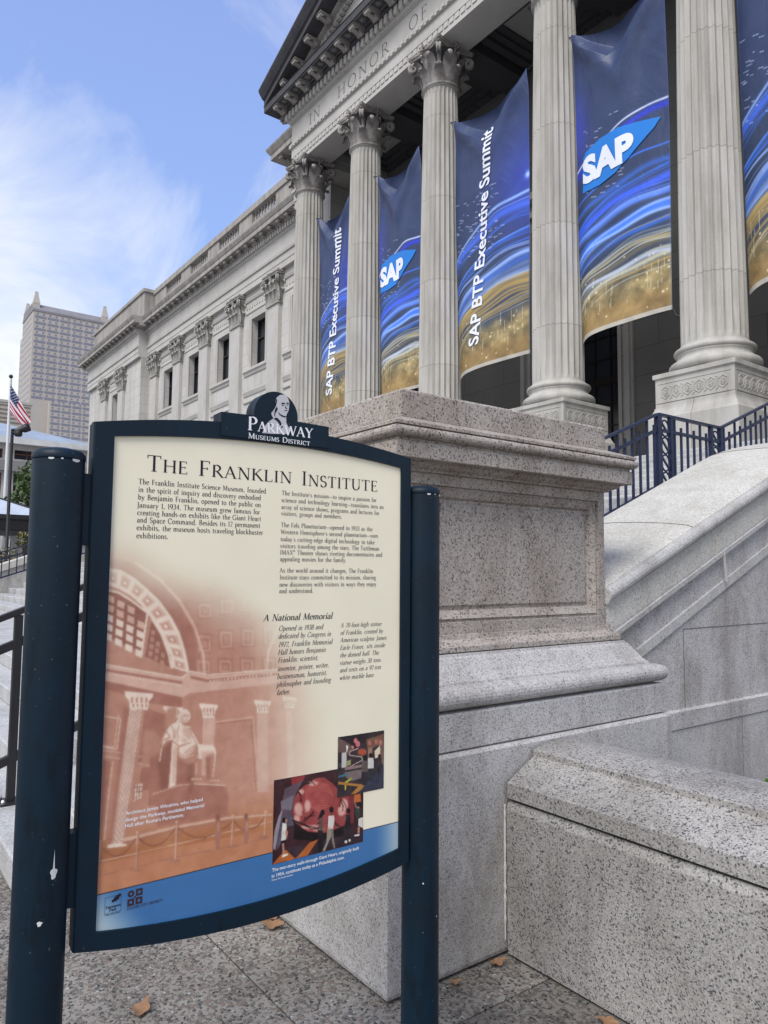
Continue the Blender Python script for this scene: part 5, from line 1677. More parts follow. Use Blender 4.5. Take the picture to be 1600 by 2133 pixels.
# ------------------------------------------------------------------ low wall in front of the planting bed
lw = thing('low_wall', 'low speckled granite wall with stepped sloping coping running off the right edge', 'wall', (0, 2.3, 0))


def at0(mb, name, mat, parent, loc, bevel=0.0):
    mb.v = [(x - loc[0], y - loc[1], z - loc[2]) for x, y, z in mb.v]
    return mb.build(name, mat, parent, bevel)


mb = MB()
mb.ext([(2.185, .012), (2.180, .56), (2.195, .592), (2.80, .592), (2.80, .012)], 'x', -2.100, 4.0)
at0(mb, 'wall', M_gran3, lw, (0, 2.3, 0))
mb = MB()
prof = [(2.186, .602), (2.180, .606), (2.180, .663), (2.184, .667), (2.326, .742), (2.330, .748), (2.330, .770), (2.336, .774), (2.42, .788), (2.514, .792), (2.66, .770), (2.83, .69), (2.83, .602)]
mb.ext(prof, 'x', -2.094, 4.0)
at0(mb, 'coping', M_gran3, lw, (0, 2.3, 0))
mb = MB()   # pale mortar line in the corner against the pedestal
zz_ = [.06 + .02 * k for k in range(27)]
vs = []
for k, z in enumerate(zz_):
    w = .003 + .005 * rng.random()
    vs += [(-2.1085, 2.1795 - w, z), (-2.1085 + w, 2.1795, z)]
mb.add(vs, [(2 * k, 2 * k + 1, 2 * k + 3, 2 * k + 2) for k in range(26)])
at0(mb, 'mortar', M_joint, lw, (0, 2.3, 0))
mb = MB()
mb.box(-2.09, 6, 2.82, 12, .02, .16)
M_soil = stone('planting_soil', (.06, .045, .035), var=.4)
struct(mb.build('planting_bed', M_soil))

# ------------------------------------------------------------------ sloping stair wall behind the pedestal
chk = thing('stair_wall', 'sloping granite stair wall with broad rounded pale coping rising behind the pedestal', 'wall', (-2.9, 6, 0))


def zr_(y):           # height of the roll moulding along the run
    base = 1.42 + .406 * (y - 3.12)
    if y > 5.4:
        base = 1.42 + .406 * 2.28 + .24 * (1 - math.exp(-(y - 5.4) * .406 / .24)) + .02 * (y - 5.4)
    return base


ys = [3.142 + .15 * k for k in range(44)]
mb = MB()
top = [(-2.262, -.004), (-2.30, .010), (-2.42, .026), (-2.60, .040), (-2.80, .048), (-2.93, .046), (-3.01, .034), (-3.055, .004), (-3.06, -.05), (-3.06, -.25), (-2.262, -.25)]
mb.frames(top, [((0, y + .012, zr_(y + .012)), (1, 0, 0), (0, 0, 1)) for y in ys], smooth=False)
o = at0(mb, 'coping', M_coping, chk, (-2.9, 6, 0))
mb = MB()
for q in (3.98, 5.55, 7.1):
    mb.tube([(x_, q, zr_(q) + dz_ + .0005) for x_, dz_ in top[:8]], .0028, 4, False)
at0(mb, 'stone_joint', M_gap, chk, (-2.9, 6, 0))
mb = MB()
rl = [(-2.262 + .040 * math.cos(PI * k / 8 - PI / 2), -.050 + .042 * math.sin(PI * k / 8 - PI / 2)) for k in range(9)]
rl = [(-2.30, -.096)] + rl + [(-2.30, -.004)]
mb.frames(rl, [((0, y, zr_(y)), (1, 0, 0), (0, 0, 1)) for y in ys], smooth=False)
lo = [(-2.30, -.097), (-2.268, -.099), (-2.262, -.115), (-2.275, -.150), (-2.262, -.262), (-2.256, -.266), (-2.256, -.292), (-2.285, -.300), (-2.30, -.300)]
mb.frames(lo, [((0, y + .004, zr_(y + .004)), (1, 0, 0), (0, 0, 1)) for y in ys], smooth=False)
b2 = [(-2.31, -.455), (-2.280, -.46), (-2.278, -.515), (-2.31, -.53)]
mb.frames(b2, [((0, y, zr_(y)), (1, 0, 0), (0, 0, 1)) for y in ys[2:]], smooth=False)
at0(mb, 'moulding', M_roll, chk, (-2.9, 6, 0))
mb = MB()
vs, fs = [], []
for y in [q + .02 for q in ys]:
    for x in (-2.292, -3.05):
        vs += [(x, y, 0), (x, y, zr_(y) - .1)]
for k in range(len(ys) - 1):
    a = k * 4
    fs += [(a, a + 4, a + 5, a + 1), (a + 2, a + 3, a + 7, a + 6)]
fs += [(0, 1, 3, 2), tuple(len(vs) - q for q in (4, 2, 1, 3))]
mb.add(vs, fs)
at0(mb, 'wall', M_gran2, chk, (-2.9, 6, 0))
mb = MB()
mb.box(-2.292, -2.279, 3.15, 9.5, .02, .628)
mb.ext([(-2.292, .629), (-2.272, .632), (-2.272, .725), (-2.292, .735)], 'y', 3.15, 9.5)
at0(mb, 'base_course', M_gran2, chk, (-2.9, 6, 0))
mb = MB()
for y0, y1, z in ((3.9, 9.5, 1.18),):
    mb.box(-2.2935, -2.2905, y0, y1, z - .0025, z + .0025)
for y, za, zb in ((3.9, .735, 1.18), (5.1, .735, 1.18), (4.5, .02, .62), (5.9, .02, .62)):
    mb.box(-2.2935, -2.2782 if zb < .7 else -2.2905, y - .002, y + .002, za, zb)
at0(mb, 'stone_joint', flat('joint_grey', (.13, .125, .12), .9), chk, (-2.9, 6, 0))
mb = MB()
mb.beam((-2.2555, 4.30, zr_(4.3) - .27), (-2.2555, 4.325, zr_(4.3) - .45), .004, .012, up=(1, 0, 0))
mb.beam((-2.2525, 4.22, zr_(4.22) - .16), (-2.2605, 4.23, zr_(4.22) - .262), .006, .010, up=(1, 0, 0))
at0(mb, 'mortar', M_joint, chk, (-2.9, 6, 0))

chk.location.x -= .072      # the mouldings die into the pedestal

# ------------------------------------------------------------------ steps
XL = -20.0
st = thing('granite_steps', 'wide pale granite entrance steps climbing in flights to the columned porch', 'steps', (-12, 3, 0))


def step_run(mb, x0, x1, y0, z0, n, run, rise, yb):
    for k in range(n):
        a = y0 + k * run
        z = z0 + k * rise
        mb.ext([(a + .012, z - .02), (a, z + rise * .35), (a - .004, z + rise - .012), (a + .004, z + rise), (yb, z + rise), (yb, z - .02)], 'x', x0, x1 - .0005 * k)


mb = MB()
for k, (y, za, zb) in enumerate(((.72, .004, .165), (.98, .165, .315), (1.235, .315, .46), (1.46, .46, .605))):
    mb.ext([(y + .008, za), (y, za + .02), (y - .003, zb - .012), (y + .006, zb), (2.76, zb), (2.76, za)], 'x', XL, -3.765 - .0006 * k)
at0(mb, 'lower_flight', M_step, st, (-12, 3, 0))
mb = MB()
mb.box(XL, -3.065, 2.74, 2.9, 0, .600)
step_run(mb, XL, -3.065, 2.75, .605, 13, .325, .13, 8.4)
at0(mb, 'middle_flight', M_step, st, (-12, 3, 0))
mb = MB()
step_run(mb, XL, -3.065, 8.35, 2.295, 9, .325, .134, 11.5)
at0(mb, 'upper_flight', M_step, st, (-12, 3, 0))


def railing(name, label, x, segs, group=None, bal=.125, height=.9, panels=()):
    """segs: list of (y, z of the top rail); balusters hang between top, mid and bottom rail"""
    t = thing(name, label, 'railing', (x, segs[0][0], segs[0][1] - height), 0, group)
    loc = (x, segs[0][0], segs[0][1] - height)

    def zt(y):
        for (a, za), (b, zb) in zip(segs[:-1], segs[1:]):
            if a <= y <= b:
                return za + (zb - za) * (y - a) / (b - a)
        return segs[-1][1]
    rails = MB(); mid = MB(); low = MB()
    for (a, za), (b, zb) in zip(segs[:-1], segs[1:]):
        rails.beam((x, a, za), (x, b, zb), .055, .026)
        mid.beam((x, a, za - .17), (x, b, zb - .17), .03, .034)
        low.beam((x, a, za - height + .1), (x, b, zb - height + .1), .03, .034)
    at0(rails, 'top_rail', M_rail, t, loc); at0(mid, 'middle_rail', M_rail, t, loc); at0(low, 'bottom_rail', M_rail, t, loc)
    k = 0
    y = segs[0][0] + bal * .5
    while y < segs[-1][0]:
        if not any(abs(y - q) < .13 for q in panels):
            m = MB()
            zt_ = zt(y)
            topz = zt_ - .02 if k % 2 == 0 else zt_ - .10
            m.box(x - .011, x + .011, y - .011, y + .011, zt_ - height + .1, topz)
            at0(m, 'baluster', M_rail, t, loc)
        k += 1
        y += bal
    for q in panels:      # cast post panel: two flat stiles with rings and slanting bars between
        m = MB()
        zt_ = zt(q)
        b0 = zt_ - height
        for s in (-.105, .105):
            m.box(x - .022, x + .022, q + s - .022, q + s + .022, b0, zt_)
        for j in range(4):
            zc = zt_ - .14 - j * .19
            pts = [(x, q + .075 * math.cos(2 * PI * i / 20), zc + .088 * math.sin(2 * PI * i / 20)) for i in range(21)]
            m.tube(pts, .010, 6, cap=False)
            m.beam((x, q - .075, zc + .07), (x, q + .075, zc - .07), .014, .022)
        at0(m, 'post_panel', M_rail, t, loc)
    for (q, _) in segs:
        m = MB()
        m.box(x - .025, x + .025, q - .025, q + .025, zt(q) - height, zt(q) + .004)
        at0(m, 'post', M_rail, t, loc)
    return t


k5 = 4.5 / 3.5
railing('stair_railing', 'navy railing with upright bars and ring panels behind the pale stair wall', -4.5, [(5.2, 1.5 + 1.05 * k5 - .40 * .92), (5.46 * k5, 1.5 + 1.33 * k5), (6.46 * k5, 1.5 + 1.335 * k5), (11.2, 1.5 + 1.335 * k5 + .39 * (11.2 - 6.46 * k5))], bal=.13, height=.88, panels=(7.16, 8.20))
railing('stair_railing', 'thin black railing along the far left edge of the steps', -19.0, [(2.5, 1.66), (3.7, 2.08), (8.4, 3.6)], bal=.16, height=.70)
# handrail on the lower steps near the sign
hr = thing('handrail', 'black three bar handrail on the lowest steps beside the left sign post', 'handrail', (-4.7, .85, .165))
loc = (-4.7, .85, .165)


def zt(y, z):
    return z + .40 * (y - .85)


mb = MB()
mb.beam((-4.7, .30, zt(.30, 1.24)), (-4.7, 2.1, zt(2.1, 1.24)), .05, .036)
at0(mb, 'top_rail', M_iron, hr, loc, .004)
for zz in (1.06, .41):
    mb = MB()
    mb.beam((-4.7, .30, zt(.30, zz)), (-4.7, 2.1, zt(2.1, zz)), .036, .05)
    at0(mb, 'rail', M_iron, hr, loc, .004)
for y, zb in ((.86, .165), (1.9, .605)):
    mb = MB()
    mb.box(-4.722, -4.678, y - .022, y + .022, zb + .01, zt(y, 1.22))
    p = at0(mb, 'post', M_iron, hr, loc, .003)
    mb = MB()
    mb.box(-4.77, -4.63, y - .06, y + .06, zb, zb + .012)
    at0(mb, 'base_plate', M_iron, p, loc, .002)
    for sx in (-.05, .05):
        mb = MB()
        mb.lathe([(.012, zb + .012), (.012, zb + .024), (.006, zb + .034)], 6, (-4.7 + sx, y - .045), smooth=False)
        at0(mb, 'bolt', M_steel, p, loc)
# stone wall at the far left edge of the steps, pale coping on top
lwall = thing('side_wall', 'grey stone wall with bright sloping coping at the left end of the steps', 'wall', (-20.3, 3, 0))
mb = MB()
prof = [(.6, -.02), (.6, .75), (2.5, 1.12), (10.5, 4.1), (10.5, -.02)]
mb.ext([(y, z) for y, z in prof], 'x', -20.6, -20.02)
at0(mb, 'wall', M_gran2, lwall, (-20.3, 3, 0))
mb = MB()
mb.ext([(.5, .76), (.5, .90), (2.5, 1.30), (10.5, 4.26), (10.5, 4.11), (2.5, 1.13)], 'x', -20.68, -19.96)
at0(mb, 'coping', M_coping, lwall, (-20.3, 3, 0))

# ------------------------------------------------------------------ fallen leaves
M_leaf = stone('dry_leaf', (.26, .15, .085), var=.35, fine=60, dirt=(.6, .5, .45))
for (x, y, s, r, lab) in ((-2.84, 1.545, .052, .4, 'large dry brown leaf against the pedestal foot under the sign'), (-2.90, 1.575, .034, 1.7, 'small curled brown leaf beside the larger one at the pedestal foot'), (-2.57, .90, .045, 2.2, 'pale tan dry leaf on the pavement at the bottom edge'), (-2.075, 2.10, .034, 1.1, 'pinkish dry leaf in the corner between pedestal and low wall'), (-1.60, 2.13, .036, .2, 'brown oval leaf lying against the low wall at the bottom'), (-2.07, 1.88, .022, .8, 'tiny curled leaf at the pedestal edge beside the right sign post')):
    mb = MB()
    vs = [(0, 0, .012)]
    nn = 22
    for i in range(nn):
        a = 2 * PI * i / nn
        rr = s * (.62 + .38 * abs(math.cos(2.5 * a))) * (1.25 if abs(a) < .3 or a > 6 else 1)
        vs.append((rr * math.cos(a), rr * math.sin(a) * .72, .010 + .35 * s * (.5 + .5 * math.sin(2 * a + r)) + .004 * rng.random()))
    vs2 = [(p[0] * .5, p[1] * .5, p[2] * .55 + .003) for p in vs[1:]]
    mb.add([vs[0]] + vs2 + vs[1:], [(0, 1 + i, 1 + (i + 1) % nn) for i in range(nn)] + [(1 + i, 1 + nn + i, 1 + nn + (i + 1) % nn, 1 + (i + 1) % nn) for i in range(nn)], True)
    o = mb.build('dry_leaf', M_leaf)
    o.location = (x, y, .002)
    o.rotation_euler = (R(4), R(-3), r)
    tag(o, lab, 'leaf', 'dry leaves on the pavement')


# ------------------------------------------------------------------ museum building
bld = thing('museum_building', 'large neoclassical limestone museum with fluted Corinthian columns, pediment and long windowed wing', 'building', (-12.4, 15, 0))
BL = (-12.4, 15, 0)
YC = 12.5
XC = [-21.27, -17.90, -14.37, -10.41, -6.83, -3.46]
PX0, PX1 = -21.74, -3.0


def bpart(mb, name, mat, parent=None, bevel=0.0):
    return at0(mb, name, mat, parent or bld, BL, bevel)


# --- Corinthian capital (origin at the column axis, z from 0 to 1.05)
def leaf_strip(mb, ang, r, z0, h, w, curl, c=(0, 0)):
    prof = [(0, 0), (.012, .22), (.03, .45), (.06, .68), (.11 * curl, .88), (.19 * curl, .99), (.26 * curl, .97), (.285 * curl, .86), (.26 * curl, .80)]
    wid = [.80, .95, 1.0, .98, .86, .70, .52, .34, .16]
    ca, sa = math.cos(ang), math.sin(ang)
    vs = []
    for (dr, t), q in zip(prof, wid):
        for j in (-2, -1, 0, 1, 2):
            s = j / 2 * w * q * (1.0 if abs(j) < 2 else 1 + .10 * math.sin(t * 25))
            rr = r + dr + .02 - (.028 if abs(j) == 2 else (.0 if j == 0 else .008)) * (1 if t > .05 else .3)
            vs.append((c[0] + rr * ca - s * sa, c[1] + rr * sa + s * ca, z0 + t * h - (.02 if abs(j) == 2 else 0)))
    fs = []
    for k in range(len(prof) - 1):
        for j in range(4):
            a = k * 5 + j
            fs.append((a, a + 1, a + 6, a + 5))
    mb.add(vs, fs, True)


def spiral(mb, p0, dirv, r0, z, turns=1.6, thick=.045, n=26, start=90, sgn=1):
    """volute in the vertical plane of dirv; grows inwards"""
    d = Vector(dirv).normalized()
    pts, rs = [], []
    for i in range(n):
        t = i / (n - 1)
        a = R(start) - sgn * t * turns * 2 * PI
        rr = r0 * (1 - .80 * t)
        pts.append(Vector(p0) + d * (rr * math.cos(a)) + Vector((0, 0, z + rr * math.sin(a))))
        rs.append(thick * (1 - .55 * t))
    mb.tube(pts, rs, 6)


def capital_mesh(mb, r, h):
    mb.lathe([(r * .92, 0), (r * .90, h * .35), (r * .94, h * .62), (r * 1.06, h * .80), (r * 1.25, h * .88)], 24)
    mb.nbell = len(mb.f)
    mb.tube([(r * 1.04 * math.cos(2 * PI * k / 24), r * 1.04 * math.sin(2 * PI * k / 24), .0) for k in range(25)], .04, 6)
    for k in range(8):
        leaf_strip(mb, 2 * PI * k / 8, r * 1.02, .03, h * .36, r * .34, 1.0)
        leaf_strip(mb, 2 * PI * (k + .5) / 8, r * .99, .03, h * .66, r * .31, 1.25)
    for k in range(4):
        a = PI / 4 + k * PI / 2
        d = (math.cos(a), math.sin(a), 0)
        # stalk and corner volute
        mb.tube([(d[0] * r * q, d[1] * r * q, z * h) for q, z in ((1.05, .45), (1.12, .62), (1.28, .76), (1.5, .84))], [.05, .055, .05, .045], 6)
        for off in (-.035, .035):
            p = (d[0] * r * 1.62 - d[1] * off, d[1] * r * 1.62 + d[0] * off, 0)
            spiral(mb, p, d, r * .27, h * .70, 1.7, .045, start=110)
        b = k * PI / 2
        e = (math.cos(b), math.sin(b), 0)
        tv = (-e[1], e[0], 0)
        for sg in (-1, 1):
            p = (e[0] * r * 1.18 + tv[0] * sg * r * .24, e[1] * r * 1.18 + tv[1] * sg * r * .24, 0)
            spiral(mb, p, (tv[0] * -sg, tv[1] * -sg, 0), r * .17, h * .72, 1.4, .03, start=120, n=18)
        leaf_strip(mb, b, r * 1.08, h * .40, h * .34, r * .22, .8)
        # fleuron
        c = Vector((e[0] * r * 1.36, e[1] * r * 1.36, h * .93))
        for q in range(5):
            aa = 2 * PI * q / 5
            mb.tube([c, c + Vector(tv) * (.10 * math.cos(aa)) + Vector((0, 0, .10 * math.sin(aa))) + Vector(e) * .05], [.05, .03], 5)
        mb.tube([(e[0] * r * 1.12, e[1] * r * 1.12, h * .70), c], [.03, .05], 5)
    # abacus with hollow sides
    ab = []
    hs = r * 1.98
    for k in range(4):
        a0 = PI / 4 + k * PI / 2
        p = Vector((math.cos(a0), math.sin(a0), 0)) * hs
        q = Vector((math.cos(a0 + PI / 2), math.sin(a0 + PI / 2), 0)) * hs
        mid = (p + q) / 2
        tv = (q - p).normalized()
        for t in (.04, .14, .28, .42, .5, .58, .72, .86, .96):
            b = p.lerp(q, t)
            b = b - mid.normalized() * (4 * t * (1 - t) * r * .20)
            ab.append((b.x, b.y))
    n = len(ab)
    vs = []
    for s, z in ((.94, h * .88), (.96, h * .925), (1.0, h * .935), (1.02, h)):
        vs += [(x * s, y * s, z) for x, y in ab]
    fs = [(k * n + i, k * n + (i + 1) % n, (k + 1) * n + (i + 1) % n, (k + 1) * n + i) for k in range(3) for i in range(n)]
    fs += [tuple(range(n - 1, -1, -1)), tuple(range(3 * n, 4 * n))]
    mb.add(vs, fs)


SH0, SH1 = 5.60, 14.48
mb = MB()
NF, SEG = 24, 8
prof = []
for k in range(17):
    t = k / 16
    r = .565 - .105 * t ** 1.7
    prof.append((r, SH0 + (SH1 - SH0) * t))
prof = [(.60, SH0 - .05), (.58, SH0 - .005)] + prof[:1] + [(prof[0][0], SH0 + .12)] + prof[1:-1] + [(.462, SH1 - .22), (.460, SH1 - .12), (.462, SH1 - .06), (.495, SH1 - .05), (.50, SH1 - .01)]


def flute(t, k):
    if k < 3 or k > len(prof) - 4:
        return 1.0
    u = (t * NF / (2 * PI)) % 1.0
    if u < .08 or u > .92:
        return 1.0
    s = math.sin(PI * (u - .08) / .84)
    q = .45 if k in (3, len(prof) - 4) else 1.0
    return 1 - .105 * q * s ** .7


mb.lathe(prof, NF * SEG, rad=flute, smooth=False)
mb.v = [(x, y, z) for x, y, z in mb.v]
column = mb.build('column', M_col, bld)
column.location = (XC[0] - BL[0], YC - BL[1], 0)
mb = MB()
capital_mesh(mb, .47, 1.07)
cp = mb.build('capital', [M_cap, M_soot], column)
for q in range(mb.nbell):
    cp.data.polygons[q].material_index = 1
cp.location = (0, 0, 14.48)
mb = MB()


def torus_prof(r, z, a, n=8):
    return [(r + a * math.cos(-PI / 2 + PI * k / n), z + a * math.sin(-PI / 2 + PI * k / n)) for k in range(n + 1)]


bp = [(.66, 5.10)] + torus_prof(.69, 5.19, .09) + [(.69, 5.29), (.655, 5.31), (.635, 5.36), (.645, 5.40), (.665, 5.42)] + torus_prof(.64, 5.475, .052) + [(.62, 5.535), (.605, 5.56)]
mb.lathe(bp, 64)
mb.build('column_base', M_col, column)
mb = MB()
mb.loops([(.10, 3.50), (.10, 4.26), (.075, 4.30), (.02, 4.42), (.012, 4.46), (0, 4.46), (0, 4.985), (.035, 5.00), (.035, 5.075), (.01, 5.085), (-.04, 5.10)], .735, .735, 0, 0)
for face in range(4):
    ca, sa = [(0, -1), (1, 0), (0, 1), (-1, 0)][face]
    nx, ny = ca, sa
    tx, ty = -ny, nx
    for k in range(6):
        c = -.535 + k * .214
        for rr, th in ((.088, .011), (.045, .009)):
            nseg = 6 if rr > .06 else 10
            pts = []
            for q in range(nseg + 1):
                a = 2 * PI * q / nseg + PI / 6
                u = c + rr * math.cos(a)
                pts.append((nx * .737 + tx * u, ny * .737 + ty * u, 4.725 + rr * 1.25 * math.sin(a)))
            mb.tube(pts, th, 5, False, False)
        for q in range(6):
            a = 2 * PI * q / 6
            p0 = (nx * .737 + tx * c, ny * .737 + ty * c, 4.725)
            u = c + .04 * math.cos(a)
            mb.tube([p0, (nx * .742 + tx * u, ny * .742 + ty * u, 4.725 + .05 * math.sin(a))], [.014, .008], 4, False)
        if k < 5:
            for sg in (-1, 1):
                u = c + .107
                mb.tube([(nx * .737 + tx * u, ny * .737 + ty * u, 4.725), (nx * .740 + tx * (u + .02), ny * .740 + ty * (u + .02), 4.725 + sg * .09), (nx * .737 + tx * (u - .02), ny * .737 + ty * (u - .02), 4.725 + sg * .12)], .010, 4, False)
    for zz in (4.55, 4.90):
        a = (nx * .737 + tx * -.68, ny * .737 + ty * -.68, zz); b = (nx * .737 + tx * .68, ny * .737 + ty * .68, zz)
        mb.beam(a, b, .012, .014)
mb.build('plinth', M_col, column)
for x in XC[1:]:
    c = copy_tree(column, bld)
    c.location = (x - BL[0], YC - BL[1], 0)

# --- architrave, frieze, cornice of the porch
mb = MB()
mb.box(PX0 + .03, PX1 - .03, 12.03, 12.95, 15.55, 15.86)
mb.box(PX0, PX1, 12.00, 12.98, 15.861, 16.21)
mb.box(PX0 - .07, PX1 + .07, 11.93, 13.05, 16.211, 16.34)
for xa, xb in ((PX0, PX0 + .92), (PX1 - .92, PX1)):
    mb.box(xa + .03, xb - .03, 12.951, 15.5, 15.55, 15.86)
    mb.box(xa, xb, 12.981, 15.5, 15.861, 16.21)
x = PX0 + .1
while x < PX1:      # carved band on the lower fascia and bead row above
    mb.box(x, x + .16, 12.004, 12.03, 15.70, 15.84)
    mb.box(x + .02, x + .13, 11.905, 11.93, 16.235, 16.325)
    x += .215
bpart(mb, 'architrave', M_lime)
CXP, CYP = (PX0 + PX1) / 2, 13.75
HXP, HYP = (PX1 - PX0) / 2, 1.75
mb = MB()
mb.loops([(0, 16.3405), (0, 17.07), (.04, 17.075), (.09, 17.15), (.10, 17.16), (.10, 17.47)], HXP, HYP, CXP, CYP)


def dentils(mb, x0, x1, y, z0, z1, step=.23, side=None):
    n = int((x1 - x0) / step)
    for i in range(n + 1):
        a = x0 + (x1 - x0) * i / n
        mb.box(a - step * .31, a + step * .31, y - .12, y + .01, z0, z1)


dentils(mb, PX0 - .05, PX1 + .05, 11.90, 17.21, 17.45)
for k in range(16):
    yy = 12.1 + .23 * k
    mb.box(PX0 - .22, PX0 - .09, yy - .07, yy + .07, 17.21, 17.45)
x = PX0
while x < PX1:      # twisted bed moulding below the dentils
    mb.beam((x, 11.925, 17.085), (x + .07, 11.905, 17.145), .028, .03)
    x += .09
bpart(mb, 'frieze', M_lime)
ins = Serif(.075, .045, track=.22)
M_cut = flat('cut_letter_shade', (.135, .13, .125), .9, spec=.1)
for tx, xa, xb in (('IN', -20.56, -19.76), ('HONOR', -18.80, -15.95), ('OF', -15.16, -14.26)):
    mb = MB()
    ins.put(mb, tx, xa, xb, 16.495, .375, y=11.9965)
    bpart(mb, 'inscription', M_cut)
mb = MB()
mb.loops([(.22, 17.4705), (.25, 17.49), (.26, 17.535), (.26, 17.625), (.735, 17.63), (.735, 17.84), (.76, 17.86)], HXP, HYP, CXP, CYP)
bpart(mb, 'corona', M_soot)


def modillion(mb, x, y0, y1, z, w=.26, dirx=None):
    """scroll bracket under the soffit; runs from wall y1 out to y0"""
    def bx(a, b, c, d, e, f):
        if dirx is None:
            mb.box(a, b, c, d, e, f)
        else:
            mb.box(min(dirx(c), dirx(d)), max(dirx(c), dirx(d)), a, b, e, f)
    bx(x - w / 2, x + w / 2, y0 + .06, y1, z - .07, z - .004)
    bx(x - w / 2 + .02, x + w / 2 - .02, y0 + .28, y1, z - .15, z - .071)
    bx(x - w / 2 - .03, x + w / 2 + .03, y0 + .02, y1, z - .026, z - .002)
    if dirx is None:
        mb.tube([(x - w / 2 + .01, y0 + .10, z - .075), (x + w / 2 - .01, y0 + .10, z - .075)], .065, 8)
        mb.tube([(x - w / 2 + .01, y1 - .06, z - .13), (x + w / 2 - .01, y1 - .06, z - .13)], .085, 8)
        mb.tube([(x, y0 + .04, z - .10), (x, y0 + .25, z - .155), (x, y0 + .40, z - .16)], [.06, .07, .03], 6)


MODS = {}


def mod_part(kind, x, y, z, rz=0.0):
    """one scroll bracket, its mesh shared by all brackets of a kind; local origin under the soffit at the wall"""
    if kind not in MODS:
        m = MB()
        modillion(m, 0, -.45, 0, 0)
        MODS[kind] = m.build('modillion', M_cap, bld)
        o = MODS[kind]
    else:
        o = MODS[kind].copy()
        COL.objects.link(o)
    o.location = (x - BL[0], y - BL[1], z)
    o.rotation_euler = (0, 0, rz)


mr = MB()
nM = 24
for i in range(nM + 1):
    x = PX0 - .06 + (PX1 - PX0 + .12) * i / nM
    mod_part('m', x, 11.74, 17.626)
    if i < nM:
        cx_ = x + .39
        for q in range(8):
            a = 2 * PI * q / 8
            mr.tube([(cx_, 11.50, 17.612), (cx_ + .11 * math.cos(a), 11.50 + .11 * math.sin(a), 17.616)], [.035, .02], 4)
        for a, b in (((cx_ - .2, 11.32), (cx_ + .2, 11.32)), ((cx_ - .2, 11.7), (cx_ + .2, 11.7)), ((cx_ - .2, 11.32), (cx_ - .2, 11.7)), ((cx_ + .2, 11.32), (cx_ + .2, 11.7))):
            mr.tube([(*a, 17.62), (*b, 17.62)], .018, 4)
for k in range(5):
    mod_part('m', PX0 - .26, 12.0 + .78 * k, 17.626, R(-90))
bpart(mr, 'soffit_rosettes', M_sootlite)

# --- pediment
XA = (PX0 + PX1) / 2
SLOPE = .392
XR0 = PX0 - .74


def zrk(x):
    return 17.865 + SLOPE * ((x - XR0) if x <= XA else (2 * XA - x - XR0))


mb = MB()
xs_ = [XR0 - .02, XA, 2 * XA - XR0 + .02]
fr = [((x, 0, zrk(x)), (0, 1, 0), (0, 0, 1)) for x in xs_]
mb.frames([(11.27, .03), (11.27, .23), (11.24, .245), (11.20, .26), (11.10, .40), (11.04, .50), (11.04, .56), (15.4, .56), (15.4, .03)], fr)
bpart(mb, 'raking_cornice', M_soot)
mb = MB()
mb.frames([(11.90, -.02), (11.74, .026), (12.1, .026), (12.1, -.22), (11.98, -.20)], fr)
n = 46
for i in range(n * 2 + 1):
    x = XR0 + 1.6 + (XA - XR0 - 1.6) * i / n
    if x > 2 * XA - XR0 - 1.6:
        break
    mb.box(x - .075, x + .075, 11.86, 12.0, zrk(x) - .30, zrk(x) - .10)
bpart(mb, 'raking_dentils', M_lime)
x = XR0 + 1.1
while x < XA - .5:
    mod_part('m', x, 11.76, zrk(x) - .017)
    x += .80
mb = MB()
mb.add([(XR0 + .5, 12.02, 17.85), (2 * XA - XR0 - .5, 12.02, 17.85), (XA, 12.02, zrk(XA) - .0)], [(0, 1, 2)])
bpart(mb, 'tympanum', M_lime)
mb = MB()
zr0 = zrk(XR0 + .6) + .5
mb.add([(XR0 + .3, 15.4, 17.9), (2 * XA - XR0 - .3, 15.4, 17.9), (XA, 15.4, zrk(XA) + .5), (XR0 + .3, 30, 17.9), (2 * XA - XR0 - .3, 30, 17.9), (XA, 30, zrk(XA) + .5)], [(0, 1, 2), (3, 5, 4), (0, 2, 5, 3), (1, 4, 5, 2), (0, 3, 4, 1)])
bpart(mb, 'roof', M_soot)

# --- porch interior: back wall with doors, coffered ceiling, floor
YB = 15.5


def wall_open(mb, x0, x1, y, z0, z1, ops, depth):
    xs = sorted(set([x0, x1] + [v for o in ops for v in o[:2]]))
    zs = sorted(set([z0, z1] + [v for o in ops for v in o[2:]]))
    for xa, xb in zip(xs[:-1], xs[1:]):
        for za, zb in zip(zs[:-1], zs[1:]):
            cx_, cz_ = (xa + xb) / 2, (za + zb) / 2
            if any(o[0] < cx_ < o[1] and o[2] < cz_ < o[3] for o in ops):
                continue
            mb.add([(xa, y, za), (xb, y, za), (xb, y, zb), (xa, y, zb)], [(0, 1, 2, 3)])
    for a, b, c, d in ops:
        mb.add([(a, y, c), (b, y, c), (b, y, d), (a, y, d), (a, y + depth, c), (b, y + depth, c), (b, y + depth, d), (a, y + depth, d)], [(0, 4, 5, 1), (1, 5, 6, 2), (2, 6, 7, 3), (3, 7, 4, 0)])


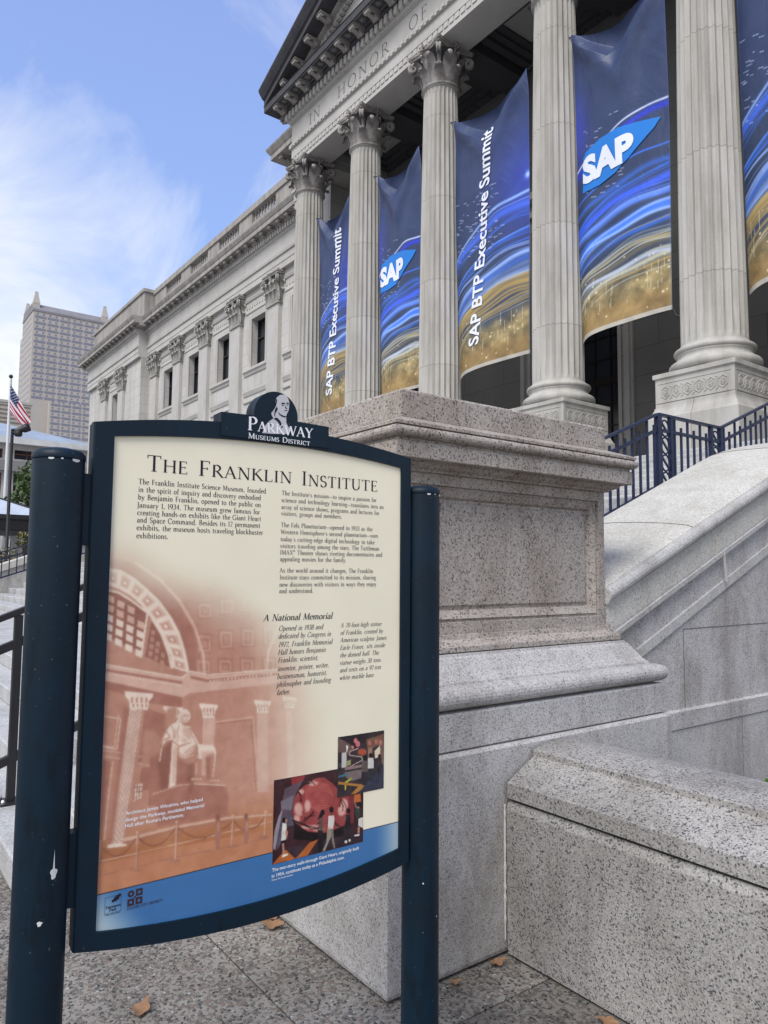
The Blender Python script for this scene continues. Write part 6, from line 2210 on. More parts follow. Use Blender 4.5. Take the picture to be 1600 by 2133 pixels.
doors = [(-13.84, -10.94, 3.5, 11.2), (-20.35, -18.6, 3.5, 9.6), (-6.2, -4.4, 3.5, 9.6)]
mb = MB()
wall_open(mb, PX0, PX1, YB, 3.4, 16.34, doors, .45)
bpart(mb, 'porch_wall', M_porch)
M_bronze = flat('dark_bronze', (.018, .013, .012), .45, metal=.4)
for a, b, c, d in doors:
    mb = MB()
    mb.box(a, b, YB + .30, YB + .36, c, d)
    door = bpart(mb, 'door', M_dark)
    mb = MB()
    nx = max(4, int((b - a) / .45)); nz = int((d - c) / .55)
    for i in range(nx + 1):
        xx = a + (b - a) * i / nx
        w = .05 if i in (0, nx) or i == nx // 2 else .014
        mb.box(max(a, xx - w), min(b, xx + w), YB + .26, YB + .299, c, d)
    for j in range(nz + 1):
        zz = c + (d - c) * j / nz
        w = .09 if j in (0, 5, nz) else .016
        mb.box(a + .051, b - .051, YB + .27, YB + .298, max(c, zz - w), min(d, zz + w))
    at0(mb, 'door_lattice', M_bronze, door, BL)
    mb = MB()
    for s, e in ((a, -1), (b, 1)):
        for q0, q1, pr in ((.0, .10, .10), (.10, .20, .05), (.20, .34, .13), (.34, .40, .06)):
            xa, xb = s + e * q0, s + e * q1
            mb.box(min(xa, xb), max(xa, xb), YB - pr, YB + .02, c, d + .4)
        zz = c + .1
        while zz < d + .3:
            xa = s + e * .15
            mb.box(xa - .022, xa + .022, YB - .085, YB - .04, zz, zz + .06)
            zz += .11
    mb.box(a - .4, b + .4, YB - .12, YB + .02, d + .401, d + .8)
    mb.box(a - .55, b + .55, YB - .35, YB + .02, d + .801, d + 1.0)
    at0(mb, 'door_frame', M_lime, door, BL)
mb = MB()
for x in XC[1:-1]:
    mb.box(x - .42, x + .42, 12.99, YB, 15.90, 16.335)
    mb.box(x - .52, x + .52, 12.99, YB, 16.20, 16.336)
for xa, xb in zip(XC[:-1], XC[1:]):
    a, b = xa + .55, xb - .55
    ym = (13.05 + YB) / 2
    for y0, y1 in ((13.06, YB - .02),):
        for k, (ins_, zt_) in enumerate(((.0, 16.10), (.22, 16.20), (.42, 16.28))):
            t = .2
            A_, B_, C_, D_ = a + ins_, b - ins_, y0 + ins_, y1 - ins_
            for q in ((A_, B_, C_, C_ + t), (A_, B_, D_ - t, D_), (A_, A_ + t, C_ + t, D_ - t), (B_ - t, B_, C_ + t, D_ - t)):
                mb.box(q[0], q[1], q[2], q[3], zt_, 16.338)
        # fret-like bars on the beam soffits
        for k in range(8):
            u = a + .1 + (b - a - .2) * k / 7
            mb.box(u - .05, u + .05, y0 + .02, y0 + .16, 16.075, 16.0995)
            mb.box(u - .05, u + .05, y1 - .16, y1 - .02, 16.075, 16.0995)
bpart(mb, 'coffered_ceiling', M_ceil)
mb = MB()
mb.box(PX0 - .2, PX1 + .2, 11.30, YB + .4, 3.2, 3.498)
mb.box(PX0 - .2, -20.69, 11.3, 13.5, 0, 3.2)
bpart(mb, 'porch_floor', M_step)

# --- flanking blocks behind the end columns
for xa, xb in ((-24.25, -21.76), (-2.98, -.4)):
    cx_, hx_ = (xa + xb) / 2, (xb - xa) / 2
    mb = MB()
    mb.box(xa, xb, 13.65, 20, 0, 15.55)
    mb.loops([(.06, 15.551), (.06, 15.85), (.09, 15.86), (.09, 16.20), (.15, 16.21), (.15, 16.33), (.06, 16.34), (.06, 17.07), (.15, 17.16), (.15, 17.47)], hx_, 3.17, cx_, 16.83)
    bpart(mb, 'flank_wall', M_wall)
    mb = MB()
    mb.loops([(.26, 17.471), (.30, 17.55), (.30, 17.62), (.78, 17.625), (.78, 17.82), (.82, 17.86), (.92, 18.02), (.94, 18.08), (.3, 18.10)], hx_, 3.17, cx_, 16.83)
    bpart(mb, 'flank_cornice', M_trim)
    for k in range(4 if xa < -20 else 0):
        mod_part('m', xa - .15 + k * .78, 13.37, 17.62)

# --- pilaster capital (flat Corinthian)
def pil_cap(mb, w, pr, h):
    mb.ext([(-w / 2, 0), (w / 2, 0), (w / 2, h * .6), (w * .62, h * .86), (-w * .62, h * .86), (-w / 2, h * .6)], 'y', -pr, .1)
    mb.box(-w * .68, w * .68, -pr - .16, .1, h * .88, h * .94)
    mb.box(-w * .72, w * .72, -pr - .20, .1, h * .9405, h)
    mb.box(-w * .56, w * .56, -pr - .05, .1, -.06, .02)
    for k in range(3):
        leaf_strip(mb, -PI / 2, pr, .03, h * .36, w * .19, .9, ((k - 1) * w * .36, 0))
    for k in range(4):
        leaf_strip(mb, -PI / 2, pr, .05, h * .62, w * .15, 1.1, ((k - 1.5) * w * .34, 0))
    for sg in (-1, 1):
        leaf_strip(mb, 0 if sg > 0 else PI, w / 2, .03, h * .40, pr * .8, .9, (0, -pr * .5))
        leaf_strip(mb, 0 if sg > 0 else PI, w / 2, .05, h * .66, pr * .8, 1.1, (0, -pr * .2))
        for q in (-.04, .05):
            spiral(mb, (sg * w * .56, -pr - .10 + q, 0), (sg * .8, -.6, 0), w * .17, h * .70, 1.6, .05, start=110, n=20)
        spiral(mb, (sg * w * .14, -pr - .06, 0), (-sg, 0, 0), w * .11, h * .72, 1.4, .035, start=120, n=16)
    mb.tube([(0, -pr - .05, h * .55), (0, -pr - .16, h * .86), (0, -pr - .22, h * .96)], [.05, .09, .11], 6)


PILH, PCAP = 14.05, 1.48
W1, W2 = 16.1, 15.5
XBR, XEND = -48.1, -60.5


def win_open(xc, w=1.52):
    return [(xc - w / 2, xc + w / 2, 11.58, 14.03), (xc - w / 2, xc + w / 2, 7.2, 9.56), (xc - w / 2, xc + w / 2, 2.4, 5.4)]


wins1 = [-28.0 - 4.11 * k for k in range(5)]
pils1 = [-26.2] + [-30.35 - 4.12 * k for k in range(5)]
wins2 = [-53.4]
pils2 = [-51.85, -55.95]
mb = MB()
wall_open(mb, XBR, -24.25, W1, 0, 15.55, [o for x in wins1 for o in win_open(x)], .50)
bpart(mb, 'wing_wall', M_wall)
mb = MB()
wall_open(mb, XEND, XBR, W2, 0, 15.55, [o for x in wins2 for o in win_open(x)], .50)
mb.add([(XBR, W2, 0), (XBR, W1 + .5, 0), (XBR, W1 + .5, 15.55), (XBR, W2, 15.55), (XEND, W2, 0), (XEND, 40, 0), (XEND, 40, 15.55), (XEND, W2, 15.55)], [(0, 1, 2, 3), (4, 5, 6, 7)])
bpart(mb, 'end_pavilion_wall', M_wall)

proto_w = None


def add_window(xc, yf, za, zb, w=1.52):
    mb = MB()
    a, b = xc - w / 2, xc + w / 2
    y = yf + .30
    for q in ((a, a + .07), (b - .07, b), (xc - .035, xc + .035)):
        mb.box(q[0], q[1], y, y + .08, za, zb)
    for q in (za, zb - .07, za + (zb - za) * .60):
        mb.box(a + .0705, b - .0705, y + .005, y + .075, q, q + .07)
    f = bpart(mb, 'window', M_iron)
    mb = MB()
    mb.box(a, b, y + .09, y + .11, za, zb)
    at0(mb, 'pane', M_dark, f, BL)


def bay_trim(mb, xc, yf, hw):
    """mouldings between two pilasters"""
    a, b = xc - hw, xc + hw
    mb.ext([(yf + .02, 11.20), (yf - .05, 11.22), (yf - .09, 11.36), (yf - .15, 11.40), (yf - .15, 11.53), (yf - .10, 11.565), (yf + .02, 11.575)], 'x', a, b)
    mb.ext([(yf + .02, 10.15), (yf - .04, 10.17), (yf - .10, 10.36), (yf - .10, 10.42), (yf + .02, 10.45)], 'x', a, b)
    mb.ext([(yf + .02, 9.80), (yf - .07, 9.83), (yf - .07, 9.90), (yf + .02, 9.93)], 'x', a, b)
    # frame round the upper window
    wv = .76
    for xa, xb in ((xc - wv - .30, xc - wv), (xc + wv, xc + wv + .30)):
        mb.box(xa, xb, yf - .06, yf + .02, 11.576, 14.04)
        mb.box(xa + .12, xb - .12, yf - .085, yf - .059, 11.576, 14.04)
    mb.box(xc - wv - .30, xc + wv + .30, yf - .06, yf + .02, 14.041, 14.34)
    mb.ext([(yf + .02, 14.42), (yf - .05, 14.44), (yf - .05, 14.50), (yf + .02, 14.52)], 'x', a, b)
    mb.ext([(yf + .02, 15.02), (yf - .06, 15.05), (yf - .10, 15.16), (yf + .02, 15.18)], 'x', a, b)
    n = int((b - a) / .26)
    for i in range(n):
        u = a + (b - a) * (i + .5) / n
        mb.box(u - .06, u + .06, yf - .035, yf + .01, 14.70, 14.84)


for yf, wl in ((W1, wins1), (W2, wins2)):
    for xc in wl:
        mb = MB()
        bay_trim(mb, xc, yf, 1.50)
        bpart(mb, 'bay_moulding', M_lime)
        for za, zb in ((11.58, 14.03), (7.2, 9.56), (2.4, 5.4)):
            add_window(xc, yf, za, zb)
mb = MB()
mb.box(-.55, .55, -.20, .02, 0, PILH)
pil = mb.build('pilaster', M_lime, bld)
mb = MB()
pil_cap(mb, 1.12, .22, PCAP)
pc = mb.build('capital', M_cap, pil)
pc.data.materials[0] = stone('pilaster_capital_stone', (.40, .385, .36), dirt=(.38, .37, .36), dirt_amt=.8, dscale=2.5)
pc.location = (0, 0, PILH)
first = True
for yf, pl in ((W1, pils1), (W2, pils2)):
    for xc in pl:
        o = pil if first else copy_tree(pil, bld)
        first = False
        o.location = (xc - BL[0], yf - BL[1], 0)

# --- entablature, cornice and parapet of the wing
def wing_entab(x0, x1, yf, ends):
    mb = MB()
    mb.ext([(yf - .20, 15.551), (yf - .20, 15.84), (yf - .225, 15.85), (yf - .225, 16.18), (yf - .29, 16.20), (yf - .31, 16.32), (yf - .21, 16.33), (yf - .21, 17.10), (yf - .26, 17.13), (yf - .30, 17.19), (yf - .30, 17.47), (yf + .4, 17.47), (yf + .4, 15.551)], 'x', x0, x1)
    dentils(mb, x0 + .1, x1 - .1, yf - .30, 17.22, 17.45, .24)
    bpart(mb, 'wing_entablature', M_lime)
    mb = MB()
    mb.ext([(yf + .5, 17.471), (yf - .42, 17.48), (yf - .46, 17.62), (yf - .80, 17.625), (yf - .80, 17.84), (yf - .83, 17.86), (yf - .90, 18.0), (yf - .92, 18.06), (yf + .5, 18.10)], 'x', x0 - ends[0], x1 + ends[1])
    bpart(mb, 'wing_cornice', M_trim)
    n = int((x1 - x0) / .80)
    for i in range(n + 1):
        mod_part('m', x0 + (x1 - x0) * i / n, yf - .32, 17.622)


wing_entab(XBR + .01, -24.2, W1, (0, 0))
wing_entab(XEND, XBR, W2, (.85, .74))
mb = MB()
mb.box(XEND + .2, XBR - .1, W2 + .1, W2 + 1.4, 18.05, 20.10)
mb.box(XEND + .1, XBR + .0, W2 + .0, W2 + 1.5, 20.101, 20.32)
mb.box(XEND + .2, XEND + .8, W2 + 1.401, 40, 18.05, 20.10)
bpart(mb, 'parapet', M_trim)
mb = MB()
YP = W1 + .15
mb.box(XBR + .02, -24.0, YP, YP + .34, 18.05, 19.36)
mb.box(XBR + .02, -24.0, YP - .08, YP + .42, 19.96, 20.28)
ops = [(-33.55 - 4.11 * k, -30.95 - 4.11 * k) for k in range(-1, 4)]
edges = [XBR + .02] + [v for o in reversed(ops) for v in o] + [-24.0]
for i in range(0, len(edges), 2):
    if edges[i + 1] > edges[i]:
        mb.box(edges[i], edges[i + 1], YP + .001, YP + .339, 19.361, 19.959)
bpart(mb, 'parapet', M_trim)
for a, b in ops:
    mb = MB()
    nb = 8
    for i in range(nb):
        x = a + (b - a) * (i + .5) / nb
        mb.lathe([(.085, 19.361), (.085, 19.41), (.045, 19.43), (.07, 19.53), (.078, 19.60), (.045, 19.76), (.038, 19.86), (.075, 19.90), (.075, 19.958)], 10, (x, YP + .17))
    bpart(mb, 'balustrade', M_trim)
mb = MB()
mb.box(XEND + .5, -.5, 16.6, 40, 17.6, 17.95)
bpart(mb, 'roof', M_soot)

# --- banners between the columns
M_ban = vcol('banner_print', .45, .35, bumpn=1.6)
M_letter = flat('banner_white', (.74, .77, .86), .5, spec=.3)
M_logo = flat('banner_logo_blue', (.018, .19, .62), .45, spec=.3)


def streak(u, v, f, w):
    """soft line v = f(u)"""
    return np.exp(-((v - f) / w) ** 2)


def banner_art(h, w, kind):
    u = np.linspace(0, 1, w)[None, :] + np.zeros((h, 1))
    v = np.linspace(0, 1, h)[:, None] + np.zeros((1, w))
    base = np.array([50, 63, 90.]) * np.ones((h, w, 3))
    base += sstep(.30, .60, v)[..., None] * np.array([0, 0, 8.])
    n1 = noise2(h, w, 6, 4)
    base += (n1[..., None] - .5) * 14
    if kind == 'A':
        g = np.exp(-((u - 1.02) / .42) ** 2 - ((v - .60) / .20) ** 2)
        base += g[..., None] * np.array([4, 8, 66.])
        spot = np.exp(-((u - .985) / .03) ** 2 - ((v - .625) / .012) ** 2)
        base += spot[..., None] * np.array([120, 140, 160.])
    else:
        g = np.exp(-((u + .0) / .16) ** 2 - ((v - .66) / .13) ** 2)
        base += g[..., None] * np.array([14, 14, 74.])
    # gold street at the bottom
    gold = sstep(.17, .07, v + .05 * (n1 - .5) - .05 * u)
    tone = noise2(h, w, 9, 5)
    gc = np.array([140, 122, 80.]) + (tone[..., None] - .5) * np.array([170, 150, 105.])
    base = base * (1 - gold[..., None] * .9) + gc * gold[..., None] * .9
    red = sstep(.09, .05, v) * sstep(.0, .02, v)
    base = base * (1 - .5 * red[..., None]) + np.array([158, 124, 74.]) * .5 * red[..., None]
    # long light trails sweeping up to the right
    up = (1 - (1 - np.clip(u, 0, 1)) ** 2.4) * 1.0
    trails = []
    for k in range(40):
        c0 = rng.uniform(.06, .46) if k > 7 else .17 + .03 * k
        if kind == 'A':
            amp = .085 + .04 * rng.random()
        else:
            amp = .05 + .035 * rng.random()
        wd = rng.choice([.0018, .003, .005, .010])
        warm = c0 < .20
        col = np.array([188, 190, 176.]) if warm and rng.random() < .5 else (np.array([176, 148, 88.]) if warm else (np.array([58, 118, 244.]) if rng.random() < .6 else np.array([150, 184, 255.])))
        if c0 > .33 and rng.random() < .75:
            continue
        trails.append((c0, amp, wd, col, rng.uniform(.35, .9)))
    trails += [(.44, .13, .006, np.array([150, 188, 255.]), .95), (.415, .115, .016, np.array([70, 112, 240.]), .85)] if kind == 'A' else [(.535, .09, .0035, np.array([214, 226, 255.]), 1.0), (.515, .09, .010, np.array([40, 60, 220.]), .85), (.335, .055, .016, np.array([60, 100, 240.]), .9), (.305, .05, .010, np.array([104, 146, 252.]), .9), (.25, .045, .005, np.array([150, 184, 255.]), .9), (.135, .04, .006, np.array([190, 200, 226.]), .8)]
    for c0, amp, wd, col, op in trails:
        f = c0 + amp * up + .004 * np.sin(9 * u + c0 * 50)
        m = np.clip(streak(u, v, f, wd) * op * (.75 + .4 * noise2(h, w, 3, 2)), 0, 1)
        base = base * (1 - m[..., None]) + col * m[..., None]
    # window lights of towers: rows of dashes
    for k in range(70):
        uc, vc = rng.uniform(.02, .7), rng.uniform(.42, .66)
        if kind == 'B' and not (.10 < uc < .55):
            continue
        l, th = rng.uniform(.015, .06), .0012
        ang = -.25
        m = (np.abs(u - uc) < l / 2) & (np.abs(v - vc - ang * (u - uc) * .35) < th)
        base[m] = base[m] * .35 + np.array([190, 200, 235.]) * .65
    for k in range(26):   # street lamps and car lights
        uc, vc = rng.uniform(.02, .98), rng.uniform(.02, .20)
        r = rng.uniform(.004, .012)
        m = np.clip(np.exp(-((u - uc) / r) ** 2 - ((v - vc) / (r * .33)) ** 2), 0, 1)
        base = base * (1 - m[..., None]) + np.array([232, 222, 190.]) * m[..., None]
    for k in range(24):
        uc = rng.uniform(.05, .95); v0 = rng.uniform(.05, .16)
        m = (np.abs(u - uc) < .003) & (v > v0) & (v < v0 + rng.uniform(.01, .05))
        base[m] = base[m] * .4 + np.array([214, 206, 180.]) * .6
    hem = (v < .012)
    base[hem] = base[hem] * .3 + np.array([196, 196, 196.]) * .7
    side = (u < .010) | (u > .990)
    base[side] = base[side] * .6 + np.array([70, 96, 150.]) * .4
    return np.clip(base, 6, 250)


artA, artB = banner_art(520, 170, 'A'), banner_art(520, 170, 'B')


def cloth_point(x0, x1, zb, ztop, y, sag, ph, drop):
    def f(u, v):
        u = np.asarray(u, float); v = np.asarray(v, float)
        e = 4 * u * (1 - u)
        x = x0 + (x1 - x0) * u
        # top edge hangs between its two tied corners
        z = zb + (ztop - zb) * v - sag * e ** 1.0 * v ** 14
        z = z - drop * (1 - u) ** 3.5 * (1 - v) ** 6
        yy = y - .10 * e * (1 - .6 * v)
        top = np.clip((v - .74) / .26, 0, 1)
        yy = yy + .06 * top ** 1.2 * np.sin(u * 11 + ph + 5.0 * (v - 1)) * e ** .5
        yy = yy - .26 * np.clip((v - .86) / .14, 0, 1) ** 1.5 * e
        # tension folds radiating from the corners
        dl = np.abs((1 - v) * 2.6 - u * 1.15)
        dr = np.abs((1 - v) * 2.6 - (1 - u) * 1.15)
        sw = 1 / (1 + np.exp((u - .48) * 30))
        yy = yy - .07 * np.exp(-(dl / .13) ** 2) * sw - .07 * np.exp(-(dr / .13) ** 2) * (1 - sw)
        # the slack top hem folds over into a V below the two ties
        vv = .985 - .115 * np.minimum(u / .36, (1 - u) / .64 * 1.25) ** .9
        yy = yy + .24 * np.clip((v - vv) / .05, 0, 1) * e ** .6
        yy = yy + .022 * np.sin(u * 8 + 6 * v + ph) + .016 * np.sin(u * 19 - 9 * v + 2 * ph) * np.clip(v * 1.6 - .4, 0, 1) + .010 * np.sin(v * 23 + ph + 2 * u) * e
        yy = yy + .20 * np.clip(1 - u * 4.5, 0, 1) ** 2 * (1 - v) ** 1.2
        return x, yy, z
    return f


def banner(x0, x1, kind, label, ph, tsh=0.0, sag=.42, zt=13.32, zb=6.47):
    art = artA if kind == 'A' else artB
    h, w = art.shape[:2]
    yb = 12.42
    f = cloth_point(x0, x1, zb, zt, yb, sag, ph, .10)
    o = thing('banner', label, 'banner', (x0, yb, zb), 0, 'banners hung between the columns')
    loc = np.array([x0, yb, zb])
    u = np.linspace(0, 1, w)[None, :] + np.zeros((h, 1))
    v = np.linspace(0, 1, h)[:, None] + np.zeros((1, w))
    Xp, Yp, Zp = f(u, v)
    grid_mesh('cloth', np.stack([Xp, Yp, Zp], -1) - loc, lin(art), M_ban, o)

    def conform(mb, name, mat, off):
        bm = bmesh.new()
        vv = [bm.verts.new(p) for p in mb.v]
        for fc in mb.f:
            try:
                bm.faces.new([vv[i] for i in fc])
            except ValueError:
                pass
        bmesh.ops.triangulate(bm, faces=bm.faces)
        for _ in range(7):
            eds = [e for e in bm.edges if (Vector((e.verts[0].co.x * (x1 - x0), 0, e.verts[0].co.z * (zt - zb))) - Vector((e.verts[1].co.x * (x1 - x0), 0, e.verts[1].co.z * (zt - zb)))).length > .16]
            if not eds:
                break
            bmesh.ops.subdivide_edges(bm, edges=eds, cuts=1)
            bmesh.ops.triangulate(bm, faces=bm.faces)
        for q in bm.verts:
            a, b_, c = f(q.co.x, q.co.z)
            q.co = Vector((float(a), float(b_) - off, float(c))) - Vector(loc)
        me = bpy.data.meshes.new(name)
        bm.to_mesh(me)
        bm.free()
        me.materials.append(mat)
        ob = bpy.data.objects.new(name, me)
        COL.objects.link(ob)
        ob.parent = o
        return ob

    W_, H_ = x1 - x0, zt - zb
    if kind == 'A':
        vs, fs = sans_mesh('SAP BTP Executive Summit', .022)
        xa = min(p[0] for p in vs); xb = max(p[0] for p in vs)
        L = .79
        k = L * H_ / (xb - xa)
        mb = MB()
        mb.add([((.385 + tsh + .19 * ((p[0] - xa) / (xb - xa)) - p[1] * k / W_), 0, .088 + (p[0] - xa) * k / H_) for p in vs], fs)
        conform(mb, 'lettering', M_letter, .020)
    else:
        mb = MB()
        q = [(.095, .458), (.095, .545), (.105, .572), (.14, .585), (.33, .600), (.52, .598), (.70, .588), (.935, .570), (.87, .545), (.762, .520), (.626, .490), (.485, .465), (.30, .456)]
        mb.add([(a, 0, b) for a, b in q], [tuple(range(len(q)))])
        lg = conform(mb, 'logo', M_logo, .018)
        vs, fs = sans_mesh('SAP', .055, 0.0)
        xa = min(p[0] for p in vs); xb = max(p[0] for p in vs)
        k = .585 / (xb - xa)
        mb = MB()
        mb.add([(.100 + (p[0] - xa) * k, 0, .487 + p[1] / .72 * .078) for p in vs], fs)
        conform(mb, 'logo_lettering', M_letter, .032)
    # tie rods at the column and the bungee at the bottom corners
    for s, xx in ((-1, x0), (1, x1)):
        mb = MB()
        mb.tube([(xx - loc[0] - s * .04, .02, zt - zb), (xx - loc[0] + s * .22, .05, zt - zb + .10), (xx - loc[0] + s * .35, .06, zt - zb + .16)], .012, 5)
        if s > 0:
            mb.tube([(xx - loc[0], .0, .02), (xx - loc[0] + .05, .02, -.12), (xx - loc[0] + .16, .03, -.20), (xx - loc[0] + .28, .04, -.17), (xx - loc[0] + .36, .05, -.02)], .022, 6)
        mb.build('tie_cord', M_iron, o)
    return o


BX = [(-20.45, -18.60), (-17.10, -15.12), (-13.72, -11.14), (-9.83, -7.58), (-6.22, -4.0)]
for (a, b), kind, lab, ph in zip(BX, 'ABABA', ('navy banner with vertical white lettering between the two leftmost columns', 'navy banner with small blue logo between second and third column from the left', 'navy banner with tall vertical white lettering right above the pedestal block', 'largest navy banner with big blue logo between the two rightmost full columns', 'banner with blue light trails cut off by the right picture edge'), (0.3, 1.4, 2.2, 3.1, 4.4)):
    banner(a, b, kind, lab, ph, .20 if a < -20 else 0.0)

# small pink display board inside the porch
pb = thing('display_board', 'small pink lit display board inside the porch at the right edge', 'sign', (-7.25, 15.0, 3.5))
mb = MB()
mb.box(-.5, .05, 0, .06, 1.75, 2.35)
mb.build('board', flat('pink_board', (.75, .32, .62), .5), pb)
mb = MB()
for s in (-.42, -.05):
    mb.box(s - .03, s + .03, .061, .10, 0, 2.3)
mb.build('stand', M_iron, pb)


# ------------------------------------------------------------------ background to the left
# office tower
tw = thing('office_tower', 'tall pale office tower with long window bands and pointed corner pinnacles far behind the wing', 'building', (-440, 97, 0))
TL = (-440, 97, 0)
M_tow = stone('tower_stone', (.44, .40, .36), dirt=(.8, .8, .8), dscale=.05, fine=2.0)
M_tow2 = stone('tower_side_stone', (.62, .64, .66), dirt=(.85, .85, .85), dscale=.05, fine=2.0)
M_band = flat('tower_glass', (.19, .195, .235), .35)
x0, x1, y0, y1, HT = -470.0, -427.8, 78.3, 118.0, 141.5
mb = MB()
mb.box(x0 + 14, x1, y0, y1, 0, HT)
mb.box(x0, x0 + 13.9, y0 + 1.5, y1, 0, HT - 6)
mb.box(x1 - 12, x1 + 3.0, y0 + 9.5, y1 + 4, 0, 92)
at0(mb, 'tower_body', M_tow, tw, TL)
mb = MB()
mb.ext([(x0 + 14, HT + .1), (x1 + .3, HT + .1), (x1 + .3, HT + 1.2), (x1 - 3.0, HT + 5.0), (x0 + 18, HT + 5.0)], 'y', y0 - .3, y1 + .3)
at0(mb, 'roof', M_soot if False else stone('tower_roof', (.24, .23, .25), dscale=.1, fine=1.0), tw, TL)
for px_, py_ in ((x1 - 2.2, y0 + 1.6), (x1 - 2.2, y1 - 1.6), (x0 + 17, y0 + 1.6)):
    mb = MB()
    mb.loops([(1.2, HT + 1), (1.2, HT + 4), (1.3, HT + 5.0), (.9, HT + 7), (.3, HT + 10.5), (.25, HT + 11.5)], .5, .5, px_, py_)
    at0(mb, 'pinnacle', M_tow, tw, TL)
fl_ = 3.45
k = 0
z = 62.0
while z < HT - 2:
    lowpart = z < 90
    mb = MB()
    xa = x1 + (3.0 if lowpart else 0)
    ya = y0 + (9.5 if lowpart else 0)
    nB = 6
    for i in range(nB):
        a = ya + .9 + (y1 + (4 if lowpart else 0) - ya - 1) * i / nB
        b = ya + .9 + (y1 + (4 if lowpart else 0) - ya - 1) * (i + .90) / nB
        mb.box(xa - .2, xa + .05, a, b, z, z + 1.45)
        m = (a + b) / 2
        for q in (-1.6, 1.6):
            mb.box(xa - .2, xa + .045, m + q - .55, m + q + .55, z + 1.9, z + 2.9)
    at0(mb, 'window_band', M_band, tw, TL)
    mb = MB()
    for i in range(3):
        a = x0 + 15 + (x1 - x0 - 16) * i / 3
        mb.box(a, a + (x1 - x0 - 16) / 3 * .86, y0 - .05, y0 + .2, z, z + 1.5)
    mb.box(x0 + 1, x0 + 12.5, y0 + 1.45, y0 + 1.6, z, z + 1.5) if z < HT - 8 else None
    at0(mb, 'window_band', M_band, tw, TL)
    z += fl_
    k += 1

# low pale building with a blue-grey hipped roof
hb = thing('hipped_building', 'low pale stone building with blue-grey hipped roof and dark openings behind the flagpole', 'building', (-95, 6, 0))
HL = (-95, 6, 0)
M_pale = stone('pale_building_stone', (.50, .48, .45), dscale=.4, fine=4)
M_blue = stone('blue_grey_roof', (.30, .36, .44), var=.06, dscale=.4, fine=6)
mb = MB()
wall_open(mb, -20, 20.2, 0, 0, 13.4, [(-19 + 4.6 * k, -19 + 4.6 * k + 3.6, 8.4, 10.6) for k in range(8)] + [(-19 + 4.6 * k, -19 + 4.6 * k + 3.6, 12.0, 12.9) for k in range(8)] + [(-19 + 4.6 * k, -19 + 4.6 * k + 3.6, 2.4, 5.4) for k in range(8)], .8)
mb.v = [(-78 - y, x, z) for x, y, z in mb.v]
mb.box(-110, -78.9, -20, 20.2, 0, 13.3)
at0(mb, 'wall', M_pale, hb, HL)
M_red = flat('rust_mullion', (.22, .07, .045), .6)
for k in range(8):
    for za, zb in ((8.4, 10.6), (12.0, 12.9), (2.4, 5.4)):
        a = -19 + 4.6 * k
        if a < 5 and za > 3:
            pass
        mb = MB()
        mb.box(-78.70, -78.62, a, a + 3.6, za, zb)
        w_ = at0(mb, 'window', M_dark, hb, HL)
        mb = MB()
        for q in range(4):
            mb.box(-78.61, -78.55, a + 1.2 * q - .05, a + 1.2 * q + .05, za, zb)
        mb.box(-78.61, -78.55, a, a + 3.6, za + .5, za + .6)
        at0(mb, 'mullion', M_red, w_, HL)
mb = MB()
mb.box(-77.4, -78.0, -20.2, 20.5, 10.75, 11.75)
at0(mb, 'balcony', M_far, hb, HL)
mb = MB()
mb.box(-111, -77.2, -21, 20.9, 13.41, 14.0)
at0(mb, 'eaves', stone('white_eaves', (.66, .66, .64), dscale=.5), hb, HL)
mb = MB()
mb.add([(-77.2, -21, 14.0), (-77.2, 20.9, 14.0), (-111, 20.9, 14.0), (-111, -21, 14.0), (-85, -8, 17.4), (-85, 13.0, 16.6), (-104, 13.0, 16.6), (-104, -8, 17.4)], [(0, 1, 5, 4), (1, 2, 6, 5), (2, 3, 7, 6), (3, 0, 4, 7), (4, 5, 6, 7)])
at0(mb, 'roof', M_blue, hb, HL)
# tan ribbed building behind it
tb = thing('tan_building', 'tan building with flat horizontal ribbed walls rising behind the hipped roof', 'building', (-130, 5, 0))
mb = MB()
mb.box(-150, -124, -40, 23.0, 0, 26.8)
for k in range(14):
    mb.box(-124, -123.8, -40, 23.0, 18 + .65 * k, 18.32 + .65 * k)
at0(mb, 'wall', stone('tan_stone', (.42, .38, .32), dscale=.3, fine=3), tb, (-130, 5, 0))
mb = MB()
mb.box(-150.2, -123.7, -40.2, 23.2, 26.801, 27.2)
at0(mb, 'roof_edge', M_tow, tb, (-130, 5, 0))

# canopy with a hipped pale roof
cn = thing('canopy_shelter', 'open shelter with pale blue hipped roof, dark fascia and white columns at the far left', 'shelter', (-37.5, 4.4, 0))
CL = (-37.5, 4.4, 0)
mb = MB()
a0, a1, b0, b1 = -40.6, -34.5, 1.4, 7.6
mb.add([(a1, b0, 3.75), (a1, b1, 3.75), (a0, b1, 3.75), (a0, b0, 3.75), (-37.5, 4.6, 5.0)], [(0, 1, 4), (1, 2, 4), (2, 3, 4), (3, 0, 4), (3, 2, 1, 0)])
at0(mb, 'roof', stone('pale_blue_metal', (.46, .52, .62), var=.05, dscale=.8), cn, CL)
mb = MB()
for p in ((a1, b0), (a1, b1), (a0, b1), (a0, b0)):
    mb.beam((p[0], p[1], 3.77), (-37.5, 4.6, 5.02), .10, .06)
at0(mb, 'roof_rib', M_iron, cn, CL)
mb = MB()
mb.loops([(0, 3.06), (.02, 3.1), (.05, 3.5), (.10, 3.55), (.10, 3.745)], (a1 - a0) / 2, (b1 - b0) / 2, (a0 + a1) / 2, (b0 + b1) / 2)
at0(mb, 'fascia', M_iron, cn, CL)
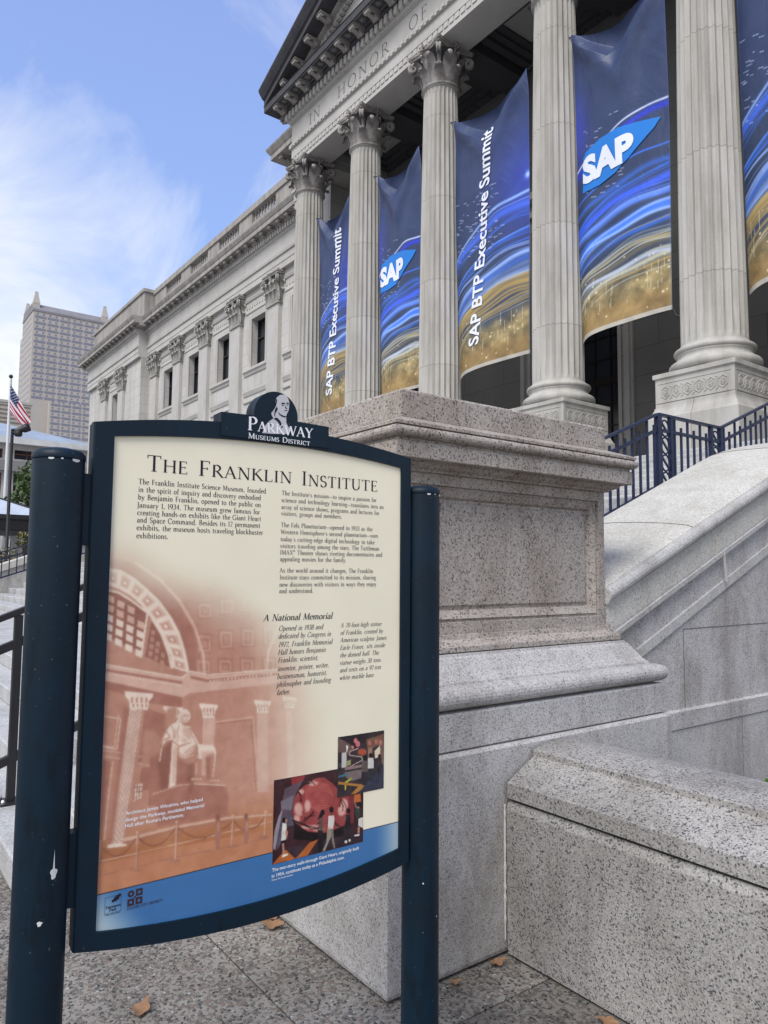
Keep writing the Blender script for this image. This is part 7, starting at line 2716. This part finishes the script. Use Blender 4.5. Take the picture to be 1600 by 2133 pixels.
for p in ((a1 - .4, b0 + .4), (a1 - .4, b1 - .65), (a0 + .4, b1 - .5), (a0 + .4, b0 + .4)):
    mb = MB()
    mb.lathe([(.26, 0), (.26, 2.85), (.34, 2.9), (.34, 3.059)], 20, p)
    at0(mb, 'column', M_tow2, cn, CL)

# flagpole and flag
fp = thing('flagpole', 'tall thin white flagpole with ball top at the left edge', 'flagpole', (-50.0, 8.05, 0))
mb = MB()
mb.lathe([(.13, 0), (.11, 5), (.075, 13.25)], 12)
mb.build('pole', flat('white_pole', (.62, .64, .66), .4), fp)
mb = MB()
mb.lathe([(.01, 13.25), (.09, 13.29), (.13, 13.38), (.09, 13.48), (.01, 13.52)], 12)
mb.build('ball', M_iron, fp)
fw, fh = 60, 52
u = np.linspace(0, 1, fw)[None, :] + np.zeros((fh, 1))
v = np.linspace(0, 1, fh)[:, None] + np.zeros((1, fw))
k50 = 50 / 49.35
A0, A1, B0, B1 = [np.array(p) for p in ((-49.62, 7.98, 12.80), (-49.72, 8.03, 11.15), (-49.05, 9.12, 10.62), (-49.30, 8.90, 9.98))]
Pf = (A1 * (1 - v[..., None]) + A0 * v[..., None]) * (1 - u[..., None]) + (B1 * (1 - v[..., None]) + B0 * v[..., None]) * u[..., None]
Pf[..., 2] -= (.35 * u * (1 - u) * (1 - v))
wv = .16 * np.sin(v * 14 + u * 3) * (.3 + u)
Pf[..., 0] += wv
Pf[..., 1] += .4 * wv * u
stripe = (np.floor((1 - v) * 13).astype(int) % 2 == 0)
Cf = np.where(stripe[..., None], np.array([168, 40, 62.]), np.array([232, 228, 236.]))
cant = (u < .40) & (v > 6 / 13)
Cf[cant] = (44, 54, 98)
su = (u / .40 * 11) % 1; sv = ((v - 6 / 13) / (7 / 13) * 9) % 1
Cf[cant & (np.hypot(su - .5, sv - .5) < .28) & ((np.floor(u / .4 * 11) + np.floor((v - 6 / 13) / (7 / 13) * 9)) % 2 == 0)] = (230, 232, 240)
fo = grid_mesh('flag', Pf - A0, lin(Cf), vcol('flag_print', .7, .2))
fo.location = tuple(A0)
tag(fo, 'drooping American flag with red and white stripes hanging on the flagpole', 'flag')

# pole with a spotlight
sp_ = thing('floodlight_pole', 'slim black pole with an angled black floodlight head at its top', 'lamp post', (-22.1, 3.66, 0))
mb = MB()
mb.lathe([(.055, 0), (.055, 1.6), (.045, 1.62), (.042, 5.30)], 12)
mb.build('pole', M_iron, sp_)
mb = MB()
mb.tube([(.0, .0, 5.29), (.05, .06, 5.31), (.06, .16, 5.28)], .04, 8)
mb.lathe([(.085, -.16), (.095, -.13), (.085, .02), (.11, .04), (.115, .17), (.10, .175)], 14)
n0 = len(mb.v)
M_ = Matrix.Rotation(R(-62), 4, 'X')
hd = MB()
hd.lathe([(.075, -.20), (.09, -.17), (.085, .0), (.115, .03), (.12, .18), (.105, .185)], 14)
hd.v = [tuple(M_ @ Vector(p) + Vector((.06, .24, 5.31))) for p in hd.v]
arm = MB()
arm.tube([(.0, .0, 5.27), (.02, .07, 5.29), (.06, .16, 5.24), (.06, .22, 5.20)], .035, 8)
arm.lathe([(.08, 5.10), (.11, 5.14), (.10, 5.24), (.05, 5.28)], 12, (.06, .14))
arm.build('arm', M_iron, sp_)
hd.build('lamp_head', M_iron, sp_)
mb = MB()
for z in (1.33, 1.43):
    mb.lathe([(.062, z), (.062, z + .045)], 12)
mb.build('pole_band', flat('white_band', (.75, .75, .76), .5), sp_)


# trees
def leaf_mat(name, c1, c2):
    m, t, b = newmat(name)
    tc = nd(t, 'ShaderNodeTexCoord')
    n = nd(t, 'ShaderNodeTexNoise', i_Scale=1.3, i_Detail=3.0)
    t.links.new(tc.outputs['Object'], n.inputs['Vector'])
    oi = nd(t, 'ShaderNodeTexNoise', i_Scale=14.0)
    t.links.new(tc.outputs['Object'], oi.inputs['Vector'])
    ad_ = nd(t, 'ShaderNodeMath', operation='MULTIPLY_ADD', i_1=.5)
    t.links.new(oi.outputs[0], ad_.inputs[0])
    hf = nd(t, 'ShaderNodeMath', operation='MULTIPLY', i_1=.5)
    t.links.new(n.outputs[0], hf.inputs[0]); t.links.new(hf.outputs[0], ad_.inputs[2])
    r = ramp(t, [(.3, c1), (.7, c2)])
    t.links.new(ad_.outputs[0], r.inputs[0]); t.links.new(r.outputs[0], b.inputs['Base Color'])
    b.inputs['Roughness'].default_value = .6
    return m


def foliage(mb, c, rad, n, s, nrg):
    cl_ = [(rng.normal(0, .45, 3) * rad, .35 + .4 * rng.random()) for _ in range(nrg)]
    for _ in range(n):
        q, rr = cl_[rng.integers(len(cl_))]
        d = rng.normal(0, 1, 3); d /= np.linalg.norm(d)
        p = np.array(c) + q + d * rr * np.array(rad) * (.55 + .45 * rng.random()) * .8
        a = Vector(rng.normal(0, 1, 3)).normalized()
        b_ = a.orthogonal().normalized()
        w = s * (.6 + .8 * rng.random())
        p = Vector(p)
        mb.add([p - a * w, p + b_ * w * .45, p + a * w, p - b_ * w * .45], [(0, 1, 2, 3)])


LG = leaf_mat('green_leaves', (.018, .040, .012), (.085, .14, .035))
for (x, y, h, rad, lab) in ((-45.5, 9.6, 4.8, (2.4, 2.4, 2.6), 'leafy green tree behind the shelter at the left, lighter and nearer crown'), (-48, 3.8, 3.4, (2.6, 3.4, 2.4), 'dark bushy tree seen under the shelter roof at the left edge')):
    t = thing('tree', lab, 'tree', (x, y, 0), 0, 'trees behind the shelter')
    mb = MB()
    mb.tube([(0, 0, 0), (.1, .05, h * .4), (-.1, .1, h * .75), (.1, 0, h)], [.22, .17, .11, .04], 8)
    for q in range(5):
        a = q * 1.3
        mb.tube([(0, 0, h * .5), (math.cos(a) * 1.0, math.sin(a) * 1.0, h * .85), (math.cos(a) * 1.7, math.sin(a) * 1.7, h * 1.05)], [.09, .06, .02], 6)
    mb.build('trunk', flat('bark', (.06, .05, .04), .9), t)
    mb = MB()
    foliage(mb, (0, 0, h), rad, 5200, .16, 16)
    mb.build('crown', LG, t)
bs = thing('shrub', 'small bright green weed sprouting behind the low wall at the right edge', 'shrub', (-2.12, 4.42, .16))
mb = MB()
foliage(mb, (0, 0, .10), (.07, .09, .08), 220, .018, 6)
mb.build('leaves', leaf_mat('bright_leaves', (.03, .09, .01), (.10, .22, .03)), bs)
mb = MB()
for q in range(5):
    mb.tube([(0, 0, 0), (.04 * math.cos(q * 1.3), .05 * math.sin(q * 1.3), .14)], .004, 4)
mb.build('stem', LG, bs)
hg = thing('shrub', 'low yellowish green bushes above the pale side wall at the far left', 'shrub', (-21.6, 3.6, 1.0))
mb = MB()
for k in range(9):
    foliage(mb, (0, -2.5 + .75 * k, .25 + .30 * k * .8), (.30, .5, .30), 420, .05, 5)
mb.build('leaves', leaf_mat('olive_leaves', (.06, .06, .02), (.20, .18, .08)), hg)
mb = MB()
mb.box(-.6, .5, -3.2, 4.6, -1.0, .1)
mb.build('planter', M_gran2, hg)
